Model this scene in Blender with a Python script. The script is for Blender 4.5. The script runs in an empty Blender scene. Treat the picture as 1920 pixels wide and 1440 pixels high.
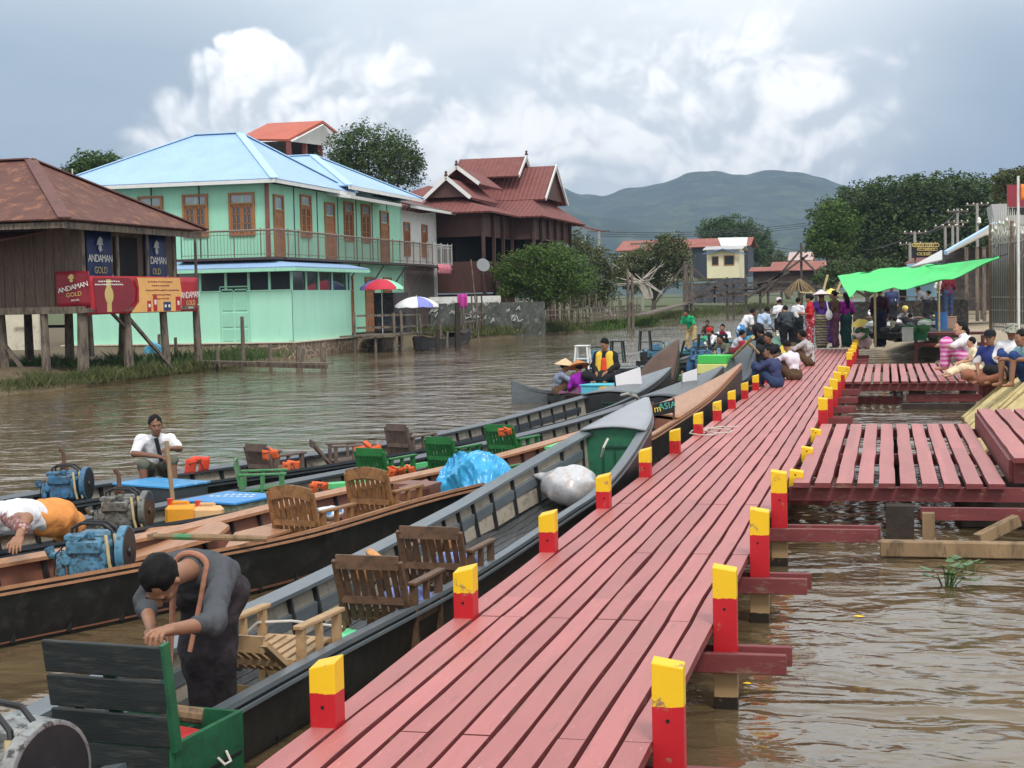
import bpy, math, random
import numpy as np
from mathutils import Vector, Matrix
random.seed(7); RNG = np.random.default_rng(7)
SC = bpy.context.scene; COL = SC.collection
R = math.radians

# ------------------------------------------------------------------ camera
F, EYE, ROLL = 2900.0, 2.2, 0.022
YAW, PITCH = 0.2383629, -0.0563245
cy, sy = math.cos(YAW), math.sin(YAW)
FW = Vector((-sy*math.cos(PITCH), cy*math.cos(PITCH), math.sin(PITCH)))
r0 = Vector((cy, sy, 0)); u0 = r0.cross(FW)
RT = math.cos(ROLL)*r0 - math.sin(ROLL)*u0
UP = math.sin(ROLL)*r0 + math.cos(ROLL)*u0
cam_d = bpy.data.cameras.new('camera'); cam = bpy.data.objects.new('camera', cam_d); COL.objects.link(cam)
cam.matrix_world = Matrix(((RT.x, UP.x, -FW.x, 0), (RT.y, UP.y, -FW.y, 0), (RT.z, UP.z, -FW.z, EYE), (0, 0, 0, 1)))
cam_d.sensor_width = 36; cam_d.lens = 36*F/1920; cam_d.clip_end = 20000; cam_d.clip_start = .1
SC.camera = cam
def raydir(px, py): return FW + RT*((px-960)/F) + UP*((720-py)/F)
def at(px, py, z=0.0):          # a point of the photo's measured layout on a level z
    d = raydir(px, py); t = (z-EYE)/d.z
    return Vector((d.x*t, d.y*t, z))
def atY(px, py, Y):
    d = raydir(px, py); t = Y/d.y
    return Vector((d.x*t, Y, EYE+d.z*t))

# ------------------------------------------------------------------ light, sky, exposure
SC.view_settings.view_transform = 'Standard'; SC.view_settings.look = 'None'
SC.view_settings.exposure = 0.30; SC.view_settings.gamma = 1
SUN_EL, SUN_AZ = R(52), R(150)      # azimuth measured from +Y clockwise
sd = Vector((math.sin(SUN_AZ)*math.cos(SUN_EL), math.cos(SUN_AZ)*math.cos(SUN_EL), math.sin(SUN_EL)))
sl = bpy.data.lights.new('sun', 'SUN'); so = bpy.data.objects.new('sun', sl); COL.objects.link(so)
sl.energy = 1.8; sl.angle = R(14); sl.color = (1.0, .95, .88)
so.rotation_euler = sd.to_track_quat('Z', 'Y').to_euler()
W = bpy.data.worlds.new('World'); SC.world = W; W.use_nodes = True
def build_world():
    nt = W.node_tree; nt.nodes.clear(); N = nt.nodes.new; L = nt.links.new
    out = N('ShaderNodeOutputWorld')
    sky = N('ShaderNodeTexSky'); sky.sky_type = 'NISHITA'; sky.sun_disc = False
    sky.sun_elevation = SUN_EL; sky.sun_rotation = SUN_AZ; sky.air_density = 1.3; sky.dust_density = 2.0
    bs = N('ShaderNodeBackground'); bs.inputs[1].default_value = .1; L(sky.outputs[0], bs.inputs[0])
    tc = N('ShaderNodeTexCoord'); G = tc.outputs['Generated']
    def math_(op, a, b=None, c=None):
        m = N('ShaderNodeMath'); m.operation = op
        for i, v in enumerate((a, b, c)):
            if v is None: continue
            if isinstance(v, (int, float)): m.inputs[i].default_value = v
            else: L(v, m.inputs[i])
        return m.outputs[0]
    def noise(vec, scale, det=8, rough=.55, dist=0.0):
        n = N('ShaderNodeTexNoise'); n.inputs['Scale'].default_value = scale; n.inputs['Detail'].default_value = det
        n.inputs['Roughness'].default_value = rough; n.inputs['Distortion'].default_value = dist; L(vec, n.inputs['Vector']); return n.outputs[0]
    def ramp(v, pts):
        r = N('ShaderNodeValToRGB'); cr = r.color_ramp
        while len(cr.elements) < len(pts): cr.elements.new(.5)
        for e, (p, c) in zip(cr.elements, pts): e.position = p; e.color = (*c, 1)
        L(v, r.inputs[0]); return r.outputs[0]
    def mix(f, a, b, bt='MIX'):
        m = N('ShaderNodeMix'); m.data_type = 'RGBA'; m.blend_type = bt
        if isinstance(f, (int, float)): m.inputs[0].default_value = f
        else: L(f, m.inputs[0])
        for i, v in ((6, a), (7, b)):
            if isinstance(v, tuple): m.inputs[i].default_value = (*v, 1)
            else: L(v, m.inputs[i])
        return m.outputs[2]
    mp = N('ShaderNodeMapping'); mp.inputs['Scale'].default_value = (1, 1, 2.6); L(G, mp.inputs[0])
    V = mp.outputs[0]
    big = noise(V, 3.2, 4, .5, .6); fine = noise(V, 9.0, 6, .58, .35)
    comb = math_('ADD', math_('MULTIPLY', big, .62), math_('MULTIPLY', fine, .38))
    base = ramp(comb, [(.34, (.42, .50, .58)), (.45, (.60, .66, .71)), (.53, (.76, .80, .82)), (.62, (.95, .96, .96))])
    # place the main masses of the cloudscape by direction
    def blob(px, py, rad, soft, wob=.5, nz=None):
        d = raydir(px, py).normalized()
        vm = N('ShaderNodeVectorMath'); vm.operation = 'DISTANCE'; L(G, vm.inputs[0]); vm.inputs[1].default_value = d
        v = vm.outputs['Value']
        w = math_('MULTIPLY', math_('SUBTRACT', nz or fine, .42), wob*rad)
        v = math_('SUBTRACT', v, w)
        mr = N('ShaderNodeMapRange'); mr.interpolation_type = 'SMOOTHSTEP'; L(v, mr.inputs[0])
        mr.inputs[1].default_value = rad*(1+soft); mr.inputs[2].default_value = rad*(1-soft); return mr.outputs[0]
    fine2 = noise(V, 16, 5, .62, .5)
    def billow(vec, sc):
        """rounded heaps: folded noise over four octaves"""
        tot = None
        for i, a_ in enumerate((.52, .27, .14, .07)):
            n = N('ShaderNodeTexNoise'); n.inputs['Scale'].default_value = sc*(2.1**i); n.inputs['Detail'].default_value = 0; L(vec, n.inputs['Vector'])
            v = math_('MULTIPLY', math_('ABSOLUTE', math_('SUBTRACT', n.outputs[0], .5)), 4.2*a_); tot = v if tot is None else math_('ADD', tot, v)
        return tot
    warp = N('ShaderNodeVectorMath'); warp.operation = 'MULTIPLY_ADD'; nc = N('ShaderNodeTexNoise'); nc.inputs['Scale'].default_value = 11; nc.inputs['Detail'].default_value = 2; L(G, nc.inputs[0]); L(nc.outputs['Color'], warp.inputs[0]); warp.inputs[1].default_value = (.05, .05, .05); L(G, warp.inputs[2])
    off = N('ShaderNodeVectorMath'); off.operation = 'ADD'; L(warp.outputs[0], off.inputs[0]); off.inputs[1].default_value = (-.003, 0, .008)
    b1 = billow(warp.outputs[0], 13); b2 = billow(off.outputs[0], 13)
    lit = math_('ADD', math_('MULTIPLY', math_('SUBTRACT', b1, b2), 1.6), math_('ADD', math_('MULTIPLY', b1, .55), .12))
    lit = math_('ADD', lit, math_('MULTIPLY', math_('SUBTRACT', fine2, .5), .6))
    shade = ramp(lit, [(.0, (.58, .62, .66)), (.25, (.72, .75, .78)), (.50, (.87, .88, .89)), (.8, (1.0, .99, .97))])
    c = base
    c = mix(math_('MULTIPLY', blob(60, 240, .150, .6, .8), .9), c, (.27, .345, .43))
    c = mix(math_('MULTIPLY', blob(330, 120, .06, .8), .5), c, (.36, .43, .50))
    c = mix(math_('MULTIPLY', blob(1790, 235, .10, .65, .8), .9), c, (.265, .34, .43))
    c = mix(math_('MULTIPLY', blob(1900, 300, .08, .6), .8), c, (.265, .34, .43))
    c = mix(math_('MULTIPLY', blob(1620, 335, .03, .8), .6), c, (.35, .42, .49))
    c = mix(math_('MULTIPLY', blob(840, 340, .045, .7), .9), c, (.34, .42, .50))
    c = mix(math_('MULTIPLY', blob(900, 110, .05, .8), .5), c, (.55, .59, .63))
    c = mix(math_('MULTIPLY', blob(1130, 60, .05, .8), .5), c, (.50, .55, .60))
    c = mix(math_('MULTIPLY', blob(1600, 120, .05, .9), .5), c, (.48, .54, .60))
    c = mix(math_('MULTIPLY', blob(1250, 110, .16, .6), .35), c, (.74, .77, .81))
    def cum(x, y, r_, k, soft=.16): 
        return math_('MULTIPLY', blob(x, y, r_*.92, soft, 1.15, b1), k)
    for (x, y, r_, k, sf) in ((1560, 270, .04, .6, .5), (1400, 290, .04, .6, .5), (1060, 200, .04, .45, .6), (1330, 215, .075, .60, .6), (1480, 235, .050, .62, .5), (1180, 285, .055, .5, .6), (1290, 120, .030, .6, .5), (980, 300, .045, .4, .7), (860, 285, .036, .7, .4), (740, 235, .044, .9, .3), (640, 150, .026, .55, .5),
                          (640, 235, .034, .85, .3), (560, 250, .040, .9, .25), (470, 205, .046, 1, .2), (455, 130, .030, 1, .16), (375, 245, .034, .9, .25), (395, 135, .016, .7, .3), (290, 285, .022, .7, .4)):
        c = mix(cum(x, y, r_, k, sf), c, shade)
    # upper veil, above the frame too: pale even overcast
    sep = N('ShaderNodeSeparateXYZ'); L(G, sep.inputs[0])
    up = N('ShaderNodeMapRange'); L(sep.outputs[2], up.inputs[0]); up.inputs[1].default_value = .155; up.inputs[2].default_value = .30
    c = mix(math_('MULTIPLY', up.outputs[0], .85), c, mix(fine, (.70, .76, .79), (.92, .94, .94)))
    bc = N('ShaderNodeBackground'); L(c, bc.inputs[0]); bc.inputs[1].default_value = 1.28
    ms = N('ShaderNodeMixShader'); ms.inputs[0].default_value = .93
    L(bs.outputs[0], ms.inputs[1]); L(bc.outputs[0], ms.inputs[2]); L(ms.outputs[0], out.inputs[0])
build_world()
W.cycles.sampling_method = 'MANUAL'; W.cycles.sample_map_resolution = 256
SC.cycles.max_bounces = 6; SC.cycles.diffuse_bounces = 2; SC.cycles.glossy_bounces = 3; SC.cycles.transparent_max_bounces = 8
SC.cycles.volume_bounces = 0

# ------------------------------------------------------------------ materials
MATS = {}
def mat(name, col, rough=.7, var=.12, scale=6.0, bump=0.0, bscale=40.0, metal=0.0, col2=None, lo=.45, hi=.62, streak=None, uvwave=None, spec=.4, trans=0.0, coat=0, sheen=0, stretch=None, alpha=1):
    """procedural paint/wood/cloth: world-space colour variation, optional second colour (wear), bump."""
    if name in MATS: return MATS[name]
    m = bpy.data.materials.new(name); m.use_nodes = True; nt = m.node_tree; N = nt.nodes.new; L = nt.links.new
    b = nt.nodes['Principled BSDF']; b.inputs['Roughness'].default_value = rough; b.inputs['Metallic'].default_value = metal
    b.inputs['Specular IOR Level'].default_value = spec
    if trans: b.inputs['Transmission Weight'].default_value = trans
    if alpha < 1: b.inputs['Alpha'].default_value = alpha
    if coat: b.inputs['Coat Weight'].default_value = coat; b.inputs['Coat Roughness'].default_value = .15
    geo = N('ShaderNodeTexCoord'); vec = geo.outputs['Object']
    if streak or stretch:
        mp = N('ShaderNodeMapping'); mp.inputs['Scale'].default_value = streak or stretch; L(vec, mp.inputs[0]); vec = mp.outputs[0]
    n = N('ShaderNodeTexNoise'); n.inputs['Scale'].default_value = scale; n.inputs['Detail'].default_value = 6; n.inputs['Roughness'].default_value = .6; L(vec, n.inputs[0])
    r = N('ShaderNodeValToRGB'); L(n.outputs[0], r.inputs[0])
    c = Vector(col)
    r.color_ramp.elements[0].position = .3; r.color_ramp.elements[0].color = (*(c*(1-var)), 1)
    r.color_ramp.elements[1].position = .7; r.color_ramp.elements[1].color = (*[min(1, x*(1+var)) for x in c], 1)
    cur = r.outputs[0]
    if col2:
        n2 = N('ShaderNodeTexNoise'); n2.inputs['Scale'].default_value = scale*2.3; n2.inputs['Detail'].default_value = 8; n2.inputs['Roughness'].default_value = .7; L(vec, n2.inputs[0])
        r2 = N('ShaderNodeMapRange'); L(n2.outputs[0], r2.inputs[0]); r2.inputs[1].default_value = lo; r2.inputs[2].default_value = hi
        mx = N('ShaderNodeMix'); mx.data_type = 'RGBA'; L(r2.outputs[0], mx.inputs[0]); L(cur, mx.inputs[6]); mx.inputs[7].default_value = (*col2, 1); cur = mx.outputs[2]
    L(cur, b.inputs['Base Color'])
    h = None
    if uvwave:
        uv = N('ShaderNodeUVMap'); kind, per, amp = uvwave
        w = N('ShaderNodeTexWave'); w.wave_type = 'BANDS'; w.bands_direction = 'X'; w.inputs['Scale'].default_value = 1/per*.31831*1.0; L(uv.outputs[0], w.inputs[0])
        w.inputs['Scale'].default_value = .31416/per
        h = w.outputs[1]
        if kind == 'tile':
            w2 = N('ShaderNodeTexWave'); w2.wave_type = 'BANDS'; w2.bands_direction = 'Y'; w2.wave_profile = 'SAW'; w2.inputs['Scale'].default_value = .31416/(per*1.3); L(uv.outputs[0], w2.inputs[0])
            a = N('ShaderNodeMath'); a.operation = 'ADD'; L(h, a.inputs[0]); L(w2.outputs[1], a.inputs[1]); h = a.outputs[0]
        bp = N('ShaderNodeBump'); bp.inputs['Strength'].default_value = .8; bp.inputs['Distance'].default_value = amp; L(h, bp.inputs['Height']); L(bp.outputs[0], b.inputs['Normal'])
    elif bump:
        n3 = N('ShaderNodeTexNoise'); n3.inputs['Scale'].default_value = bscale; n3.inputs['Detail'].default_value = 5; L(vec, n3.inputs[0])
        bp = N('ShaderNodeBump'); bp.inputs['Strength'].default_value = .6; bp.inputs['Distance'].default_value = bump; L(n3.outputs[0], bp.inputs['Height']); L(bp.outputs[0], b.inputs['Normal'])
    MATS[name] = m; return m

# ------------------------------------------------------------------ mesh building
class MB:
    def __init__(s): s.v = []; s.f = []; s.mi = []; s.M = None
    def add(s, vs, fs, mi=0):
        o = len(s.v)
        for p in vs:
            p = Vector(p)
            if s.M: p = s.M @ p
            s.v.append(p)
        for f in fs: s.f.append([o+i for i in f]); s.mi.append(mi)
        return s
    def box(s, c, d, rz=0, mi=0, rx=0, ry=0, bev=0):
        hx, hy, hz = d[0]/2, d[1]/2, d[2]/2
        m = Matrix.Translation(c) @ Matrix.Rotation(rz, 4, 'Z') @ Matrix.Rotation(ry, 4, 'Y') @ Matrix.Rotation(rx, 4, 'X')
        if bev:
            b = min(bev, hx*.49, hy*.49, hz*.49); vs = []; idx = {}
            for sx in (-1, 1):
                for sy_ in (-1, 1):
                    for sz in (-1, 1):
                        for ax in range(3):
                            q = [sx*hx, sy_*hy, sz*hz]
                            for k in range(3):
                                if k != ax: q[k] -= (sx, sy_, sz)[k]*b
                            idx[(sx, sy_, sz, ax)] = len(vs); vs.append(m @ Vector(q))
            I = idx; fs = []
            for ax in range(3):
                a1, a2 = [(1, 2), (2, 0), (0, 1)][ax]
                for sg in (-1, 1):
                    q = []
                    for (u, w) in ((-1, -1), (1, -1), (1, 1), (-1, 1)):
                        k = [0, 0, 0]; k[ax] = sg; k[a1] = u; k[a2] = w; q.append(I[(*k, ax)])
                    fs.append(q if sg > 0 else q[::-1])
            for ax in range(3):           # edges along ax
                a1, a2 = [(1, 2), (2, 0), (0, 1)][ax]
                for u in (-1, 1):
                    for w in (-1, 1):
                        k = [0, 0, 0]; k[a1] = u; k[a2] = w
                        k0 = list(k); k0[ax] = -1; k1 = list(k); k1[ax] = 1
                        q = [I[(*k0, a1)], I[(*k1, a1)], I[(*k1, a2)], I[(*k0, a2)]]
                        fs.append(q if u*w < 0 else q[::-1])
            for sx in (-1, 1):
                for sy_ in (-1, 1):
                    for sz in (-1, 1):
                        q = [I[(sx, sy_, sz, 0)], I[(sx, sy_, sz, 1)], I[(sx, sy_, sz, 2)]]
                        fs.append(q if sx*sy_*sz > 0 else q[::-1])
            return s.add(vs, fs, mi)
        vs = [m @ Vector((x, y, z)) for x in (-hx, hx) for y in (-hy, hy) for z in (-hz, hz)]
        return s.add(vs, [(0, 1, 3, 2), (4, 6, 7, 5), (0, 4, 5, 1), (2, 3, 7, 6), (0, 2, 6, 4), (1, 5, 7, 3)], mi)
    def bar(s, a, b, w, h=None, mi=0, up=(0, 0, 1)):
        a, b = Vector(a), Vector(b); h = h or w; d = (b-a).normalized(); up = Vector(up)
        if abs(d.dot(up)) > .98: up = Vector((0, 1, 0))
        x = d.cross(up).normalized()*w/2; y = x.cross(d).normalized()*h/2
        vs = [p+i*x+j*y for p in (a, b) for i, j in ((-1, -1), (1, -1), (1, 1), (-1, 1))]
        return s.add(vs, [(3, 2, 1, 0), (4, 5, 6, 7), (0, 1, 5, 4), (1, 2, 6, 5), (2, 3, 7, 6), (3, 0, 4, 7)], mi)
    def tube(s, pts, r, n=8, mi=0, caps=True):
        pts = [Vector(p) for p in pts]; rs = r if isinstance(r, (list, tuple)) else [r]*len(pts)
        o = len(s.v); vs = []; fs = []; px = None
        for i, p in enumerate(pts):
            t = (pts[min(i+1, len(pts)-1)]-pts[max(i-1, 0)]).normalized()
            if px is None: px = t.orthogonal().normalized()
            px = (px - t*px.dot(t)); px = px.normalized() if px.length > 1e-5 else t.orthogonal().normalized()
            py_ = t.cross(px)
            for k in range(n):
                a = 2*math.pi*k/n; vs.append(p+(px*math.cos(a)+py_*math.sin(a))*rs[i])
        for i in range(len(pts)-1):
            for k in range(n): fs.append((i*n+k, i*n+(k+1) % n, (i+1)*n+(k+1) % n, (i+1)*n+k))
        if caps: fs.append(list(range(n))[::-1]); fs.append([(len(pts)-1)*n+k for k in range(n)])
        return s.add(vs, fs, mi)
    def lathe(s, c, prof, n=16, mi=0, axis=(0, 0, 1), sx=1, sy=1):
        ax = Vector(axis).normalized(); q = Vector((0, 0, 1)).rotation_difference(ax); c = Vector(c); vs = []; fs = []
        for (r, z) in prof:
            for k in range(n):
                a = 2*math.pi*k/n; vs.append(c+q @ Vector((r*math.cos(a)*sx, r*math.sin(a)*sy, z)))
        for i in range(len(prof)-1):
            for k in range(n): fs.append((i*n+k, i*n+(k+1) % n, (i+1)*n+(k+1) % n, (i+1)*n+k))
        if prof[0][0] > 1e-4: fs.append(list(range(n))[::-1])
        if prof[-1][0] > 1e-4: fs.append([(len(prof)-1)*n+k for k in range(n)])
        return s.add(vs, fs, mi)
    def poly(s, pts, th=0, mi=0, nrm=None):
        pts = [Vector(p) for p in pts]; n = len(pts)
        if not th: return s.add(pts, [list(range(n))], mi)
        if nrm is None: nrm = (pts[1]-pts[0]).cross(pts[2]-pts[1]).normalized()
        nrm = Vector(nrm); lo = [p-nrm*th for p in pts]
        return s.add(pts+lo, [list(range(n)), list(range(2*n-1, n-1, -1))]+[(i, i+n, (i+1) % n+n, (i+1) % n) for i in range(n)], mi)
    def grid(s, fn, nu, nv, mi=0, th=0):
        vs = [fn(i/nu, j/nv) for i in range(nu+1) for j in range(nv+1)]
        fs = [(i*(nv+1)+j, (i+1)*(nv+1)+j, (i+1)*(nv+1)+j+1, i*(nv+1)+j+1) for i in range(nu) for j in range(nv)]
        return s.add(vs, fs, mi)
    def build(s, name, mats, parent=None, smooth=False, uv=False, label=None, loc=None, rz=0, kind=None, solid=0):
        me = bpy.data.meshes.new(name); me.from_pydata([tuple(v) for v in s.v], [], s.f)
        for m in (mats if isinstance(mats, (list, tuple)) else [mats]): me.materials.append(m)
        if any(s.mi): me.polygons.foreach_set('material_index', s.mi)
        if smooth: me.polygons.foreach_set('use_smooth', [True]*len(me.polygons))
        me.update()
        if uv: auto_uv(me)
        o = bpy.data.objects.new(name, me); COL.objects.link(o)
        if smooth and smooth != 'all': me.set_sharp_from_angle(angle=R(40))
        if loc is not None: o.location = loc
        o.rotation_euler.z = rz
        if solid: md = o.modifiers.new('t', 'SOLIDIFY'); md.thickness = solid; md.offset = 0
        if parent: o.parent = parent
        if label: o['label'] = label
        if kind: o['kind'] = kind
        return o
def auto_uv(me):
    ul = me.uv_layers.new(name='UVMap'); data = [0.0]*(2*len(me.loops))
    for p in me.polygons:
        n = p.normal; e = Vector((0, 0, 1)).cross(n)
        e = e.normalized() if e.length > .05 else Vector((1, 0, 0)); s_ = n.cross(e)
        for li in p.loop_indices:
            co = me.vertices[me.loops[li].vertex_index].co; data[2*li] = co.dot(e); data[2*li+1] = co.dot(s_)
    ul.data.foreach_set('uv', data)
def tag(o, label, cat, group=None, kind=None):
    o['label'] = label; o['category'] = cat
    if group: o['group'] = group
    if kind: o['kind'] = kind
    return o
def thing(name, label, cat, loc=(0, 0, 0), rz=0, group=None):
    o = bpy.data.objects.new(name, None); COL.objects.link(o); o.location = loc; o.rotation_euler.z = rz; o.empty_display_size = .2
    return tag(o, label, cat, group)
def struct(o): o['kind'] = 'structure'; return o
def kids(o): return [c for c in COL.objects if c.parent == o]
def copy_tree(o, parent=None):
    c = o.copy(); COL.objects.link(c)
    if parent: c.parent = parent
    for ch in kids(o): copy_tree(ch, c)
    return c
def again(o, label, loc, rz=None, scale=None):
    c = copy_tree(o); c['label'] = label; c.location = loc
    if rz is not None: c.rotation_euler.z = rz
    if scale: c.scale = (scale,)*3 if isinstance(scale, (int, float)) else scale
    return c
def text(body, size, M, material, parent, name='lettering', ext=.002, font=None, space=1.0):
    cu = bpy.data.curves.new(name, 'FONT'); cu.body = body; cu.size = size; cu.extrude = ext; cu.align_x = 'CENTER'; cu.align_y = 'CENTER'; cu.space_character = space; cu.resolution_u = 3
    t = bpy.data.objects.new('tmp', cu); COL.objects.link(t)
    me = bpy.data.meshes.new_from_object(t.evaluated_get(bpy.context.evaluated_depsgraph_get())); me.name = name
    bpy.data.objects.remove(t); me.transform(M); me.materials.clear(); me.materials.append(material)
    o = bpy.data.objects.new(name, me); COL.objects.link(o); o.parent = parent; return o
def plane_M(origin, xdir, up=(0, 0, 1)):
    x = Vector(xdir).normalized(); u = Vector(up); z = x.cross(u).normalized(); y = z.cross(x).normalized()
    M = Matrix.Identity(4); M.col[0][:3] = x; M.col[1][:3] = y; M.col[2][:3] = z; M.translation = Vector(origin); return M
def nz(x, y=0.0, z=0.0, s=1.0):
    from mathutils import noise as _n
    return _n.noise(Vector((x*s, y*s, z*s)))
# ------------------------------------------------------------------ figures from a smooth distance field, meshed by surface nets
def surface_net(f, lo, hi, h):
    lo = np.array(lo); n = np.maximum(np.ceil((np.array(hi)-lo)/h).astype(int)+1, 3)
    X, Y, Z = [lo[k]+h*np.arange(n[k]) for k in range(3)]
    G = np.stack(np.meshgrid(X, Y, Z, indexing='ij'), -1); D = f(G); S = D < 0
    S[0] = S[-1] = False; S[:, 0] = S[:, -1] = False; S[:, :, 0] = S[:, :, -1] = False
    D = np.where(S, np.minimum(D, -1e-5), np.maximum(D, 1e-5))
    cnt = np.zeros(n-1); acc = np.zeros((*(n-1), 3))
    sl = lambda a, d: tuple(slice(d[k], d[k]+n[k]-1) for k in range(3))
    corners = [(i, j, k) for i in (0, 1) for j in (0, 1) for k in (0, 1)]
    for a in corners:
        for ax in range(3):
            if a[ax]: continue
            b = list(a); b[ax] = 1
            da, db = D[sl(D, a)], D[sl(D, b)]; cr = (da < 0) != (db < 0)
            t = np.where(cr, da/(da-db+1e-12), 0)
            p = np.zeros((*(n-1), 3)); 
            for k in range(3): p[..., k] = a[k]
            p[..., ax] += t
            acc += p*cr[..., None]; cnt += cr
    act = cnt > 0; idx = -np.ones(act.shape, int); idx[act] = np.arange(act.sum())
    cell = np.argwhere(act); V = lo+h*(cell+acc[act]/cnt[act][:, None])
    faces = []
    for ax in range(3):
        o1, o2 = [(1, 2), (2, 0), (0, 1)][ax]
        a = [slice(0, n[k]) for k in range(3)]; a[ax] = slice(0, n[ax]-1); a[o1] = slice(1, n[o1]-1); a[o2] = slice(1, n[o2]-1)
        b = list(a); b[ax] = slice(1, n[ax])
        sa, sb = S[tuple(a)], S[tuple(b)]
        for flip, m in ((False, sa & ~sb), (True, ~sa & sb)):
            q = np.argwhere(m)
            if not len(q): continue
            q[:, o1] += 1; q[:, o2] += 1
            def c(d1, d2):
                r = q.copy(); r[:, o1] += d1; r[:, o2] += d2; return idx[r[:, 0], r[:, 1], r[:, 2]]
            quad = np.stack([c(-1, -1), c(0, -1), c(0, 0), c(-1, 0)], 1)
            faces.append(quad[:, ::-1] if flip else quad)
    return V, np.concatenate(faces) if faces else np.zeros((0, 4), int)
def sd_cone(P, a, b, ra, rb):
    a, b = np.array(a, float), np.array(b, float); ab = b-a; L = max(ab @ ab, 1e-9)
    t = np.clip(((P-a) @ ab)/L, 0, 1); return np.linalg.norm(P-a-t[..., None]*ab, axis=-1)-(ra+(rb-ra)*t)
def sd_ell(P, c, r, Rm=None):
    q = P-np.array(c, float)
    if Rm is not None: q = q @ np.array(Rm)
    r = np.array(r, float); k = np.linalg.norm(q/r, axis=-1); k2 = np.linalg.norm(q/(r*r), axis=-1)+1e-9
    return k*(k-1)/k2
def smin(a, b, k): 
    h = np.clip(.5+.5*(b-a)/k, 0, 1); return b*(1-h)+a*h-k*h*(1-h)
def field(prims, k):
    def f(P):
        d = None
        for p in prims:
            if p[0] == 'c': e = sd_cone(P, *p[1:5])
            elif p[0] == 'e': e = sd_ell(P, *p[1:])
            kk = p[5] if p[0] == 'c' and len(p) > 5 else k
            d = e if d is None else smin(d, e, kk)
        return d
    return f
def bounds(prims, m):
    pts = []
    for p in prims:
        if p[0] == 'c':
            for q, r in ((p[1], p[3]), (p[2], p[4])): pts += [np.array(q)-r, np.array(q)+r]
        else: r = max(p[2]); pts += [np.array(p[1])-r, np.array(p[1])+r]
    pts = np.array(pts, float); return pts.min(0)-m, pts.max(0)+m
def np_obj(name, V, Fc, material, parent, smooth=True):
    me = bpy.data.meshes.new(name); me.vertices.add(len(V)); me.vertices.foreach_set('co', np.asarray(V, np.float32).ravel())
    Fc = np.asarray(Fc); k = Fc.shape[1]; me.loops.add(len(Fc)*k); me.loops.foreach_set('vertex_index', Fc.ravel().astype(np.int32))
    me.polygons.add(len(Fc)); me.polygons.foreach_set('loop_start', (np.arange(len(Fc))*k).astype(np.int32))
    if smooth: me.polygons.foreach_set('use_smooth', np.ones(len(Fc), bool))
    me.materials.append(material); me.update(calc_edges=True)
    o = bpy.data.objects.new(name, me); COL.objects.link(o)
    if parent: o.parent = parent
    return o
def sdf_part(name, prims, k, h, material, parent, cut=None, wr=0, wrs=14.0, seed=0):
    lo, hi = bounds(prims, 2.5*h+wr); f = field(prims, k)
    def g(P):
        d = f(P)
        if wr:
            q = P*wrs+seed
            d = d + wr*(np.sin(q[..., 0]*1.1+2*np.sin(q[..., 2]*.7+q[..., 1]))*.5+np.sin(q[..., 2]*1.7+q[..., 0]*1.3+1.5*np.sin(q[..., 1]*1.9))*.5)
        if cut is not None: d = np.maximum(d, cut(P))
        return d
    V, Q = surface_net(g, lo, hi, h); return np_obj(name, V, Q, material, parent)

SKIN = lambda: mat('skin', (.30, .145, .085), .55, .08, 20)
SKIN_D = lambda: mat('skin_dark', (.20, .092, .055), .55, .08, 20)
HAIR = lambda: mat('hair', (.006, .005, .005), .7, .3, 60, bump=.006, bscale=90, spec=.2)
def lerp(a, b, t): return tuple(a[i]+(b[i]-a[i])*t for i in range(3))
POSES = {}
# local frame: facing +Y, x to the person's right, z up. metres for a 1.65 m adult
POSES['stand'] = dict(pel=(0, 0, .88), che=(0, .02, 1.22), nck=(0, .0, 1.40), hd=(0, .03, 1.535), sh=.17,
    el=((.23, -.03, 1.10), (-.23, -.03, 1.10)), ha=((.20, .14, .93), (-.20, .14, .93)), kn=((.10, .02, .48), (-.10, .03, .48)), an=((.10, -.02, .08), (-.10, -.02, .08)))
POSES['hold'] = dict(POSES['stand'], el=((.22, .0, 1.10), (-.22, .0, 1.10)), ha=((.08, .26, 1.14), (-.08, .26, 1.12)))
POSES['lean'] = dict(pel=(0, -.05, .86), che=(0, .16, 1.14), nck=(0, .27, 1.29), hd=(0, .38, 1.38), sh=.17,
    el=((.24, .22, 1.0), (-.24, .22, 1.0)), ha=((.16, .42, .85), (-.16, .40, .82)), kn=((.12, .05, .46), (-.12, .0, .46)), an=((.13, 0, .08), (-.13, -.06, .08)))
POSES['knees'] = dict(pel=(0, -.08, .10), che=(0, -.04, .42), nck=(0, .05, .58), hd=(0, .11, .71), sh=.17,
    el=((.27, .20, .40), (-.27, .20, .40)), ha=((.12, .42, .42), (-.10, .43, .41)), kn=((.15, .34, .46), (-.15, .34, .46)), an=((.13, .36, .06), (-.13, .36, .06)))
POSES['cross'] = dict(pel=(0, 0, .11), che=(0, .03, .43), nck=(0, .06, .60), hd=(0, .10, .735), sh=.17,
    el=((.25, .08, .33), (-.25, .08, .33)), ha=((.10, .32, .20), (-.10, .32, .20)), kn=((.34, .28, .14), (-.34, .28, .14)), an=((-.10, .32, .06), (.10, .36, .06)))
POSES['sit'] = dict(pel=(0, 0, .12), che=(0, .03, .43), nck=(0, .06, .60), hd=(0, .10, .735), sh=.17,
    el=((.23, .10, .34), (-.23, .10, .34)), ha=((.12, .36, .26), (-.12, .36, .26)), kn=((.12, .42, .14), (-.12, .42, .14)), an=((.12, .48, -.28), (-.12, .48, -.28)))
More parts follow.
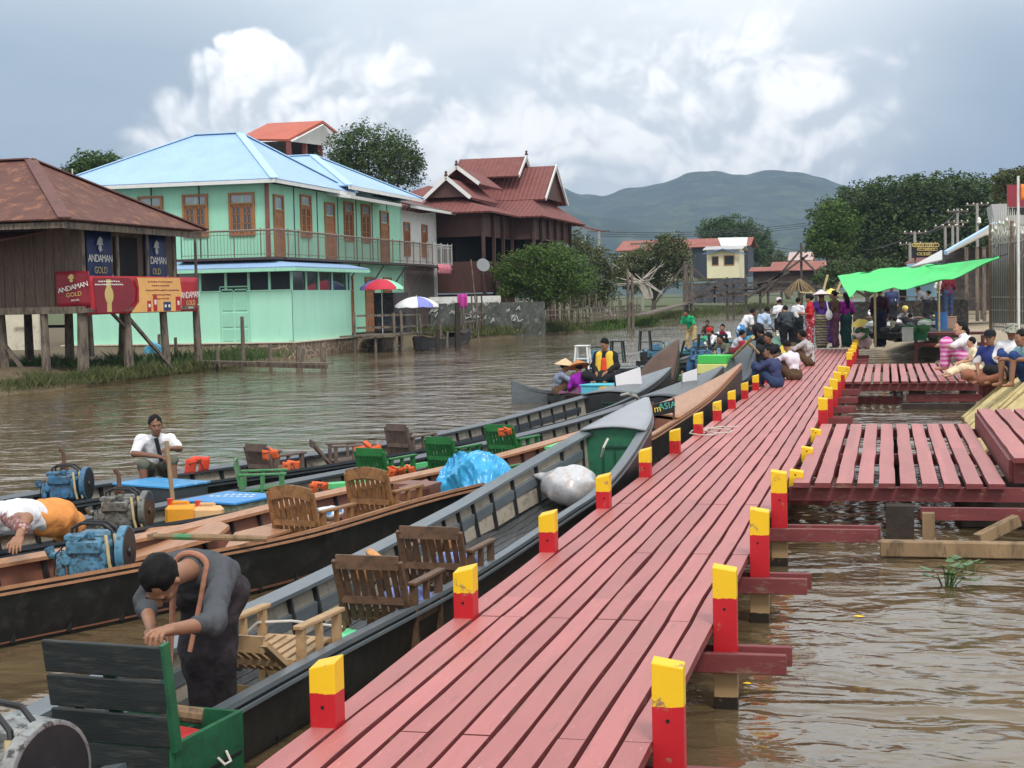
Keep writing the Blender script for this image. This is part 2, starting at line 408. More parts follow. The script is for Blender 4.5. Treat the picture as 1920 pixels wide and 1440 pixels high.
POSES['squat'] = dict(pel=(0, -.05, .22), che=(0, .10, .50), nck=(0, .20, .65), hd=(0, .28, .76), sh=.17,
    el=((.22, .30, .42), (-.22, .30, .42)), ha=((.10, .46, .32), (-.10, .46, .32)), kn=((.17, .26, .42), (-.17, .26, .42)), an=((.14, .05, .08), (-.14, .05, .08)))
def head_prims(hd, nck, look=(0, 1, 0), s=1.0):
    """skull, jaw, nose, brow, ears; `look` is the direction of the face"""
    y = Vector(look).normalized(); up = (Vector(hd)-Vector(nck)); up = (up-y*up.dot(y)); up = up.normalized() if up.length > .02 else Vector((0, 0, 1)); x = y.cross(up)
    M = np.array([[x.x, y.x, up.x], [x.y, y.y, up.y], [x.z, y.z, up.z]]); c = np.array(hd, float)
    w = lambda a, b, c_: tuple(c+M @ (np.array((a, b, c_))*s))
    pr = [('e', w(0, -.012, .025), (.073*s, .092*s, .098*s), M), ('e', w(0, .02, -.045), (.056*s, .068*s, .075*s), M), ('e', w(0, .05, -.092), (.026*s, .026*s, .022*s), M),
          ('c', w(0, .078, .012), w(0, .102, -.028), .009*s, .014*s, .012), ('c', w(-.03, .076, .03), w(.03, .076, .03), .012*s, .012*s, .012),
          ('c', w(-.022, .082, -.062), w(.022, .082, -.062), .0075*s, .0075*s, .008), ('c', w(-.040, .062, -.012), w(-.034, .070, -.03), .018*s, .016*s, .02), ('c', w(.040, .062, -.012), w(.034, .070, -.03), .018*s, .016*s, .02),
          ('c', w(-.077, -.005, .012), w(-.073, .0, -.022), .014*s, .010*s, .008), ('c', w(.077, -.005, .012), w(.073, .0, -.022), .014*s, .010*s, .008)]
    return pr, M, c, w
def hand_prims(wr, ha, curl=.5, s=1.0, side=1, down=None):
    """palm, five unequal bent fingers and a thumb from the side of the palm; wr->ha is the forearm direction at the wrist"""
    a, b = Vector(wr), Vector(ha); d = (b-a).normalized(); dn = Vector(down or (0, 0, -1)); dn = (dn-d*dn.dot(d)); dn = dn.normalized() if dn.length > .05 else d.orthogonal().normalized()
    x = d.cross(dn).normalized()*side
    P = lambda u, v, w_: tuple(b+d*(u*s)+x*(v*s)+dn*(w_*s))
    pr = [('c', P(0, -.022, 0), P(.065, -.030, .004), .017*s, .013*s, .012), ('c', P(0, .0, 0), P(.072, .0, .0), .018*s, .014*s, .012), ('c', P(0, .022, 0), P(.066, .028, .004), .017*s, .012*s, .012)]
    for i, (v, L) in enumerate(((-.030, .062), (-.010, .075), (.010, .070), (.029, .052))):
        k0 = P(.070, v, .002); k1 = P(.070+L*.5*math.cos(curl*.7), v*1.12, .002+L*.5*math.sin(curl*.7)); k2 = P(.070+L*.5*math.cos(curl*.7)+L*.5*math.cos(curl*1.9), v*1.15, .002+L*.5*math.sin(curl*.7)+L*.5*math.sin(curl*1.9))
        pr += [('c', k0, k1, .0095*s, .0088*s, .003), ('c', k1, k2, .0088*s, .0070*s, .003)]
    pr += [('c', P(.012, -.030, .005), P(.042, -.058, .018), .013*s, .010*s, .008), ('c', P(.042, -.058, .018), P(.068, -.060, .030), .010*s, .008*s, .003)]
    return pr
def person(name, label, loc, rz, pose='stand', h=.02, skin=None, top=None, bot=None, botkind='longyi', sleeve=.9, hair='short', hat=None, s=1.0, over=None, look=(0, 1, -.1), group=None, cat='person', female=False, hands=False, curl=.5, eyes=False, extra=None, feet=True, hairm=None, slim=.93):
    p = dict(POSES[pose] if isinstance(pose, str) else pose)
    if over: p.update(over)
    t = thing('person', label, cat, loc, rz, group); t.scale = (s,)*3
    skin = skin or SKIN(); sh = p['sh']; che, pel, nck, hd = p['che'], p['pel'], p['nck'], p['hd']
    sd_ = Vector(che)-Vector(pel); sd_ = sd_.normalized(); X = Vector(p.get('shx', (1, 0, 0)))
    shc = lerp(che, nck, .55)
    S = [tuple(Vector(shc)+X*sh), tuple(Vector(shc)-X*sh)]; HX = Vector(p.get('hpx', (1, 0, 0)))
    Hh = [tuple(Vector(pel)+HX*.085), tuple(Vector(pel)-HX*.085)]
    belly = lerp(pel, che, .5)
    torso = [('c', tuple(Vector(che)+X*.07), tuple(Vector(che)-X*.07), .115, .115), ('c', belly, pel, .115, .12), ('c', che, belly, .12, .115),
             ('c', tuple(Vector(pel)+HX*.06), tuple(Vector(pel)-HX*.06), .115, .115), ('c', S[0], S[1], .062, .062), ('c', shc, nck, .075, .052)]
    if female: torso.append(('c', tuple(Vector(che)+X*.06+Vector((0, .07, -.02))), tuple(Vector(che)-X*.06+Vector((0, .07, -.02))), .065, .065))
    arms = []; wrs = []
    for i in (0, 1):
        e, ha = p['el'][i], p['ha'][i]
        arms += [('c', S[i], e, .052, .039), ('c', e, ha, .038, .025)]
        wrs.append((e, ha))
    legs = []
    for i in (0, 1):
        kn, an = p['kn'][i], p['an'][i]; ft = p.get('ft', [None, None])[i]
        legs += [('c', Hh[i], kn, .085, .055), ('c', kn, an, .056, .036)]
        fd = Vector(ft) if ft else Vector(an)+Vector((0, .14, -.045))
        if feet: legs += [('c', tuple(Vector(an)+Vector((0, -.02, -.035))), tuple(fd), .034, .026)]
    neck = [('c', nck, lerp(nck, hd, .7), .05, .048)]
    hp, HM, hc, w = head_prims(hd, nck, look)
    handp = []
    for i, (e, ha) in enumerate(wrs):
        if hands and (hands is True or i in hands): handp += hand_prims(lerp(e, ha, .8), ha, curl, 1, 1 if i else -1)
        else:
            d = (Vector(ha)-Vector(e)).normalized()
            handp += [('c', ha, tuple(Vector(ha)+d*.06), .026, .030), ('c', tuple(Vector(ha)+d*.06), tuple(Vector(ha)+d*.10+Vector((0, 0, -.02))), .024, .014)]
            for q in (-1, 0, 1):
                sd2 = d.cross(Vector((0, 0, 1))); sd2 = sd2.normalized() if sd2.length > .1 else Vector((1, 0, 0))
                handp.append(('c', tuple(Vector(ha)+d*.06+sd2*.016*q), tuple(Vector(ha)+d*.125+sd2*.022*q+Vector((0, 0, -.03))), .010, .007, .004))
            handp.append(('c', tuple(Vector(ha)+d*.02), tuple(Vector(ha)+d*.06+sd2*.045), .012, .009, .006))
    bare = torso if (top is None) else []
    core = [('c', pel, che, .09, .09), ('c', che, nck, .08, .045)]
    body = (torso if top is None else core)+[('c', S[0], S[1], .045, .045)]+arms+legs+neck
    # one continuous surface: limbs and trunk, then head and hands at finer pitch merged in one mesh
    V1, Q1 = surface_net(field(body+hp, .025), *bounds(body+hp, 3*h), h)
    parts = [(V1, Q1)]
    if eyes or hands:
        hh = min(h, .009)
        V2, Q2 = surface_net(field([('c', p_[1], p_[2], p_[3]*1.0+.0005, p_[4]+.0005, *p_[5:]) if p_[0] == 'c' else ('e', p_[1], tuple(np.array(p_[2])+.0006), p_[3]) for p_ in hp]+neck, .02), *bounds(hp+neck, .02), hh*.75); parts.append((V2, Q2))
    fin = .006 if hands else min(h, .014)
    for i in (0, 1):
        sub = handp[:len(handp)//2] if i == 0 else handp[len(handp)//2:]
        if hands and not (hands is True): sub = handp if i == 0 else []
        if len(sub):
            V3, Q3 = surface_net(field(sub, .010), *bounds(sub, .015), fin); parts.append((V3, Q3))
    off = 0; VV = []; QQ = []
    for v, q in parts: VV.append(v); QQ.append(q+off); off += len(v)
    np_obj('body', np.concatenate(VV), np.concatenate(QQ), skin, t)
    seed = sum(map(ord, label)) % 17
    def infl(pr, a): return [(q[0], q[1], q[2], q[3]+a, q[4]+a, *q[5:]) for q in pr]
    torso = [(q[0], q[1], q[2], q[3]*(slim if q[3] > .09 else 1), q[4]*(slim if q[4] > .09 else 1), *q[5:]) for q in torso]
    if top:
        ar = []
        for i in (0, 1):
            e, ha = p['el'][i], p['ha'][i]
            if sleeve <= .5: ar.append(('c', S[i], lerp(S[i], e, sleeve*2), .066, .060))
            else: ar += [('c', S[i], e, .066, .054), ('c', e, lerp(e, ha, (sleeve-.5)*2), .054, .046)]
        sdf_part('shirt', infl(torso[:-1], .014)+[('c', shc, lerp(shc, nck, .75), .088, .066)]+ar, .035, h*.9, top, t, wr=.009 if h < .015 else .012, wrs=26 if h < .015 else 15, seed=seed)
    if bot:
        if botkind == 'longyi':
            mid = lerp(p['kn'][0], p['kn'][1], .5); ma = lerp(p['an'][0], p['an'][1], .5)
            pr = infl(torso[3:4], .016)+[('c', pel, belly, .135, .125)]
            for i in (0, 1): pr += [('c', Hh[i], p['kn'][i], .115*slim, .085*slim), ('c', p['kn'][i], lerp(p['kn'][i], p['an'][i], .92), .085*slim, .075*slim)]
            pr += [('c', pel, mid, .12*slim, .10*slim), ('c', mid, lerp(mid, ma, .92), .10*slim, .09*slim)]
            sdf_part('longyi', pr, .07, h, bot, t, wr=.010, wrs=20, seed=seed+3)
        else:
            pr = infl(torso[3:4], .016)+[('c', pel, belly, .130, .122)]
            e2 = .95 if botkind == 'trousers' else (.02 if botkind == 'shorts' else .5)
            for i in (0, 1):
                pr += [('c', Hh[i], p['kn'][i], .105, .078)]
                if e2 > .1: pr += [('c', p['kn'][i], lerp(p['kn'][i], p['an'][i], e2), .075, .058)]
            sdf_part('shorts' if botkind == 'shorts' else 'trousers', pr, .03, h, bot, t, wr=.009, wrs=18, seed=seed+5)
    hm = hairm or HAIR()
    hs = min(h, .012)
    if hair:
        pr = [('e', w(0, -.022, .036), (.083, .098, .100), HM)]
        if hair == 'long': pr += [('c', w(0, -.07, .03), w(0, -.10, -.14), .07, .075), ('c', w(0, -.10, -.14), w(0, -.11, -.32), .07, .05)]
        if hair == 'bun': pr += [('c', w(0, -.11, .03), w(0, -.13, .03), .04, .035)]
        if hair == 'tail': pr += [('c', w(0, -.10, .03), w(0, -.14, -.05), .035, .03), ('c', w(0, -.14, -.05), w(0, -.13, -.2), .03, .015)]
        Mi = HM; c0 = hc
        def cut(Pp):
            q = (Pp-c0) @ Mi; yy, zz = q[..., 1], q[..., 2]
            return (yy*.75-zz*.85+.006 + .008*np.sin(q[..., 0]*140)*(yy > 0)) if hair == 'short' else (yy*.9-zz*.55-.0)
        def cut2(Pp):
            q = (Pp-c0) @ Mi; back = -q[..., 1]-.0
            return np.minimum(cut(Pp), -(back-.01)) if hair == 'long' or hair == 'tail' else np.maximum(cut(Pp), -q[..., 2]-.055)
        sdf_part('hair', pr, .02, hs, hm, t, cut=cut2, wr=.006, wrs=60)
    if hat:
        kind, hmat = hat; m = MB(); upv = Vector((HM[0][2], HM[1][2], HM[2][2])); base = Vector(w(0, -.01, .045))
        if kind == 'cone': m.lathe(base, [(.25, -.01), (.255, -.004), (.20, .035), (.12, .085), (.04, .135), (.0, .155)], 20, axis=upv); m.lathe(base, [(.24, -.012), (.18, .022), (.1, .07), (0, .13)], 20, axis=upv)
        elif kind == 'cap':
            m.lathe(base, [(.098, -.005), (.100, .03), (.086, .075), (.05, .10), (0, .105)], 14, axis=upv)
            yv = Vector((HM[0][1], HM[1][1], HM[2][1])); xv = Vector((HM[0][0], HM[1][0], HM[2][0])); b2 = base
            m.poly([b2+yv*.08-xv*.075, b2+yv*.08+xv*.075, b2+yv*.15+xv*.055-upv*.012, b2+yv*.17-upv*.016, b2+yv*.15-xv*.055-upv*.012], .008)
        elif kind == 'bucket': m.lathe(base, [(.15, -.03), (.105, .015), (.098, .07), (.085, .09), (0, .095)], 16, axis=upv)
        elif kind == 'wrap': m.lathe(base, [(.090, -.02), (.108, .02), (.10, .07), (.07, .105), (0, .115)], 14, axis=upv)
        m.build('hat', hmat, t, smooth=True)
    if eyes:
        m = MB(); m2 = MB()
        for q in (-1, 1):
            yv = Vector((HM[0][1], HM[1][1], HM[2][1])); upv = Vector((HM[0][2], HM[1][2], HM[2][2]))
            m.lathe(w(q*.031, .0735, .008), [(.0, -.006), (.009, -.004), (.013, 0), (.009, .004), (0, .006)], 10, axis=yv, sy=.6)
            m2.box(w(q*.032, .086, .026), (.03, .006, .006))
        m.build('eyes', mat('eye_dark', (.02, .012, .01), .2), t); m2.build('eyebrows', HAIR(), t)
    if extra: extra(t, p, w, S)
    return t
# ------------------------------------------------------------------ setting: water, banks, hills
def world_mb(root=None):
    m = MB()
    if root: m.M = (Matrix.Translation(root.location) @ Matrix.Rotation(root.rotation_euler.z, 4, 'Z')).inverted()
    return m
def water_mat():
    m = bpy.data.materials.new('muddy_water'); m.use_nodes = True; nt = m.node_tree; N = nt.nodes.new; L = nt.links.new
    b = nt.nodes['Principled BSDF']; b.inputs['Base Color'].default_value = (.115, .078, .040, 1); b.inputs['Roughness'].default_value = .04; b.inputs['IOR'].default_value = 1.58
    b.inputs['Specular IOR Level'].default_value = .6
    tc = N('ShaderNodeTexCoord'); 
    def noise(sx, sy_, sc, det, rg=.5, dist=.0, rz=0):
        mp = N('ShaderNodeMapping'); mp.inputs['Scale'].default_value = (sx, sy_, 1); mp.inputs['Rotation'].default_value = (0, 0, rz); L(tc.outputs['Object'], mp.inputs[0])
        n = N('ShaderNodeTexNoise'); n.inputs['Scale'].default_value = sc; n.inputs['Detail'].default_value = det; n.inputs['Roughness'].default_value = rg; n.inputs['Distortion'].default_value = dist; L(mp.outputs[0], n.inputs[0]); return n.outputs[0]
    def mul(a, k):
        q = N('ShaderNodeMath'); q.operation = 'MULTIPLY'; L(a, q.inputs[0])
        if isinstance(k, float): q.inputs[1].default_value = k
        else: L(k, q.inputs[1])
        return q.outputs[0]
    def add(a, b_): q = N('ShaderNodeMath'); q.operation = 'ADD'; L(a, q.inputs[0]); L(b_, q.inputs[1]); return q.outputs[0]
    big = noise(.9, 1.15, .95, 2, .45, .9, .3); mid = noise(.9, 1.25, 3.3, 2, .45, .9, .25); sml = noise(1, 1.4, 13, 3, .55, .4, .1)
    patch = N('ShaderNodeMapRange'); L(noise(1, .6, .25, 3), patch.inputs[0]); patch.inputs[1].default_value = .35; patch.inputs[2].default_value = .65; patch.inputs[3].default_value = .55; patch.inputs[4].default_value = 1.15
    h = add(add(mul(big, .15), mul(mid, .034)), mul(sml, .004)); h = mul(h, patch.outputs[0])
    bp = N('ShaderNodeBump'); bp.inputs['Strength'].default_value = 1; bp.inputs['Distance'].default_value = 1.0; L(h, bp.inputs['Height']); L(bp.outputs[0], b.inputs['Normal'])
    silt = N('ShaderNodeValToRGB'); L(noise(1, .5, .35, 4), silt.inputs[0]); silt.color_ramp.elements[0].position = .35; silt.color_ramp.elements[0].color = (.095, .066, .034, 1)
    silt.color_ramp.elements[1].position = .7; silt.color_ramp.elements[1].color = (.160, .112, .060, 1); L(silt.outputs[0], b.inputs['Base Color'])
    return m
wm = MB(); wm.poly([(-400, -20, 0), (400, -20, 0), (400, 900, 0), (-400, 900, 0)]); struct(wm.build('water', water_mat()))

M_mud = mat('mud', (.14, .095, .055), .9, .25, 3, col2=(.07, .075, .03), lo=.5, hi=.6, bump=.03, bscale=9)
M_sand = mat('sand', (.36, .29, .20), .95, .12, 2, col2=(.22, .17, .11), lo=.52, hi=.66, bump=.01, bscale=30)
M_grassy = mat('grassy_ground', (.075, .10, .03), .95, .3, 2, col2=(.12, .09, .045), lo=.5, hi=.6, bump=.03, bscale=12)
def bank(name, edge, inner_dx, z0, z1, m, sub=4, steps=3):
    """ground sheet running back from a water edge polyline (x, y)"""
    b = MB(); pts = []
    for i in range(len(edge)-1):
        for k in range(sub): t = k/sub; pts.append((edge[i][0]+(edge[i+1][0]-edge[i][0])*t, edge[i][1]+(edge[i+1][1]-edge[i][1])*t))
    pts.append(edge[-1]); n = len(pts); prof = [(0, -.5), (.12, -.05), (.9, z0*.5), (2.4, z0), (8, z0+.1), (40, z1), (abs(inner_dx), z1)]
    sg = 1 if inner_dx > 0 else -1; vs = []
    for (x, y) in pts:
        for j, (dx, z) in enumerate(prof):
            w = nz(x+dx, y, 0, .7)*.35 if j < 5 else 0
            vs.append((x+sg*dx+(w if j else w), y+nz(x, y, 9, .9)*.3, z+(nz(x+dx*3, y, 5, .8)*.12 if 0 < j < 6 else 0)))
    k = len(prof); fs = [(i*k+j, i*k+j+1, (i+1)*k+j+1, (i+1)*k+j) for i in range(n-1) for j in range(k-1)]
    b.add(vs, [f if sg < 0 else f[::-1] for f in fs]); return struct(b.build(name, m, smooth=True))
bank('far_bank', [(-22.2, 8), (-22.0, 25), (-21.6, 33), (-21.2, 38), (-22.2, 46), (-22.9, 56), (-22.3, 66), (-20.6, 72), (-19.6, 80), (-18.4, 92), (-18.0, 100)], -260, .45, .7, M_mud)
bank('far_bank_grass', [(-18.2, 98), (-17.2, 112), (-17.5, 130), (-16.6, 150), (-15.0, 175), (-16.5, 200), (-14.6, 250), (-12, 330), (-2, 420), (60, 480)], -260, .5, .9, M_grassy)
bank('near_bank', [(1.5, 21.2), (1.25, 23.2), (1.1, 26), (1.45, 29), (1.6, 33), (1.6, 38), (1.5, 42), (1.2, 48), (.3, 54), (-1.8, 62), (-3.6, 80), (-4.5, 110), (-5, 150), (-4, 220), (4, 330), (60, 470)], 260, .55, .95, M_sand)
b = MB()          # low weedy bank under the photographer's side, right of the jetty water
def fb(u, v):
    y = 1.5+u*11.0; x0 = .62+.28*max(0, (y-8)/4)**2+nz(y, 1, 0, .9)*.16
    x = x0+v*3.2; return (x, y, -.35+.95*min(1, v*1.7)**.7+nz(x, y, 3, 1.6)*.13)
b.grid(fb, 50, 22); struct(b.build('near_bank_mound', mat('algae_mud', (.10, .085, .035), .85, .35, 6, col2=(.035, .06, .02), lo=.42, hi=.55, bump=.04, bscale=18), smooth='all'))

def hills():
    prof = [(-300, 470), (200, 420), (600, 400), (760, 372), (850, 350), (930, 330), (1010, 336), (1050, 352), (1090, 366), (1130, 368), (1165, 358), (1200, 351), (1245, 344), (1280, 330), (1310, 324), (1350, 326), (1400, 330), (1430, 323), (1470, 320), (1510, 326), (1560, 338), (1600, 350), (1700, 392), (1850, 440), (2000, 470), (2300, 500)]
    xs = np.array([p[0] for p in prof], float); ys = np.array([p[1] for p in prof], float)
    D = 3000.0; nx_, nr = 420, 46; vs = []; xx = np.linspace(-300, 2300, nx_)
    from mathutils import noise as _n
    for i, px in enumerate(xx):
        y = np.interp(px, xs, ys); d = raydir(px, y); d2 = Vector((d.x, d.y, 0)).normalized(); ez = d.z/math.hypot(d.x, d.y)
        top = EYE+D*ez
        for j in range(nr):
            t = j/(nr-1)                    # 0 foot (near) .. .8 ridge .. 1 behind
            dist = 1500+t*1875; q = min(1, (dist-1500)/1500); hh = top*(q**1.25)
            p = d2*dist; f = _n.fractal(Vector((p.x, p.y, 0))*.0028, 1.0, 2.0, 6); rg = abs(_n.noise(Vector((p.x*.0045, p.y*.0018, 3))))
            if t > .8: hh = top*(1-(t-.8)*1.6)
            edge = min(1, q*4)*(1-.92*q)*1.7
            z = hh*(1-.75*rg*(1-q)*2.0*q)+f*46*edge+nz(p.x, p.y, 0, .03)*4
            vs.append((p.x, p.y, max(z, -1)))
    m = MB(); m.add(vs, [(i*nr+j, (i+1)*nr+j, (i+1)*nr+j+1, i*nr+j+1) for i in range(nx_-1) for j in range(nr-1)])
    hm = mat('forested_hills', (.030, .050, .028), .95, .45, .010, col2=(.080, .105, .050), lo=.50, hi=.62, bump=6, bscale=.05)
    struct(m.build('hills', hm, smooth='all'))
hills()
g = MB(); g.poly([(-4200, 300, -.9), (4200, 300, -.9), (4200, 4200, -.9), (-4200, 4200, -.9)]); 
def plain(u, v):
    y = 470+v*1500; return (-2600+u*5200, y, 1.0)
g = MB(); g.grid(plain, 40, 20); struct(g.build('plain', M_grassy))
# ------------------------------------------------------------------ the red jetty
RED_TOP = mat('faded_red_paint', (.445, .138, .128), .45, .10, 2.2, col2=(.38, .13, .12), lo=.58, hi=.76, bump=.0025, bscale=30, spec=.5, stretch=(3.5, .5, 3.5))
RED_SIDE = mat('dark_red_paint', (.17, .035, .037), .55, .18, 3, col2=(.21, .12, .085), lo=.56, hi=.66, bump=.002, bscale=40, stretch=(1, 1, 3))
RAWWOOD = mat('raw_wood', (.25, .165, .09), .8, .25, 5, col2=(.11, .07, .04), lo=.5, hi=.64, bump=.004, bscale=30, stretch=(1, 1, .25))
GREYWOOD = mat('grey_weathered_wood', (.17, .135, .105), .9, .3, 4, col2=(.07, .055, .045), lo=.48, hi=.6, bump=.01, bscale=25, stretch=(1, 1, .25))
DARKWOOD = mat('dark_wet_wood', (.035, .024, .018), .7, .4, 5, bump=.006, bscale=30)
def post_mat():
    m = mat('striped_post_paint', (.5, .5, .5), .42, .06, 4, bump=.0015, bscale=40); nt = m.node_tree; N = nt.nodes.new; L = nt.links.new; b = nt.nodes['Principled BSDF']
    g = N('ShaderNodeNewGeometry'); s = N('ShaderNodeSeparateXYZ'); L(g.outputs['Position'], s.inputs[0])
    n = N('ShaderNodeTexNoise'); n.inputs['Scale'].default_value = 22; n.inputs['Detail'].default_value = 5; L(g.outputs['Position'], n.inputs[0])
    a = N('ShaderNodeMath'); a.operation = 'MULTIPLY_ADD'; L(n.outputs[0], a.inputs[0]); a.inputs[1].default_value = .022; L(s.outputs[2], a.inputs[2])
    r = N('ShaderNodeValToRGB'); r.color_ramp.interpolation = 'CONSTANT'; L(a.outputs[0], r.inputs[0]); E_ = r.color_ramp.elements
    E_[0].position = 0; E_[0].color = (.020, .014, .009, 1); E_[1].position = .078; E_[1].color = (.36, .235, .12, 1)
    for p, c in ((.262, (.42, .26, .03)), (.30, (.47, .013, .020)), (.598, (.80, .50, .015))): e = E_.new(p); e.color = (*c, 1)
    n2 = N('ShaderNodeTexNoise'); n2.inputs['Scale'].default_value = 9; n2.inputs['Detail'].default_value = 9; n2.inputs['Roughness'].default_value = .75; L(g.outputs['Position'], n2.inputs[0])
    mr = N('ShaderNodeMapRange'); L(n2.outputs[0], mr.inputs[0]); mr.inputs[1].default_value = .60; mr.inputs[2].default_value = .66
    mx = N('ShaderNodeMix'); mx.data_type = 'RGBA'; L(mr.outputs[0], mx.inputs[0]); L(r.outputs[0], mx.inputs[6]); mx.inputs[7].default_value = (.28, .17, .09, 1); L(mx.outputs[2], b.inputs['Base Color'])
    return m
def weather(m):
    """boards differ one from the next; scuffs and grime along the grain"""
    nt = m.node_tree; N = nt.nodes.new; L = nt.links.new; b = nt.nodes['Principled BSDF']; src = b.inputs['Base Color'].links[0].from_socket
    g = N('ShaderNodeNewGeometry'); s = N('ShaderNodeSeparateXYZ'); L(g.outputs['Position'], s.inputs[0])
    a = N('ShaderNodeMath'); a.operation = 'MULTIPLY_ADD'; L(s.outputs[0], a.inputs[0]); a.inputs[1].default_value = 1/.13045; a.inputs[2].default_value = 17.861; fl = N('ShaderNodeMath'); fl.operation = 'FLOOR'; L(a.outputs[0], fl.inputs[0])
    y = N('ShaderNodeMath'); y.operation = 'MULTIPLY'; L(s.outputs[1], y.inputs[0]); y.inputs[1].default_value = .23; fy = N('ShaderNodeMath'); fy.operation = 'FLOOR'; L(y.outputs[0], fy.inputs[0])
    cb = N('ShaderNodeCombineXYZ'); L(fl.outputs[0], cb.inputs[0]); L(fy.outputs[0], cb.inputs[1]); wn = N('ShaderNodeTexWhiteNoise'); L(cb.outputs[0], wn.inputs[0])
    mr = N('ShaderNodeMapRange'); L(wn.outputs[0], mr.inputs[0]); mr.inputs[3].default_value = .80; mr.inputs[4].default_value = 1.10
    hs = N('ShaderNodeHueSaturation'); L(src, hs.inputs['Color']); L(mr.outputs[0], hs.inputs['Value'])
    cur = hs.outputs[0]
    for (sx, sy_, sc, lo, hi, col, k) in ((9, .9, 3.0, .60, .70, (.20, .10, .085), .55), (22, 3, 3.2, .64, .70, (.62, .40, .36), .5), (1, 1, .9, .52, .70, (.33, .14, .12), .45), (14, 14, 3, .70, .74, (.10, .05, .04), .7)):
        mp = N('ShaderNodeMapping'); mp.inputs['Scale'].default_value = (sx, sy_, 1); L(g.outputs['Position'], mp.inputs[0]); n = N('ShaderNodeTexNoise'); n.inputs['Scale'].default_value = sc; n.inputs['Detail'].default_value = 6; n.inputs['Roughness'].default_value = .65; L(mp.outputs[0], n.inputs[0])
        r = N('ShaderNodeMapRange'); L(n.outputs[0], r.inputs[0]); r.inputs[1].default_value = lo; r.inputs[2].default_value = hi; r.inputs[4].default_value = k
        x = N('ShaderNodeMix'); x.data_type = 'RGBA'; L(r.outputs[0], x.inputs[0]); L(cur, x.inputs[6]); x.inputs[7].default_value = (*col, 1); cur = x.outputs[2]
    L(cur, b.inputs['Base Color'])
weather(RED_TOP)
POSTM = post_mat(); HOLE = mat('bolt_hole', (.01, .008, .008), .8)
def plank(m, a, b, w, th, n=10, wob=.006, seed=0, mi=0, mi2=1):
    """a hand-sawn board from a to b (centre line of its top), with uneven width and a slightly worn surface"""
    a, b = Vector(a), Vector(b); d = (b-a).normalized(); x = d.cross(Vector((0, 0, 1))).normalized(); vs = []
    for i in range(n+1):
        t = i/n; p = a.lerp(b, t); L_ = (b-a).length*t
        o = nz(L_*.9, seed, 1)*wob*2; w1 = w/2+nz(L_*1.7, seed, 4)*wob; zz = nz(L_*.8, seed, 8)*.005
        for sx, dz in ((-1, 0), (1, 0), (1, -th), (-1, -th)):
            q = p+x*(sx*w1+o); e = .004 if dz == 0 else 0
            vs.append(q-x*sx*e+Vector((0, 0, dz+zz)))
    top = [(4*i, 4*i+1, 4*i+5, 4*i+4) for i in range(n)]
    rest = [(4*i+1, 4*i+2, 4*i+6, 4*i+5) for i in range(n)]+[(4*i+2, 4*i+3, 4*i+7, 4*i+6) for i in range(n)]+[(4*i+3, 4*i, 4*i+4, 4*i+7) for i in range(n)]+[(0, 3, 2, 1), (4*n, 4*n+1, 4*n+2, 4*n+3)]
    m.add(vs, top, mi); o = len(m.v)-len(vs); 
    for f in rest: m.f.append([o+i for i in f]); m.mi.append(mi2)
DZ = .45
U0 = mat('worn_yellow_paint', (.80, .50, .015), .45, .08, 5, col2=(.28, .17, .09), lo=.6, hi=.66)
dock = thing('jetty', 'long straight jetty of faded red planks with yellow and red posts', 'jetty', (-1.6, 20, 0))
m = world_mb(dock); xw = (2.33-.895)/11
joints = [1.6, 4.1, 8.15, 12.45, 12.9, 16.4, 19.3, 23.5, 28.1, 32.6, 37.0, 41.6, 46.5]
for k in range(11):
    x = -2.33+xw*(k+.5)
    js = [1.4]+[j+([0, 0, .0, .0][k % 4]) for j in ([4.1, 8.15, 12.75, 19.4, 23.7, 28.1, 32.6, 37.0, 41.6] if (k % 5) not in (0, 3) else [5.9, 10.3, 16.6, 21.6, 26.0, 30.4, 34.8, 39.2, 43.4])]+[46.6+.15*nz(k, 3)]
    for i in range(len(js)-1): plank(m, (x, js[i]+.006, DZ), (x, js[i+1]-.006, DZ), xw-.015, .038, 14, .0055, k*13+i*7)
m.build('deck', [RED_TOP, RED_SIDE], dock)
m = world_mb(dock)
for x in (-2.18, -1.6, -1.0): m.box((x, 24, .363), (.07, 45, .09))
m.build('stringer', RED_SIDE, dock)
YS = [5.93+2.17*i for i in range(19)]
YS = [y-.0 for y in YS]
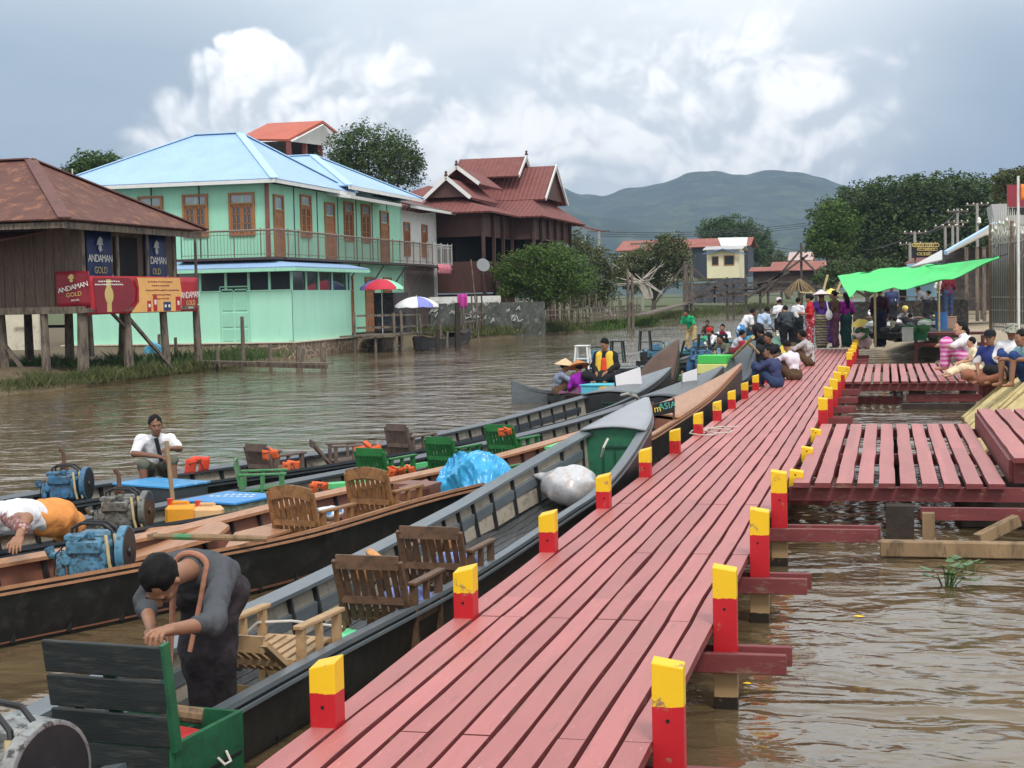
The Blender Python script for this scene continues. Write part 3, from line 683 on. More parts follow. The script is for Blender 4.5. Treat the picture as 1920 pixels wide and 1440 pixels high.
for i, y in enumerate([3.8]+YS):
    xr = -.52
    if abs(y-12.44) < .3: xr = -.08
    m = world_mb(dock)
    for dy in (-.085, .085):
        m.box(((-2.42+xr)/2 if dy < 0 else (-2.42+xr+.02)/2, y+.02+dy, .262 if dy < 0 else .268), (xr+2.42 if dy < 0 else xr+2.44, .045, .105), bev=.004)
    m.build('crossbeam', RED_SIDE, dock)
    for side in (-1, 1):
        if side > 0 and i in (5, 6, 7, 13, 14): top = .52
        else: top = .715 if side < 0 else .755
        w, d = (.112, .115) if side < 0 else (.125, .075)
        cx = -2.262 if side < 0 else -.842
        top += nz(y, side, 2, 3)*.02; m = world_mb(dock); a = .012 if side < 0 else .030; sl_ = .03*nz(y*3, side, 0); q = .0
        vs = []
        for (sx, sy_) in ((-1, -1), (1, -1), (1, 1), (-1, 1)):
            vs.append((cx+sx*w/2+nz(y, 5)*.01, y+.02+sy_*d/2, -.7 if top > .6 else .36))
        for (sx, sy_) in ((-1, -1), (1, -1), (1, 1), (-1, 1)):
            vs.append((cx+sx*w/2+nz(y, 7)*.012+nz(y, 9, side)*.022, y+.02+sy_*d/2, top+(sx*.014 if side < 0 else -sx*.010)+sy_*.006+sl_*.2))
        m.add(vs, [(3, 2, 1, 0), (4, 5, 6, 7), (0, 1, 5, 4), (1, 2, 6, 5), (2, 3, 7, 6), (3, 0, 4, 7)])
        p = m.build('post', U0 if top < .6 else POSTM, dock); p.matrix_local = Matrix.Translation((0, nz(y, 3, side)*.012, 0)) @ p.matrix_local; md = p.modifiers.new('b', 'BEVEL'); md.width = .004; md.segments = 2; md.limit_method = 'ANGLE'
        m = world_mb(dock); m.lathe((cx, y+.02-d/2-.001, .535 if top > .6 else .48), [(.0, .001), (.008, .0015), (.008, -.004), (0, -.004)], 10, axis=(0, -1, 0)); m.build('bolt_hole', HOLE, p)
# ---- side landings off the jetty
def landing(label, y0, y1, x0, x1, n, z, pw, seed):
    t = thing('landing', label, 'landing stage', ((x0+x1)/2, (y0+y1)/2, 0)); m = world_mb(t); pit = (x1-x0)/n
    for i in range(n):
        x = x0+pit*(i+.5)
        plank(m, (x, y0+nz(i, seed)*.05, z), (x, y1+nz(i, seed, 3)*.06, z), pw*(1+nz(i, seed, 8)*.10), .045, 12, .0055, seed*31+i*5)
    m.build('deck', [RED_TOP, RED_SIDE], t); return t
l1 = landing('near side landing of ten wide red planks with dark gaps beside the jetty', 14.2, 20.5, -.86, 1.03, 10, .455, .148, 3)
m = world_mb(l1)
m.box((.75, 14.32, .345), (3.26, .07, .125)); m.box((.7, 20.3, .35), (3.2, .08, .11)); m.box((.7, 17.2, .352), (3.2, .08, .11)); m.build('beam', RED_SIDE, l1)
m = world_mb(l1); m.box((1.0, 13.62, .27), (1.46, .06, .105)); m.build('beam', RED_SIDE, l1)
m = world_mb(l1); m.box((.95, 12.95, .075), (2.04, .12, .13), bev=.01); m.box((.33, 13.45, .16), (.10, .10, .28)); m.bar((.72, 13.3, .1), (1.05, 13.5, .24), .09, .09); m.build('brace', RAWWOOD, l1)
m = world_mb(l1)
for x, y in ((.10, 14.0), (.12, 17.3), (.1, 20.2), (1.6, 14.3), (1.6, 18)): m.box((x, y, -.1), (.24, .2, .78))
m.box((1.1, 15.4, .15), (.9, 1.6, .28)); m.build('support', DARKWOOD, l1)
st = landing('raised red plank step above the near side landing', 14.45, 20.3, 1.08, 2.4, 6, .66, .185, 9)
m = world_mb(st); m.box((1.78, 14.62, .515), (1.34, .06, .20)); m.box((1.09, 17.4, .52), (.05, 5.5, .20)); m.build('riser', RED_SIDE, st)
l2 = landing('farther side landing of narrow red planks between jetty and seated family', 29.9, 36.9, -.80, 1.62, 14, .455, .128, 5)
m = world_mb(l2); m.box((.6, 30.05, .335), (2.9, .08, .135)); m.box((.5, 36.6, .34), (2.6, .1, .12)); m.box((-.2, 30.6, .06), (.9, .1, .14)); m.box((1.1, 30.2, .12), (1.5, .12, .14)); m.build('beam', RED_SIDE, l2)
m = world_mb(l2)
for x, y in ((.55, 30.3), (.6, 34), (1.5, 30.8), (.2, 36.4)): m.box((x, y, -.1), (.3, .3, .8))
m.box((.9, 28.9, .0), (1.3, .16, .22)); m.build('support', DARKWOOD, l2)
# little ramp-like bench on which the young men sit
bn = thing('bench', 'low dark red plank bench where the family sits by the far landing', 'bench', (2.0, 27.6, 0)); m = world_mb(bn)
m.box((2.05, 27.3, .60), (1.1, 1.7, .05)); m.box((2.05, 26.5, .50), (1.16, .06, .16)); m.box((1.5, 27.3, .50), (.06, 1.7, .16)); m.build('seat', RED_SIDE, bn)
for x in (1.58, 2.5):
    m = world_mb(bn); m.box((x, 26.7, .25), (.1, .1, .42)); m.build('leg', RED_SIDE, bn)
# bamboo mats on the slope
BAM = mat('split_bamboo', (.52, .42, .20), .55, .2, 8, col2=(.30, .21, .09), lo=.55, hi=.68, bump=.004, bscale=60)
bmt = thing('bamboo_mat', 'yellow split bamboo mat laid over the bank slope', 'mat', (1.8, 24, .5)); m = world_mb(bmt)
rr = random.Random(3)
for i in range(78):
    t = i/77; y = 20.9+5.6*t; a = Vector((1.18+.1*rr.random(), y-.15, .06+.02*rr.random())); b_ = Vector((2.75, y+.7, 1.25+.03*rr.random()))
    m.tube([a, a.lerp(b_, .5)+Vector((0, rr.uniform(-.06, .06), rr.uniform(.0, .07))), b_+Vector((rr.uniform(-.2, .2), rr.uniform(-.1, .1), .02))], .026+.012*rr.random(), 6)
m.build('culms', BAM, bmt, smooth=True)
m = MB(); m.grid(lambda u, v: (1.1+2.2*v, 20.4+u*6.6, -.25+1.40*v+nz(u*9, v*3)*.03), 20, 8); struct(m.build('mat_slope', M_sand, smooth='all'))
# ------------------------------------------------------------------ long-tail boats
BLACKHULL = mat('black_hull', (.012, .013, .013), .5, .5, 3, col2=(.035, .035, .033), lo=.5, hi=.7, bump=.003, bscale=20)
INNER = mat('inner_hull_panel', (.33, .29, .23), .8, .15, 5, col2=(.20, .18, .15), lo=.5, hi=.65)
RIB = mat('black_rib', (.018, .019, .020), .5, .3, 8)
RAIL = mat('slate_grey_paint', (.115, .135, .150), .38, .15, 4, col2=(.17, .175, .17), lo=.56, hi=.68, bump=.002, bscale=40, stretch=(3, .5, 3), spec=.6)
RAILD = mat('charcoal_paint', (.050, .060, .070), .36, .18, 4, col2=(.09, .09, .09), lo=.58, hi=.7, bump=.002, bscale=40, stretch=(3, .5, 3), spec=.6)
FLOOR = mat('tarred_boards', (.045, .048, .050), .5, .35, 5, col2=(.10, .10, .10), lo=.52, hi=.66, bump=.004, bscale=40, stretch=(4, .5, 1), spec=.55)
BRWOOD = mat('varnished_plank', (.40, .20, .105), .45, .15, 5, col2=(.28, .14, .08), lo=.5, hi=.68, bump=.002, bscale=30, stretch=(4, .6, 2), spec=.5)
BROWN = mat('brown_paint', (.20, .085, .055), .5, .15, 5)
def catmull(st, n):
    st = np.array(st, float); t = np.linspace(0, len(st)-1, n); out = []
    for u in t:
        i = min(int(u), len(st)-2); f = u-i; p1, p2 = st[i], st[i+1]; p0 = st[max(i-1, 0)]; p3 = st[min(i+2, len(st)-1)]
        out.append(.5*((2*p1)+(-p0+p2)*f+(2*p0-5*p1+4*p2-p3)*f*f+(-p0+3*p1-3*p2+p3)*f**3))
    return np.array(out)
def boat(label, st, foredeck, rail=RAIL, hull=BLACKHULL, inner=INNER, floor=FLOOR, deckm=None, bulk=None, n=64, name='longtail_boat', group=None, floor_z=.03, rib_step=.42, second=True, open_deck=.0, crown=.06, cat='boat', ribm=RIB):
    S = catmull(st, n); mid = st[len(st)//2]; t = thing(name, label, cat, ((mid[1]+mid[2])/2, mid[0], 0), 0, group)
    y, xl, xr, z = S.T
    m = world_mb(t); vs = []; k = 7
    for i in range(n):
        w = xr[i]-xl[i]; c = (xl[i]+xr[i])/2; b_ = -.12+max(0, z[i]-.45)*.9
        for (f, zz) in ((-.5, z[i]), (-.47, z[i]*.5+b_*.5), (-.34, b_), (0, b_-.06), (.34, b_), (.47, z[i]*.5+b_*.5), (.5, z[i])): vs.append((c+f*w, y[i], zz))
    fs = [(i*k+j, (i+1)*k+j, (i+1)*k+j+1, i*k+j+1) for i in range(n-1) for j in range(k-1)]
    m.add(vs, fs); m.add(vs[:k], [list(range(k))]); m.add(vs[-k:], [list(range(k))[::-1]])
    m.build('hull', hull, t, smooth=True)
    # inner skin
    m = world_mb(t); vs = []
    for i in range(n):
        w = max(.02, xr[i]-xl[i]-.05); c = (xl[i]+xr[i])/2; fz = max(floor_z, floor_z+max(0, z[i]-.45)*.9)
        for (f, zz) in ((-.5, z[i]-.012), (-.44, fz), (.44, fz), (.5, z[i]-.012)): vs.append((c+f*w, y[i], zz))
    m.add(vs, [(i*4+j, i*4+j+1, (i+1)*4+j+1, (i+1)*4+j) for i in range(n-1) for j in (0, 2)]); m.build('lining', inner, t)
    m = world_mb(t)
    for kx in range(9):     # floor boards
        vs = []
        for i in range(n):
            w = max(.02, xr[i]-xl[i]-.05)*.88; c = (xl[i]+xr[i])/2; fz = floor_z+.012+max(0, z[i]-.45)*.9+nz(kx, 2, 0, 7)*.006
            a = c-w/2+w*kx/9+.004; b2 = c-w/2+w*(kx+1)/9-.004; vs += [(a, y[i], fz), (b2, y[i], fz)]
        m.add(vs, [(i*2, i*2+1, i*2+3, i*2+2) for i in range(n-1)])
    m.build('floorboards', floor, t)
    cum = np.concatenate([[0], np.cumsum(np.hypot(np.diff(y), np.diff((xl+xr)/2)))]); L_ = cum[-1]
    def ev(s): return [np.interp(s, cum, a) for a in (y, xl, xr, z)]
    m = world_mb(t); s = .3
    while s < L_-.5:
        yy, a, b2, zz = ev(s)
        if yy < foredeck+.0:
            for sg, x in ((1, a), (-1, b2)): m.bar((x+sg*.035, yy, zz-.02), (x+sg*(.03+.06*(b2-a)), yy, floor_z+.0), .045, .03)
        s += rib_step
    m.build('ribs', ribm, t)
    def strip(off, dz, w, h, y_end, mm, nm, tilt=0):
        for sg, X in ((1, xl), (-1, xr)):
            m = world_mb(t); vs = []; cnt = 0
            for i in range(n):
                if y[i] > y_end: break
                W_ = xr[i]-xl[i]; ww = min(w, W_*.45); x0 = X[i]+sg*off*min(1, W_/.6); zz = z[i]+dz; cnt += 1
                vs += [(x0, y[i], zz), (x0+sg*ww, y[i], zz-tilt), (x0+sg*ww, y[i], zz-h-tilt), (x0, y[i], zz-h)]
            f = []
            for i in range(cnt-1):
                for j in range(4): q = (4*i+j, 4*i+(j+1) % 4, 4*i+4+(j+1) % 4, 4*i+4+j); f.append(q if sg > 0 else q[::-1])
            f += [(3, 2, 1, 0), (4*cnt-4, 4*cnt-3, 4*cnt-2, 4*cnt-1)]
            m.add(vs, f); m.build(nm, mm, t)
    strip(-.008, .022, .105, .026, 1e9, rail, 'gunwale', .022); strip(-.022, -.022, .018, .016, 1e9, rail, 'rubbing_strake', 0)
    if second: strip(.035, -.135, .038, .085, foredeck, rail, 'stringer', .01)
    # foredeck
    ii = [i for i in range(n) if y[i] >= foredeck]
    m = world_mb(t); vs = []; q = 7
    for i in ii:
        w = xr[i]-xl[i]; c = (xl[i]+xr[i])/2
        for j in range(q): f = j/(q-1); vs.append((xl[i]+w*f, y[i], z[i]+.030+crown*w*math.sin(f*math.pi)))
    m.add(vs, [(a*q+j, a*q+j+1, (a+1)*q+j+1, (a+1)*q+j) for a in range(len(ii)-1) for j in range(q-1)]); m.build('foredeck', deckm or rail, t, smooth=True, solid=.02)
    if bulk:
        yy, a, b2, zz = [np.interp(foredeck+.12, y, v) for v in (y, xl, xr, z)]
        m = world_mb(t); c = (a+b2)/2; w = (b2-a)-.05
        m.poly([(c-w/2, yy, zz+.01), (c, yy, zz+.01+crown*w), (c+w/2, yy, zz+.01), (c+w*.42, yy, floor_z), (c-w*.42, yy, floor_z)], .02, nrm=(0, -1, 0)); bo = m.build('bulkhead', bulk, t)
        m = world_mb(t)
        for dx in (-.12, .0, .12): m.box((c+dx, yy-.016, floor_z+(zz-floor_z)*.42), (.012, .012, (zz-floor_z)*.7))
        m.box((c, yy-.017, floor_z+(zz-floor_z)*.80), (.26, .012, .015)); m.build('door_frame', mat('door_groove', (.01, .06, .035), .6), bo)
    t['_st'] = 0
    del t['_st']
    return t
A_ST = [(2.6, -3.42, -3.02, .44), (4.2, -3.75, -3.08, .37), (5.55, -3.86, -3.0, .34), (7.5, -3.84, -2.86, .35), (9.8, -3.76, -2.68, .35), (12.7, -3.72, -2.60, .37), (13.6, -3.66, -2.52, .42), (14.4, -3.46, -2.44, .55), (15.2, -3.14, -2.38, .74), (16.2, -2.90, -2.42, .88), (17.2, -2.66, -2.60, 1.0)]
B_ST = [(6.6, -6.9, -6.5, .48), (8.0, -6.75, -5.8, .42), (8.8, -6.55, -5.5, .40), (9.7, -6.15, -5.05, .40), (11.2, -5.60, -4.40, .40), (13.5, -5.15, -4.0, .40), (16.2, -4.42, -3.25, .41), (18.3, -3.95, -2.84, .45), (20.0, -3.60, -2.72, .50), (22, -3.25, -2.62, .57), (23.6, -2.97, -2.54, .66), (25.2, -2.62, -2.45, .82), (26.3, -2.42, -2.38, .95)]
C_ST = [(8.6, -7.7, -7.3, .44), (10.3, -7.45, -6.49, .36), (11.7, -7.05, -5.96, .35), (12.8, -6.62, -5.5, .35), (14.8, -6.02, -5.02, .35), (17, -5.38, -4.35, .36), (19.5, -4.72, -3.78, .39), (22, -4.15, -3.32, .46), (24, -3.72, -3.02, .57), (25.8, -3.28, -2.86, .71), (27.4, -2.85, -2.80, .86)]
D_ST = [(11.0, -8.9, -8.5, .46), (12.2, -8.6, -7.65, .38), (14.3, -7.97, -6.85, .37), (16.3, -7.12, -5.95, .37), (18.5, -6.15, -5.12, .39), (21, -5.65, -4.55, .40), (23.2, -5.25, -4.15, .46), (25, -4.75, -3.92, .57), (26.5, -4.3, -3.82, .69), (27.9, -3.86, -3.80, .82)]
SLATE = mat('lilac_grey_paint', (.30, .31, .34), .5, .08, 3, spec=.5)
GREEN_P = mat('dark_green_paint', (.02, .14, .07), .5, .15, 5, col2=(.02, .09, .05), lo=.5, hi=.65)
boatA = boat('black boat with slate grey rails and raised grey bow moored against the jetty', A_ST, 15.45, deckm=SLATE, bulk=GREEN_P, n=90)
boatB = boat('black hulled boat with varnished wooden gunwales and long wooden foredeck', B_ST, 20.2, rail=BRWOOD, deckm=BRWOOD, bulk=BROWN, inner=BROWN, floor=BRWOOD, n=90, second=False)
boatC = boat('charcoal railed boat carrying green chairs between two moored boats', C_ST, 23.6, rail=RAILD, deckm=RAILD, bulk=RIB, n=80)
boatD = boat('outermost long charcoal boat with dark brown chairs and open bow', D_ST, 24.6, rail=RAILD, deckm=RAIL, bulk=RIB, n=80)  # black bulkhead: its colour stands in for shade inside the open bow

# ---- chairs
WOODS = {'brown': mat('teak_slats', (.25, .125, .050), .5, .25, 6, col2=(.13, .065, .030), lo=.5, hi=.65, bump=.002, bscale=40),
         'dark': mat('dark_teak_slats', (.125, .068, .038), .55, .3, 6, col2=(.06, .035, .022), lo=.5, hi=.65, bump=.002, bscale=40),
         'grey': mat('greyed_teak_slats', (.13, .090, .072), .7, .25, 6, col2=(.08, .055, .045), lo=.5, hi=.65, bump=.002, bscale=40),
         'green': mat('green_chair_paint', (.020, .145, .035), .5, .2, 6, col2=(.03, .20, .06), lo=.55, hi=.7),
         'greengrey': mat('worn_green_paint', (.05, .22, .08), .6, .2, 6, col2=(.16, .17, .12), lo=.48, hi=.62),
         'pale': mat('pale_teak', (.42, .27, .14), .6, .2, 6, col2=(.28, .17, .09), lo=.5, hi=.65)}
def chair(label, wood, loc, rz=0, w=.46, back=True, recline=.22, arch=False, top_h=.74, s=1.0, arm=None, seatm=None):
    wm_ = WOODS[wood]; am = WOODS[arm] if arm else wm_
    t = thing('armchair', label, 'chair', loc, rz); t.scale = (s,)*3; d = .46; sh = .27
    m = MB(); hw = w/2-.03
    for i in range(6): x = -hw+.03+(2*hw-.06)*i/5; m.bar((x, -d/2+.03, sh), (x, d/2-.02, sh+.03), .045, .016)
    m.bar((-hw, d/2-.02, sh+.01), (hw, d/2-.02, sh+.01), .03, .05); m.bar((-hw, -d/2+.02, sh-.015), (hw, -d/2+.02, sh-.015), .03, .05)
    m.build('seat', WOODS[seatm] if seatm else wm_, t)
    if back:
        m = MB(); y0 = -d/2+.02; dy = -recline*(top_h-.22); B0 = Vector((0, y0, .22)); B1 = Vector((0, y0+dy, top_h))
        for i in range(7): x = -hw+.045+(2*hw-.09)*i/6; m.bar(B0.lerp(B1, .0)+Vector((x, 0, 0)), B0.lerp(B1, .88)+Vector((x, 0, 0)), w*.070, .014, up=(0, 1, 0))
        if arch: 
            q = [B0.lerp(B1, .90+.08*math.sin(math.pi*k/8))+Vector((-hw+2*hw*k/8, 0, 0)) for k in range(9)]
            for a, b_ in zip(q[:-1], q[1:]): m.bar(a, b_, .022, .10)
        else: m.bar(B0.lerp(B1, .93)+Vector((-hw, 0, 0)), B0.lerp(B1, .93)+Vector((hw, 0, 0)), .022, .085)
        m.bar(B0.lerp(B1, .34)+Vector((-hw, -.018, 0)), B0.lerp(B1, .34)+Vector((hw, -.018, 0)), .02, .045)
        for sx in (-1, 1): m.bar(B0+Vector((sx*(hw+.005), 0, -.03)), B0.lerp(B1, .95)+Vector((sx*(hw+.005), 0, 0)), .04, .028, up=(0, 1, 0))
        m.build('backrest', wm_, t)
    for sx in (-1, 1):
        m = MB(); m.box((sx*(w/2), .01, .455), (.055, d+.06, .024), bev=.005); m.bar((sx*w/2, 0, .26), (sx*w/2, 0, .445), .035, .028); m.build('armrest', am, t)
        for sy_ in (-1, 1):
            m = MB(); m.box((sx*w/2, sy_*(d/2-.02), .222), (.042, .042, .444)); m.build('leg', am, t)
    m = MB()
    for sy_ in (-1, 1): m.bar((-w/2, sy_*(d/2-.02), .10), (w/2, sy_*(d/2-.02), .10), .022, .045)
    for sx in (-1, 1): m.bar((sx*w/2, -d/2, .24), (sx*w/2, d/2, .24), .022, .05)
    m.build('stretcher', wm_, t); return t
fz = .045; dirA, dirB, dirC, dirD = -.02, R(-13), R(-15), R(-20)
CH = dict(recline=.42, top_h=.70)
chair('pale slatted armchair just behind the bending man in the near boat', 'pale', (-3.20, 7.75, fz), R(-6), back=True, arm='pale', top_h=.45, recline=1.6)
chair('dark brown slatted armchair with orange life jacket on its back in the near boat', 'dark', (-2.98, 9.0, fz), R(-4), w=.46, recline=.42, top_h=.63)
chair('dark brown slatted armchair farther up the near boat, third from the stern', 'dark', (-2.96, 10.2, fz), R(-4), w=.48, recline=.40, top_h=.62)
chair('teak armchair with arched back nearest the stern of the wooden railed boat', 'brown', (-4.62, 11.95, .045), R(-12), w=.46, arch=True, recline=.3, top_h=.64)
chair('teak armchair with arched back in front of the blue tarpaulin', 'brown', (-4.42, 13.25, .045), R(-12), w=.46, arch=True, recline=.3, top_h=.64)
chair('dark green chair wrapped in crumpled blue tarpaulin', 'green', (-3.90, 15.0, .045), R(-15), w=.44, top_h=.62)
chair('worn green armchair turned sideways with a white bag on it', 'greengrey', (-6.05, 14.3, .10), R(-70), w=.42, arm='greengrey', top_h=.60, s=.9)
chair('green slatted chair behind the arched teak chairs', 'green', (-5.28, 15.9, .045), R(-16), w=.40, recline=.35, top_h=.56)
chair('green slatted chair just left of the blue tarpaulin, farther back', 'green', (-4.86, 17.1, .045), R(-16), w=.40, recline=.35, top_h=.57)
chair('green slatted armchair nearest the bow, right of the blue tarpaulin', 'green', (-4.42, 18.2, .045), R(-16), w=.42, recline=.35, top_h=.62)
chair('dark weathered slatted chair nearest the seated man in white', 'grey', (-6.60, 16.0, .06), R(-22), w=.37, recline=.3, top_h=.58)
chair('weathered slatted chair tipped low beside orange life jackets', 'grey', (-6.12, 17.1, .06), R(-60), w=.40, top_h=.50, recline=.9)
chair('dark weathered slatted chair farthest along the outer boat', 'grey', (-5.75, 18.3, .06), R(-20), w=.37, recline=.25, top_h=.60)

# ---- diesel engines
CAST = {'blue': mat('engine_blue', (.070, .20, .31), .42, .25, 9, col2=(.035, .05, .055), lo=.50, hi=.62, spec=.5), 'grey': mat('engine_grey', (.16, .165, .15), .45, .3, 9, col2=(.06, .055, .05), lo=.48, hi=.62, spec=.5, metal=.3),
        'dblue': mat('engine_dark_blue', (.04, .14, .26), .4, .3, 8, col2=(.05, .06, .07), lo=.48, hi=.6, spec=.5), 'silver': mat('engine_silver', (.30, .30, .29), .4, .3, 9, col2=(.07, .065, .06), lo=.5, hi=.6, metal=.5)}
RUST = mat('rusty_iron', (.13, .065, .045), .85, .3, 12, bump=.003, bscale=50); RUBBER = mat('black_rubber', (.012, .012, .012), .5, .2, 10); HOSE = mat('yellowed_hose', (.42, .33, .17), .5, .2, 12); BLKIRON = mat('black_iron', (.02, .02, .022), .45, .3, 10)
def engine(label, kind, loc, rz, exhaust=True, s=1.0, wheel=None):
    t = thing('engine', label, 'engine', loc, rz); t.scale = (s,)*3; c = CAST[kind]; wc = CAST[wheel or kind]
    m = MB(); m.box((0, 0, .16), (.34, .42, .26), bev=.03); m.box((-.02, .12, .30), (.26, .20, .10), bev=.03); m.box((-.02, -.16, .27), (.28, .16, .12), bev=.02)
    m.lathe((-.17, -.215, .17), [(.0, .012), (.035, .010), (.045, .0), (.045, -.02)], 14, axis=(0, -1, 0)); m.lathe((.05, -.215, .10), [(.0, .02), (.05, .014), (.055, .0), (.055, -.02)], 14, axis=(0, -1, 0))
    for i in range(5): m.box((.08-.03*i*2, -.212, .235), (.012, .02, .07))
    m.build('block', c, t, smooth=True)
    m = MB(); m.box((-.10, -.16, .345), (.16, .12, .05), bev=.015); m.lathe((.02, -.15, .33), [(.03, 0), (.03, .05), (.02, .06), (0, .06)], 12); m.build('fuel_tank', c, t, smooth=True)
    m = MB(); m.lathe((.245, 0, .20), [(.03, -.035), (.15, -.030), (.19, -.035), (.205, -.03), (.205, .03), (.19, .035), (.15, .020), (.03, .03), (0, .03)], 36, axis=(1, 0, 0)); f = m.build('flywheel', wc, t, smooth=True)
    m = MB(); m.lathe((.245, 0, .20), [(.0, .05), (.035, .05), (.04, .028)], 16, axis=(1, 0, 0)); m.lathe((.245, 0, .20), [(.150, .021), (.188, .0345)], 36, axis=(1, 0, 0)); m.build('hub', BLKIRON, f, smooth=True)
    m = MB()
    for dy in (-.06, .06): m.tube([(-.16, dy-.02, .30), (-.15, dy-.02, .40), (-.08, dy-.02, .44), (.10, dy-.02, .43), (.17, dy-.03, .38), (.19, dy-.04, .28)], .013, 8)
    m.build('lifting_frame', BLKIRON, t, smooth=True)
    for i, dy in enumerate((-.20, -.13)):
        m = MB(); m.tube([(.15+.05*i, dy, .36), (.17+.05*i, dy-.03, .26), (.18+.05*i, dy-.03, .14), (.20+.04*i, dy-.02, .04)], .014, 8); m.build('hose', HOSE, t, smooth=True)
    m = MB(); m.tube([(-.17, -.05, .20), (-.27, -.06, .18), (-.33, -.06, .19), (-.35, -.06, .25)], [.03, .034, .036, .04], 10); m.build('intake_pipe', c, t, smooth=True)
    m = MB(); m.lathe((-.22, -.18, .05), [(.0, 0), (.035, .0), (.035, .12), (.02, .14), (0, .14)], 12); m.tube([(-.22, -.18, .19), (-.2, -.2, .25), (-.15, -.22, .24)], .006, 6); m.build('oil_filter', c, t, smooth=True)
    m = MB(); m.tube([(-.18, -.22, .03), (-.26, -.23, .06), (-.24, -.23, .22), (-.18, -.22, .28)], .006, 6); m.tube([(-.10, -.22, .30), (-.02, -.24, .34), (.08, -.22, .33)], .005, 6); m.build('cable', RUBBER, t)
    if exhaust:
        m = MB(); m.lathe((-.08, .14, .34), [(.05, 0), (.055, .05), (.05, .09), (.02, .10)], 12); m.tube([(-.08, .14, .42), (-.08, .14, .56), (-.12, .13, .62)], .024, 10); m.build('exhaust', RUST, t, smooth=True)
    m = MB(); m.box((.0, -.12, -.01), (.5, .06, .08)); m.box((.0, .12, -.01), (.5, .06, .08)); m.build('mounting', RIB, t); return t
engine('large silver grey engine cut off by the lower left corner', 'silver', (-3.17, 4.95, .33), R(-14), s=.98, exhaust=False)
engine('bright blue engine in the stern of the wooden railed boat', 'blue', at(160, 1088, .26)+Vector((.0, .15, 0)), R(12), s=.90, exhaust=False)
engine('dull grey engine in the stern of the charcoal boat', 'grey', at(222, 996, .28)+Vector((0, .1, 0)), R(10), s=.82)
engine('dark blue engine in the stern of the outermost boat, farthest back', 'dblue', at(117, 940, .30)+Vector((0, .1, 0)), R(10), s=.80)
# silencer pipe on outermost engine and third
# ---- green locker with its black lid open
LID = mat('black_boards_and_shade', (.020, .024, .024), .55, .35, 5, col2=(.05, .055, .05), lo=.52, hi=.68, bump=.003, bscale=40, stretch=(.5, 1, 3))  # black lid boards; also paints the shade on the locker front
GRN = mat('locker_green', (.014, .105, .045), .55, .25, 6, col2=(.02, .06, .03), lo=.5, hi=.66, bump=.002, bscale=40)
lk = thing('locker', 'green wooden locker with black boarded lid held open by the bending man', 'locker', (-3.0, 5.88, .0), R(-6))
m = MB()
for (c_, d_) in (((0, -.27, .26), (.50, .025, .36)), ((0, .27, .26), (.50, .025, .36)), ((-.24, 0, .26), (.025, .52, .36)), ((.24, 0, .26), (.025, .52, .36)), ((0, 0, .12), (.46, .52, .02))): m.box(c_, d_)
m.box((0, -.31, .10), (.62, .04, .09)); m.box((.28, 0, .10), (.03, .60, .09)); m.build('body', GRN, lk)
m = MB(); m.box((0, -.287, .30), (.47, .006, .26)); m.build('shaded_front', LID, lk)  # dark panel: shade on the locker's front put into the colour
m = MB(); m.box((.254, 0, .27), (.008, .50, .012)); m.build('groove', RIB, lk)
m = MB(); m.tube([(.258, .05, .30), (.285, .06, .27), (.285, .11, .27), (.258, .12, .31)], .006, 6); m.build('handle', mat('rope_white', (.6, .57, .5), .8), lk)
lid = MB(); h0 = .42; 
for i in range(3):
    z0 = h0+.01+i*.145; y0 = -.275-.16*(z0-h0); 
    lid.box((-.02, y0-.012, z0+.07), (.56, .02, .135), rx=R(9), bev=.004)
L1 = lid.build('lid', LID, lk)
m = MB()
m.bar((.26, -.262, h0-.0), (.26, -.33, h0+.445), .022, .05, up=(0, 1, 0)); m.bar((-.02, -.20, h0-.12), (-.02, -.32, h0+.43), .06, .015, up=(0, 1, 0)); m.build('lid_frame', GRN, L1)
t = thing('toolbox', 'red metal toolbox inside the green locker', 'toolbox', (-2.95, 5.83, .26), R(-20)); m = MB(); m.box((0, 0, .09), (.30, .18, .16), bev=.01); m.build('body', mat('toolbox_red', (.45, .02, .02), .35, .1, 8), t)
m = MB(); m.tube([(-.08, 0, .17), (-.08, 0, .20), (.08, 0, .20), (.08, 0, .17)], .006, 6); m.build('handle', mat('chrome', (.6, .6, .6), .2, .1, 5, metal=1), t)
t = MB(); t.tube([(-3.03, 6.0, .46), (-2.87, 6.05, .43)], .035, 10); tag(t.build('log', RAWWOOD), 'short round wooden log lying on the open green locker', 'log')
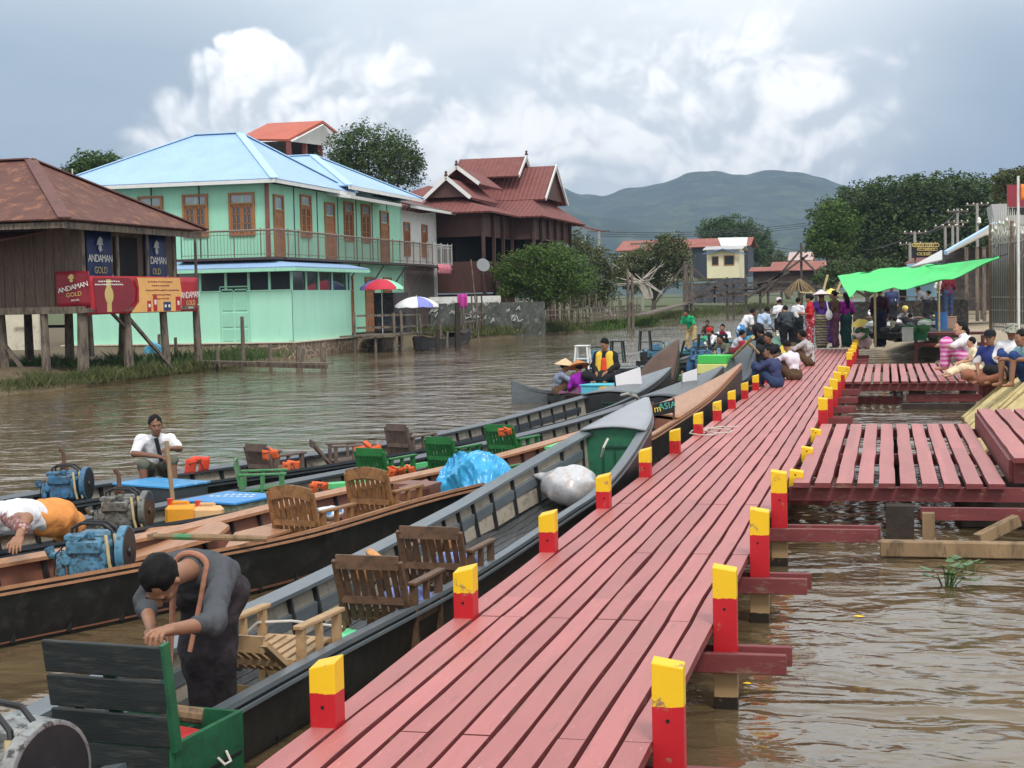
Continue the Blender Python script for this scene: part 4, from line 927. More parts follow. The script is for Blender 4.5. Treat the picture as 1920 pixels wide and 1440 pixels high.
# ------------------------------------------------------------------ vegetation
def leaf_mat(name, a, b):
    return mat(name, a, .75, .35, 1.3, col2=b, lo=.42, hi=.62, spec=.25)
LEAF_D = leaf_mat('leaf_dark', (.040, .072, .026), (.085, .125, .038)); LEAF_G = leaf_mat('leaf_green', (.055, .105, .022), (.095, .150, .030)); LEAF_O = leaf_mat('leaf_olive', (.065, .085, .028), (.11, .115, .040)); LEAF_B = leaf_mat('leaf_mid', (.045, .085, .028), (.085, .13, .04))
BARK = mat('bark', (.13, .10, .075), .9, .3, 6, bump=.02, bscale=12); BARKW = mat('pale_bark', (.42, .38, .33), .85, .2, 5)
def leaves(blobs, n, size, rng, flat=.5, clump=0):
    vol = np.array([b[3]*b[4]*b[5] for b in blobs])**.7; cnt = (n*vol/vol.sum()).astype(int); P_ = []
    for b, c in zip(blobs, cnt):
        nc = max(5, c//24); u = rng.normal(size=(nc, 3)); u /= np.linalg.norm(u, axis=1)[:, None]; rr = rng.uniform(.35, 1.22, nc)**.7
        ctr = np.array(b[:3])+u*rr[:, None]*np.array(b[3:6]); k = rng.integers(0, nc, c); cs = (clump or .13*min(b[3:6])+.09)
        P_.append(ctr[k]+rng.normal(size=(c, 3))*cs*np.array((1, 1, .62)))
    P_ = np.concatenate(P_); N_ = len(P_); a = rng.normal(size=(N_, 3)); a[:, 2] *= flat; a /= np.linalg.norm(a, axis=1)[:, None]
    b_ = rng.normal(size=(N_, 3)); b_ -= a*(a*b_).sum(1)[:, None]; b_ /= np.linalg.norm(b_, axis=1)[:, None]; s = size*rng.uniform(.6, 1.4, N_)[:, None]
    V = np.stack([P_-a*s, P_+b_*s*.45, P_+a*s, P_-b_*s*.45], 1).reshape(-1, 3); return V, np.arange(4*N_).reshape(-1, 4)
def tree(name, label, base, blobs, n, size, lm, trunk_r=.25, bark=None, cat='tree', group=None, seed=1, limbs=True):
    rng = np.random.default_rng(seed); t = thing(name, label, cat, base, 0, group); B = np.array(base)
    bl = [(b[0]-B[0], b[1]-B[1], b[2]-B[2], *b[3:]) for b in blobs]
    V, Q = leaves(bl, n, size, rng); np_obj('crown' if cat == 'tree' else 'foliage', V, Q, lm, t, smooth=False)
    m = MB(); cz = min(b[2] for b in bl); cen = Vector((np.mean([b[0] for b in bl]), np.mean([b[1] for b in bl]), cz*.8)); fork = cen*.55
    if limbs:
        m.tube([(0, 0, -.3), tuple(fork*.5+Vector((.1, 0, 0))), tuple(fork)], [trunk_r*1.25, trunk_r, trunk_r*.85], 9)
        for b in bl:
            e = Vector(b[:3])+Vector((0, 0, b[5]*.3)); mid = fork.lerp(e, .5)+Vector((rng.normal()*.3, rng.normal()*.3, .2))*trunk_r*2
            m.tube([tuple(fork*.95), tuple(mid), tuple(e)], [trunk_r*.55, trunk_r*.35, trunk_r*.12], 6)
            for q in range(4):
                d = Vector(rng.normal(size=3)).normalized(); m.tube([tuple(mid.lerp(e, .3+.17*q)), tuple(Vector(b[:3])+Vector((d.x*b[3], d.y*b[4], d.z*b[5]))*.9)], [trunk_r*.18, trunk_r*.05], 5)
    m.build('trunk', bark or BARK, t, smooth='all'); return t
def grass_tufts(name, label, pts, n, hgt, m_, seed=2, spread=.5, kind='stuff', wd=.012):
    rng = np.random.default_rng(seed); pts = np.array(pts, float); k = rng.integers(0, len(pts)-1, n); f = rng.random(n)[:, None]
    p = pts[k]*(1-f)+pts[k+1]*f; p = p+rng.normal(size=(n, 3))*np.array((spread, spread*.8, .04)); h = hgt*rng.uniform(.35, 1.25, n)*(1+.6*np.sin(p[:, 1]*2.1)*np.sin(p[:, 0]*1.7)); h = np.maximum(h, .08)
    a = rng.uniform(0, 6.283, n); dx, dy = np.cos(a)*wd, np.sin(a)*wd; ln = rng.normal(size=(n, 2))*.35*h[:, None]
    V = np.stack([np.stack([p[:, 0]-dx, p[:, 1]-dy, p[:, 2]], 1), np.stack([p[:, 0]+dx, p[:, 1]+dy, p[:, 2]], 1), np.stack([p[:, 0]+ln[:, 0]*.4+dx, p[:, 1]+ln[:, 1]*.4+dy, p[:, 2]+h*.6], 1), np.stack([p[:, 0]+ln[:, 0], p[:, 1]+ln[:, 1], p[:, 2]+h], 1)], 1).reshape(-1, 3)
    o = np_obj(name, V, np.arange(4*n).reshape(-1, 4), m_, None, smooth=False); tag(o, label, 'grass', kind=kind); return o
# ------------------------------------------------------------------ left bank buildings
RUSTROOF = mat('rusty_roof', (.125, .050, .038), .75, .2, 1.2, col2=(.26, .11, .06), lo=.52, hi=.64, uvwave=('c', .11, .02))
BLUEROOF = mat('sky_blue_roof', (.34, .51, .76), .45, .07, .8, col2=(.30, .42, .58), lo=.58, hi=.78, uvwave=('c', .16, .014))
TILES = mat('red_tiles', (.21, .072, .062), .75, .14, 2.2, col2=(.15, .055, .050), lo=.5, hi=.66, uvwave=('tile', .28, .05))
REDSHEET = mat('orange_red_sheet', (.48, .12, .075), .55, .08, 1, uvwave=('c', .2, .01)); BROWNSHEET = mat('brown_sheet', (.12, .085, .075), .6, .15, 1, uvwave=('c', .18, .015))
MINT = mat('mint_paint', (.33, .68, .49), .6, .06, 1.6, col2=(.20, .42, .30), lo=.58, hi=.80, stretch=(1.5, 1.5, .25)); MINTL = mat('light_mint_paint', (.40, .76, .58), .55, .05, 1.6, col2=(.30, .56, .42), lo=.60, hi=.82, stretch=(1.5, 1.5, .22))
WHITE = mat('white_paint', (.68, .68, .66), .6, .06, 2, col2=(.5, .48, .44), lo=.6, hi=.72); PLAST = mat('cream_plaster', (.62, .57, .45), .8, .08, 2, col2=(.42, .38, .3), lo=.55, hi=.7)
OLDBOARD = mat('old_brown_boards', (.115, .080, .062), .85, .3, 2.5, col2=(.18, .13, .10), lo=.52, hi=.66, bump=.02, bscale=9, stretch=(6, 6, .5)); TEAKW = mat('teak_boards', (.085, .038, .030), .7, .2, 3, col2=(.06, .028, .022), lo=.5, hi=.65, bump=.01, bscale=9, stretch=(6, 6, .5))
DOORW = mat('orange_brown_doors', (.33, .135, .050), .55, .12, 3, stretch=(4, 4, .6)); GLASS = mat('dark_glass', (.03, .04, .05), .08, .1, 2, spec=.8); PALEGLASS = mat('sky_glass', (.25, .28, .32), .12, .2, 1.5, spec=.8)
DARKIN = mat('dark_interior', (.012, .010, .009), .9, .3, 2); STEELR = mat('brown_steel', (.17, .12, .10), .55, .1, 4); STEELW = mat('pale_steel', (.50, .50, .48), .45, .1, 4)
def hip(m, x0, x1, y0, y1, z0, rx0, rx1, ry0, ry1, z1):
    """a roof from eave rectangle to ridge segment (rx0,ry0)-(rx1,ry1)"""
    a, b, c, d = (x0, y0, z0), (x1, y0, z0), (x1, y1, z0), (x0, y1, z0); p, q = (rx0, ry0, z1), (rx1, ry1, z1)
    if abs(rx1-rx0) > abs(ry1-ry0): m.poly([a, b, q, p]); m.poly([b, c, q]); m.poly([c, d, p, q]); m.poly([d, a, p])
    else: m.poly([a, b, p]); m.poly([b, c, q, p]); m.poly([c, d, q]); m.poly([d, a, p, q])
def shuttered(root, face, u, z, w, h, kind='window', at_=0):
    """a casement in wall: face 'y' (faces -Y at Y=at_) or 'x' (faces +X at X=at_)"""
    def T(du, dz, out): return (u+du, at_-out, z+dz) if face == 'y' else (at_+out, u+du, z+dz)
    def bx(m, du, dz, ww, hh, th, out, mi=0):
        c = T(du, dz, out+th/2); m.box(c, (ww, th, hh) if face == 'y' else (th, ww, hh), mi=mi)
    m = MB()
    for (du, dz, ww, hh) in ((-w/2, h/2, .09, h+.09), (w/2, h/2, .09, h+.09), (0, h, w-.09, .09), (0, 0, w-.09, .09), (0, h*.76, w-.09, .07)): bx(m, du, dz, ww, hh, .08, 0)
    lf = w/2-.045
    f = None
    m.M = Matrix.Translation(-Vector(root.location))
    m2 = MB(); m2.M = m.M; m.v = [m.M @ v for v in m.v]
    if kind == 'door':
        for s in (-1, 1): bx(m, s*lf/2, h*.38, lf-.01, h*.76-.06, .04, 0); 
        for s in (-1, 1):
            for k in range(3): bx(m2, s*lf/2, h*(.14+.22*k), lf*.55, h*.13, .012, .042, 0)
        o = m.build('door', DOORW, root); m2.build('panel', mat('door_panels', (.25, .10, .04), .55, .12, 3), o)
    else:
        for s in (-1, 1):
            for (du, dz, ww, hh) in ((-lf*.42, h*.38, .09, h*.70), (lf*.42, h*.38, .09, h*.70), (0, h*.05, lf*.8, .09), (0, h*.70, lf*.8, .09), (0, h*.38, .04, h*.66), (0, h*.27, lf*.8, .035), (0, h*.5, lf*.8, .035)): bx(m, s*lf/2+du, dz, ww, hh, .045, .005)
            bx(m2, s*lf/2, h*.38, lf*.8, h*.66, .01, .006, 0)
        o = m.build('window', DOORW, root); m2.build('pane', GLASS, o)
    m3 = MB(); m3.M = Matrix.Translation(-Vector(root.location))
    for s in (-1, 1): bx(m3, s*w/4, h*.885, w/2-.08, h*.17, .012, .004)
    m3.build('transom_pane', PALEGLASS, o)
    return o
def P_(m, root): m.M = Matrix.Translation(-Vector(root.location)); return m
def railing(root, pts, z0, z1, pitch=.14, m_=None, name='railing'):
    m = P_(MB(), root)
    for a, b_ in zip(pts[:-1], pts[1:]):
        a, b_ = Vector(a), Vector(b_); L_ = (b_-a).length; n = max(1, int(L_/pitch))
        for k in range(n+1):
            p = a.lerp(b_, k/n); big = k % 8 == 0
            m.bar((p.x, p.y, z0), (p.x, p.y, z1+(.10 if big else 0)), .04 if big else .011)
        for zz, w in ((z1, .05), (z0+.1, .025), (z1-.14, .022)): m.bar((a.x, a.y, zz), (b_.x, b_.y, zz), w)
    return m.build(name, m_ or STEELR, root)
# ---- brown stilt house
bh = thing('stilt_house', 'old brown plank house on stilts with rusty hipped roof at the left edge', 'house', (-27, 44, 0))
m = P_(MB(), bh); m.box((-26.4, 39.6, 3.4), (8.2, .08, 2.5)); m.box((-22.4, 43.0, 3.4), (.08, 6.7, 2.5)); m.box((-27, 46.3, 3.4), (9, .08, 2.5)); m.build('wall', OLDBOARD, bh)
m = P_(MB(), bh)
for i in range(26): m.box((-30.5+i*.318, 39.545, 3.4), (.05, .03, 2.46))
m.build('batten', OLDBOARD, bh)
m = P_(MB(), bh); m.box((-26.2, 42.9, 2.08), (8.8, 7.0, .12)); m.box((-21.9, 42.9, 2.1), (.10, 7.2, .18)); m.box((-26.2, 39.4, 2.1), (8.6, .10, .2)); m.build('floor', GREYWOOD, bh)
m = P_(MB(), bh); hip(m, -32.2, -21.4, 37.7, 46.6, 4.55, -28.6, -25.0, 42.15, 42.15, 6.62); m.build('roof', RUSTROOF, bh, uv=True, solid=.04)
m = P_(MB(), bh); m.box((-21.55, 42.2, 4.40), (.06, 8.6, .18)); m.box((-26.8, 37.85, 4.40), (10.6, .06, .16)); m.build('fascia', GREYWOOD, bh)
m = P_(MB(), bh)
for (a, b_) in (((-21.4, 37.7, 4.59), (-25.0, 42.15, 6.66)), ((-21.4, 46.6, 4.59), (-25, 42.15, 6.66)), ((-25, 42.15, 6.66), (-28.6, 42.15, 6.66)), ((-32.2, 37.7, 4.59), (-28.6, 42.15, 6.66))): m.bar(a, b_, .36, .04)
m.build('ridge_cap', mat('ridge_sheet', (.14, .062, .052), .7, .2, 3), bh)
m = P_(MB(), bh); m.poly([(-31, 37.6, 3.95), (-24.0, 37.6, 3.95), (-23.0, 39.5, 4.35), (-31, 39.5, 4.35)], .05); m.build('lean_to_roof', RUSTROOF, bh, uv=True)
for (x, y, z1, w) in ((-21.95, 39.6, 4.5, .10), (-21.95, 41.6, 4.5, .10), (-21.95, 43.5, 4.5, .09), (-21.95, 45.3, 4.5, .10), (-21.95, 46.9, 4.5, .09)):
    m = P_(MB(), bh); m.tube([(x, y, 2.2), (x, y, z1)], w*.55, 7); m.build('veranda_post', GREYWOOD, bh)
for (x, y, w) in ((-25.2, 39.6, .16), (-24.8, 39.9, .13), (-23.2, 39.5, .13), (-22.05, 39.6, .17), (-22.05, 42.2, .15), (-22.05, 44.6, .14), (-22.0, 46.9, .14), (-24.4, 43, .15), (-24.4, 46.5, .15), (-26.5, 41.5, .14), (-26.7, 44.5, .15), (-28.5, 40, .15), (-28.6, 44, .15), (-26.5, 48, .15)):
    m = P_(MB(), bh); m.tube([(x+nz(x, y)*.3, y, -.4), (x+nz(x, y)*.12, y, 1.0), (x, y, 2.15)], [w*1.1, w*.95, w*.85], 8); m.build('stilt', GREYWOOD, bh, smooth=True)
m = P_(MB(), bh); m.bar((-25.1, 39.8, 1.7), (-23.9, 39.9, .1), .1); m.bar((-22.1, 42.3, 1.9), (-21.7, 44.4, .2), .09); m.bar((-22.1, 41.2, 2.1), (-22.05, 42.2, 1.5), .08); m.build('brace', GREYWOOD, bh)
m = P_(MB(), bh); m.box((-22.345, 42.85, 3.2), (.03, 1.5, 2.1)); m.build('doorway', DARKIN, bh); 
BANB = mat('banner_navy', (.014, .030, .12), .5, .1, 3); BANR = mat('banner_red', (.42, .012, .022), .5, .12, 2); BAND = mat('banner_maroon', (.22, .010, .022), .5, .15, 2); BANY = mat('banner_orange', (.80, .42, .13), .5, .1, 2)
LETW = mat('letter_white', (.80, .78, .74), .5, .03, 4); LETG = mat('letter_gold', (.60, .45, .16), .5, .05, 4); SILV = mat('silver_swoosh', (.5, .52, .56), .4, .1, 4)
def banner(label, o, xd, w, h, base, words, wave=.02):
    t = thing('banner', label, 'banner', o); X = Vector(xd).normalized(); Nn = X.cross(Vector((0, 0, 1)))
    m = MB(); m.grid(lambda u, v: X*((u-.5)*w)+Vector((0, 0, (v-.5)*h+math.sin(u*3)*.01))+Nn*(wave*math.sin(u*11+v*2)), 24, 6); m.build('cloth', base, t, smooth='all', solid=.008)
    for (body, size, u, z, mm, tilt, sp) in words: text(body, size, plane_M(X*u+Vector((0, 0, z))+Nn*.045, X+Vector((0, 0, tilt))), mm, t, space=sp)
    return t, X, Nn
def emblem(m, X, Nn, u, z, s, out=.04):
    """a hooded bird-like crest above the word"""
    pts = [(-.5, -.1), (-.35, .25), (0, .5), (.35, .3), (.3, .05), (.5, -.1), (.15, -.05), (.25, -.45), (-.05, -.6), (-.3, -.35), (-.15, -.1)]
    m.poly([X*(u+a*s)+Vector((0, 0, z+b_*s))+Nn*out for a, b_ in pts])
for lab, y, words in (('navy banner with white lettering hung by the veranda corner post', 41.15, [('ANDAMAN', .31, 0, .22, LETW, 0, .86), ('GOLD', .28, 0, -.12, LETG, 0, 1)]), ('navy banner partly behind a post, right of the dark doorway', 44.75, [('DAMAN', .33, .10, .22, LETW, 0, .86), ('OLD', .28, -.05, -.12, LETG, 0, 1)])):
    t, X, Nn = banner(lab, (-22.30, y, 3.35), (0, 1, 0), 1.5, 2.05, BANB, words)
    m = MB(); q = 16
    for i in range(q):
        a0, a1 = i/q, (i+1)/q; zf = lambda a: -.55-.25*math.sin(math.pi*a)+.25*a
        m.poly([X*(-.74+1.48*a0)+Vector((0, 0, zf(a0)))+Nn*.05, X*(-.74+1.48*a1)+Vector((0, 0, zf(a1)))+Nn*.05, X*(-.74+1.48*a1)+Vector((0, 0, zf(a1)+.09*a1))+Nn*.05, X*(-.74+1.48*a0)+Vector((0, 0, zf(a0)+.09*a0))+Nn*.05])
    m.build('swoosh', SILV, t); m = MB(); emblem(m, X, Nn, 0, .66, .42, .05); m.build('crest', SILV, t)
t, X, Nn = banner('square maroon banner with white lettering on the stilt house front', at(137, 543, 2.42), (1, .08, 0), 1.0, 1.02, BAND, [('ANDAMAN', .20, .02, .06, LETW, .22, .86), ('GOLD', .17, .04, -.14, LETG, .12, 1), ('SPECIAL', .07, .07, -.30, LETW, .1, 1)])
t.location = atY(137, 543, 39.45); m = MB(); emblem(m, X, Nn, -.02, .33, .22, .05); m.build('crest', LETG, t)
bx0, bx1 = -21.84, -21.84; y0, y1 = 39.5, 46.7; yc = (y0+y1)/2; L_ = y1-y0
t, X, Nn = banner('long red and orange banner with watch and cans hung along the veranda rail', (-21.82, yc, 2.50), (0, 1, 0), L_, 1.10, BANR, [('ANDAMAN', .30, L_*.41, -.02, LETW, .03, .84), ('GOLD', .24, L_*.41, -.27, LETG, .03, 1), ('SPECIAL', .10, L_*.41, -.42, LETW, .03, 1)], .025)
m = MB(); off = Nn*.036; R_ = lambda u, z: X*u+Vector((0, 0, z))+off
def strip_shape(pts, mm, nm, o_=0): m = MB(); m.poly([p+Nn*o_ for p in pts]); return m.build(nm, mm, t)
strip_shape([R_(-L_*.5+.3+L_*.02, -.5), R_(-L_*.22, -.5), R_(-L_*.12, -.2), R_(-L_*.115, .15), R_(-L_*.15, .5), R_(-L_*.5+.3, .5)], BAND, 'maroon_field')
strip_shape([R_(-L_*.15, -.52), R_(-L_*.08, -.2), R_(-L_*.075, .2), R_(-L_*.09, .52), R_(L_*.31, .53), R_(L_*.325, 0), R_(L_*.31, -.52)], BANY, 'orange_field')
m = MB(); q = [(-L_*.20, -.52), (-L_*.10, -.22), (-L_*.09, .2), (-L_*.12, .52)]
m.poly([R_(a, b_)+Nn*.006 for a, b_ in q]+[R_(a+.10, b_)+Nn*.006 for a, b_ in q[::-1]]); m.build('red_curve', BANR, t)
m = MB(); wx = -L_*.335; m.lathe(tuple(R_(wx, 0)), [(.25, .012), (.25, 0), (.17, .014), (0, .014)], 20, axis=tuple(Nn), sx=1); m.box(tuple(R_(wx, .33)), (.012, .26, .25)); m.box(tuple(R_(wx, -.33)), (.012, .26, .30)); m.build('watch_picture', LETG, t)
for i, (u, mm, hh) in enumerate(((L_*.01, BANR, .32), (L_*.065, BANR, .50), (L_*.16, BANB, .28), (L_*.195, BANB, .28), (L_*.285, BANR, .44))):
    m = MB(); m.box(tuple(R_(u, -.50+hh/2)+Nn*.004), (.014, .24 if i < 4 else .34, hh), bev=.004); c = m.build('can_picture', mm, t); m = MB(); m.box(tuple(R_(u, -.50+hh*.55)+Nn*.014), (.006, .12, hh*.3)); m.build('can_label', LETW, c)
for (u0, z, w, n_) in ((-L_*.33, .40, 1.3, 9), (-L_*.33, .31, 1.7, 14), (L_*.12, .40, 1.7, 10), (L_*.12, .28, 1.2, 9), (L_*.14, .14, 2.3, 16), (L_*.13, .0, 1.3, 11), (L_*.12, -.12, 1.1, 9)):
    m = MB(); rr = random.Random(int(z*100)+n_)      # lines of small script too far to read
    for k in range(n_): m.box(tuple(R_(u0-w/2+w*(k+.5)/n_, z+rr.uniform(-.006, .006))+Nn*.004), (.006, w/n_*rr.uniform(.5, .85), .035))
    m.build('small_script', LETW if u0 < 0 else BAND, t)
# ---- mint house with blue roof
gh = thing('mint_house', 'two storey mint green house with sky blue roof and a railed balcony', 'house', (-28, 66, 0))
m = P_(MB(), gh); m.box((-28.6, 58.05, 5.48), (9.2, .1, 2.96)); m.box((-24.05, 66.85, 5.48), (.1, 17.5, 2.96)); m.box((-24.05, 69.8, 2.3), (.1, 12, 3.2)); m.box((-28.5, 75.6, 4), (9, .1, 6.4)); m.box((-33, 66.8, 5), (.1, 17.4, 4)); m.build('wall', MINT, gh)
m = P_(MB(), gh); m.box((-23.975, 57.98, 5.45), (.14, .14, 2.96)); m.build('corner_post', mat('reddish_steel', (.22, .08, .065), .5, .1, 4), gh)
m = P_(MB(), gh)
for x in (-31.2, -29.0, -26.9): m.box((x-.0, 57.985, 5.5), (.05, .03, 2.9))
for y in (60.9, 63.6, 66.2, 68.7, 71.0, 73.3): m.box((-23.985, y, 5.5), (.03, .05, 2.9))
m.build('downpipe', mat('dark_strip', (.04, .05, .045), .6, .1, 4), gh)
for px, pw in ((367, 42), (454, 42), (283, 34)):
    c = atY(px, 400, 58.0); shuttered(gh, 'y', c.x, 4.92, 1.02, 1.64, 'window', 58.0)
for (y, k, w) in ((59.15, 'door', .95), (62.2, 'window', 1.15), (65.1, 'door', 1.15), (67.6, 'window', 1.15), (70.0, 'window', 1.15), (72.8, 'door', 1.2)):
    shuttered(gh, 'x', y, 4.05 if k == 'door' else 4.95, w, 2.45 if k == 'door' else 1.72, k, -24.0)
for y in (67.3, 70.3, 73.0): shuttered(gh, 'x', y, .75, 1.15, 2.5, 'door', -24.0)
m = P_(MB(), gh); m.box((-25.4, 57.45, 3.93), (4.3, .95, .10)); m.box((-23.55, 68.2, 3.93), (.80, 20.6, .10)); m.build('balcony_floor', mat('dark_steel_floor', (.06, .04, .038), .6), gh)
railing(gh, [(-27.3, 57.05, 0), (-23.2, 57.05, 0), (-23.2, 78.4, 0)], 4.0, 5.02)
m = P_(MB(), gh); m.bar((-27.3, 57.05, 5.05), (-23.2, 57.05, 5.05), .05); m.bar((-23.2, 57.05, 5.05), (-23.2, 78.4, 5.05), .05); m.build('handrail', mat('tan_steel', (.42, .33, .26), .5), gh)
m = P_(MB(), gh)
for y in (67, 70.5, 74, 77.5): m.bar((-23.95, y, 2.9), (-23.25, y, 3.88), .06)
m.build('bracket', STEELR, gh)
m = P_(MB(), gh); hip(m, -33.6, -23.35, 57.3, 66.9, 7.05, -28.9, -26.8, 62.0, 62.0, 9.42); hip(m, -32.5, -23.15, 65.5, 76.8, 7.30, -28.4, -27.0, 71.2, 71.2, 9.25); m.build('roof', BLUEROOF, gh, uv=True, solid=.05)
m = P_(MB(), gh)
for (a, b_) in (((-23.35, 57.3, 7.08), (-26.8, 62.0, 9.46)), ((-33.6, 57.3, 7.08), (-28.9, 62.0, 9.46)), ((-28.9, 62.0, 9.46), (-26.8, 62, 9.46)), ((-26.8, 62, 9.46), (-23.35, 66.9, 7.08)), ((-23.15, 65.5, 7.33), (-27.0, 71.2, 9.29)), ((-28.4, 71.2, 9.29), (-27.0, 71.2, 9.29)), ((-23.15, 76.8, 7.33), (-27, 71.2, 9.29))): m.bar(a, b_, .34, .04)
m.build('ridge_cap', mat('pale_blue_sheet', (.42, .63, .82), .45, .04), gh)
m = P_(MB(), gh); m.box((-28.5, 57.33, 6.98), (10.2, .05, .16)); m.box((-23.38, 62.1, 6.98), (.05, 9.6, .16)); m.box((-23.17, 71.1, 7.23), (.05, 11.2, .16)); m.poly([(-24, 64.8, 7.0), (-22.85, 64.8, 6.82), (-22.85, 72.2, 6.82), (-24, 72.2, 7.0)], .14); m.build('fascia', WHITE, gh)
m = P_(MB(), gh)
m.box((-27.5, 57.0, 1.62), (9.7, .08, 2.06)); m.box((-22.69, 60.44, 1.62), (.08, 6.9, 2.06)); m.build('annex_wall', MINTL, gh)
m = P_(MB(), gh); m.box((-27.5, 57.03, 3.02), (9.6, .02, .76)); m.box((-22.72, 60.44, 3.02), (.02, 6.8, .76)); m.build('annex_window', GLASS, gh)
m = P_(MB(), gh)
for px in (330, 375, 423, 466, 505, 546): x = atY(px, 520, 56.97).x; m.box((x, 56.97, 3.02), (.09, .06, .78))
for y in (58.6, 60.0, 61.6, 63.4, 63.85): m.box((-22.66, y, 3.02), (.06, .07, .78))
m.box((-27.5, 56.97, 3.44), (9.7, .07, .10)); m.box((-22.66, 60.44, 3.44), (.07, 6.9, .10)); m.box((-27.5, 56.955, 2.66), (9.7, .05, .05)); m.build('annex_frame', MINTL, gh)
m = P_(MB(), gh)
for px0, px1, z0, z1 in ((416, 438, 1.9, 2.75), (440, 464, 1.9, 2.75), (416, 438, 1.25, 1.8), (440, 464, 1.25, 1.8), (416, 438, .7, 1.15), (440, 464, .7, 1.15)):
    a, b_ = atY(px0, 600, 56.9).x, atY(px1, 600, 56.9).x; m.box(((a+b_)/2, 56.945, (z0+z1)/2), (b_-a-.04, .03, z1-z0))
a, b_ = atY(413, 600, 56.9).x, atY(467, 600, 56.9).x; m.box(((a+b_)/2, 56.955, 2.84), (b_-a, .04, .05)); m.box((a, 56.955, 1.75), (.04, .04, 2.15)); m.box((b_, 56.955, 1.75), (.04, .04, 2.15)); m.build('annex_door', mat('mint_door', (.31, .64, .47), .6, .05, 2), gh)
m = P_(MB(), gh); m.poly([(-32.6, 56.3, 3.55), (-22.2, 56.3, 3.55), (-24, 58, 3.92), (-32.6, 58, 3.92)]); m.poly([(-22.2, 56.3, 3.55), (-22.2, 65.2, 3.55), (-24, 65.2, 3.92), (-24, 58, 3.92)]); m.build('annex_roof', BLUEROOF, gh, uv=True, solid=.05)
m = P_(MB(), gh); m.box((-27.4, 56.33, 3.46), (10.4, .05, .13)); m.box((-22.23, 60.8, 3.46), (.05, 8.9, .13)); m.build('annex_fascia', MINT, gh)
m = P_(MB(), gh); m.box((-23.0, 64.3, 1.75), (.06, .8, 2.0)); m.build('open_door', DOORW, gh)
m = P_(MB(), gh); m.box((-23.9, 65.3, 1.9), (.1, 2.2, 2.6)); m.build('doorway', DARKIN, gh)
# stone footing
def stone_mat():
    m = mat('rubble_masonry', (.20, .15, .11), .9, .2, 3); nt = m.node_tree; N = nt.nodes.new; L = nt.links.new; b = nt.nodes['Principled BSDF']; tc = N('ShaderNodeTexCoord')
    v = N('ShaderNodeTexVoronoi'); v.feature = 'DISTANCE_TO_EDGE'; v.inputs['Scale'].default_value = 2.6; L(tc.outputs['Object'], v.inputs[0]); v2 = N('ShaderNodeTexVoronoi'); v2.inputs['Scale'].default_value = 2.6; L(tc.outputs['Object'], v2.inputs[0])
    r = N('ShaderNodeMapRange'); L(v.outputs[0], r.inputs[0]); r.inputs[1].default_value = .03; r.inputs[2].default_value = .07
    h = N('ShaderNodeMix'); h.data_type = 'RGBA'; L(v2.outputs['Color'], h.inputs[0]); h.inputs[6].default_value = (.11, .085, .07, 1); h.inputs[7].default_value = (.22, .16, .11, 1)
    x = N('ShaderNodeMix'); x.data_type = 'RGBA'; L(r.outputs[0], x.inputs[0]); x.inputs[6].default_value = (.36, .28, .20, 1); L(h.outputs[2], x.inputs[7]); L(x.outputs[2], b.inputs['Base Color']); return m
STONE = stone_mat()
fw = thing('stone_footing', 'rubble stone footing wall under the mint green house', 'wall', (-27, 60, 0)); m = P_(MB(), fw)
m.box((-27.6, 56.95, .10), (9.9, .35, .98)); m.box((-22.62, 60.4, .10), (.35, 7.2, .98)); m.box((-22.3, 65.6, .05), (.9, 3.2, .85)); m.build('masonry', STONE, fw)
m = P_(MB(), fw); m.box((-27.6, 56.93, .615), (10.0, .42, .05)); m.box((-22.60, 60.4, .615), (.42, 7.2, .05)); m.build('coping', PLAST, fw)
# white walls beneath the stilt house, far behind
ww = thing('white_wall', 'low white plastered wall seen between the house stilts', 'wall', (-33, 56, 0)); m = P_(MB(), ww); m.box((-33.6, 54, 1.2), (3.4, .2, 1.9)); m.box((-32.6, 53.8, 1.5), (.6, .06, .06)); m.build('render', PLAST, ww)
# ---- pale house with brown roof between
wh = thing('white_house', 'small white house with brown roof between the mint house and the teak house', 'house', (-27, 80, 0))
m = P_(MB(), wh); m.box((-24.6, 79.8, 5.4), (.1, 7.4, 2.9)); m.box((-27, 83.6, 4), (5, .1, 6)); m.build('wall', WHITE, wh)
m = P_(MB(), wh); m.box((-24.7, 79.8, 2.3), (.1, 7.4, 3.2)); m.build('lower_wall', mat('grey_shutter', (.16, .13, .12), .7, .1, 3), wh)
m = P_(MB(), wh); m.poly([(-23.6, 76, 7.0), (-23.6, 84.6, 7.0), (-27, 84.6, 7.9), (-27, 76, 7.9)]); m.build('roof', BROWNSHEET, wh, uv=True, solid=.05); m = P_(MB(), wh); m.box((-23.6, 80.3, 6.93), (.05, 8.6, .14)); m.build('fascia', WHITE, wh)
for y in (78.2, 81.4): shuttered(wh, 'x', y, 4.5, .9, 1.7, 'window', -24.55)
m = P_(MB(), wh); m.box((-24, 80.6, 3.93), (.9, 5.2, .10)); m.build('balcony_floor', STEELR, wh); railing(wh, [(-23.5, 78.5, 0), (-23.5, 83.2, 0), (-24.5, 83.2, 0)], 4.0, 5.1, .16, STEELW)
t = MB(); t.grid(lambda u, v: (-23.42-.05*math.sin(v*9), 80.2+2.6*u, 3.55+v*.5), 10, 4); tag(t.build('cloth', mat('pink_cloth', (.65, .12, .20), .7, .3, 5, col2=(.7, .4, .4)), smooth='all', solid=.01), 'pinkish red cloth hanging below the white house balcony', 'cloth')
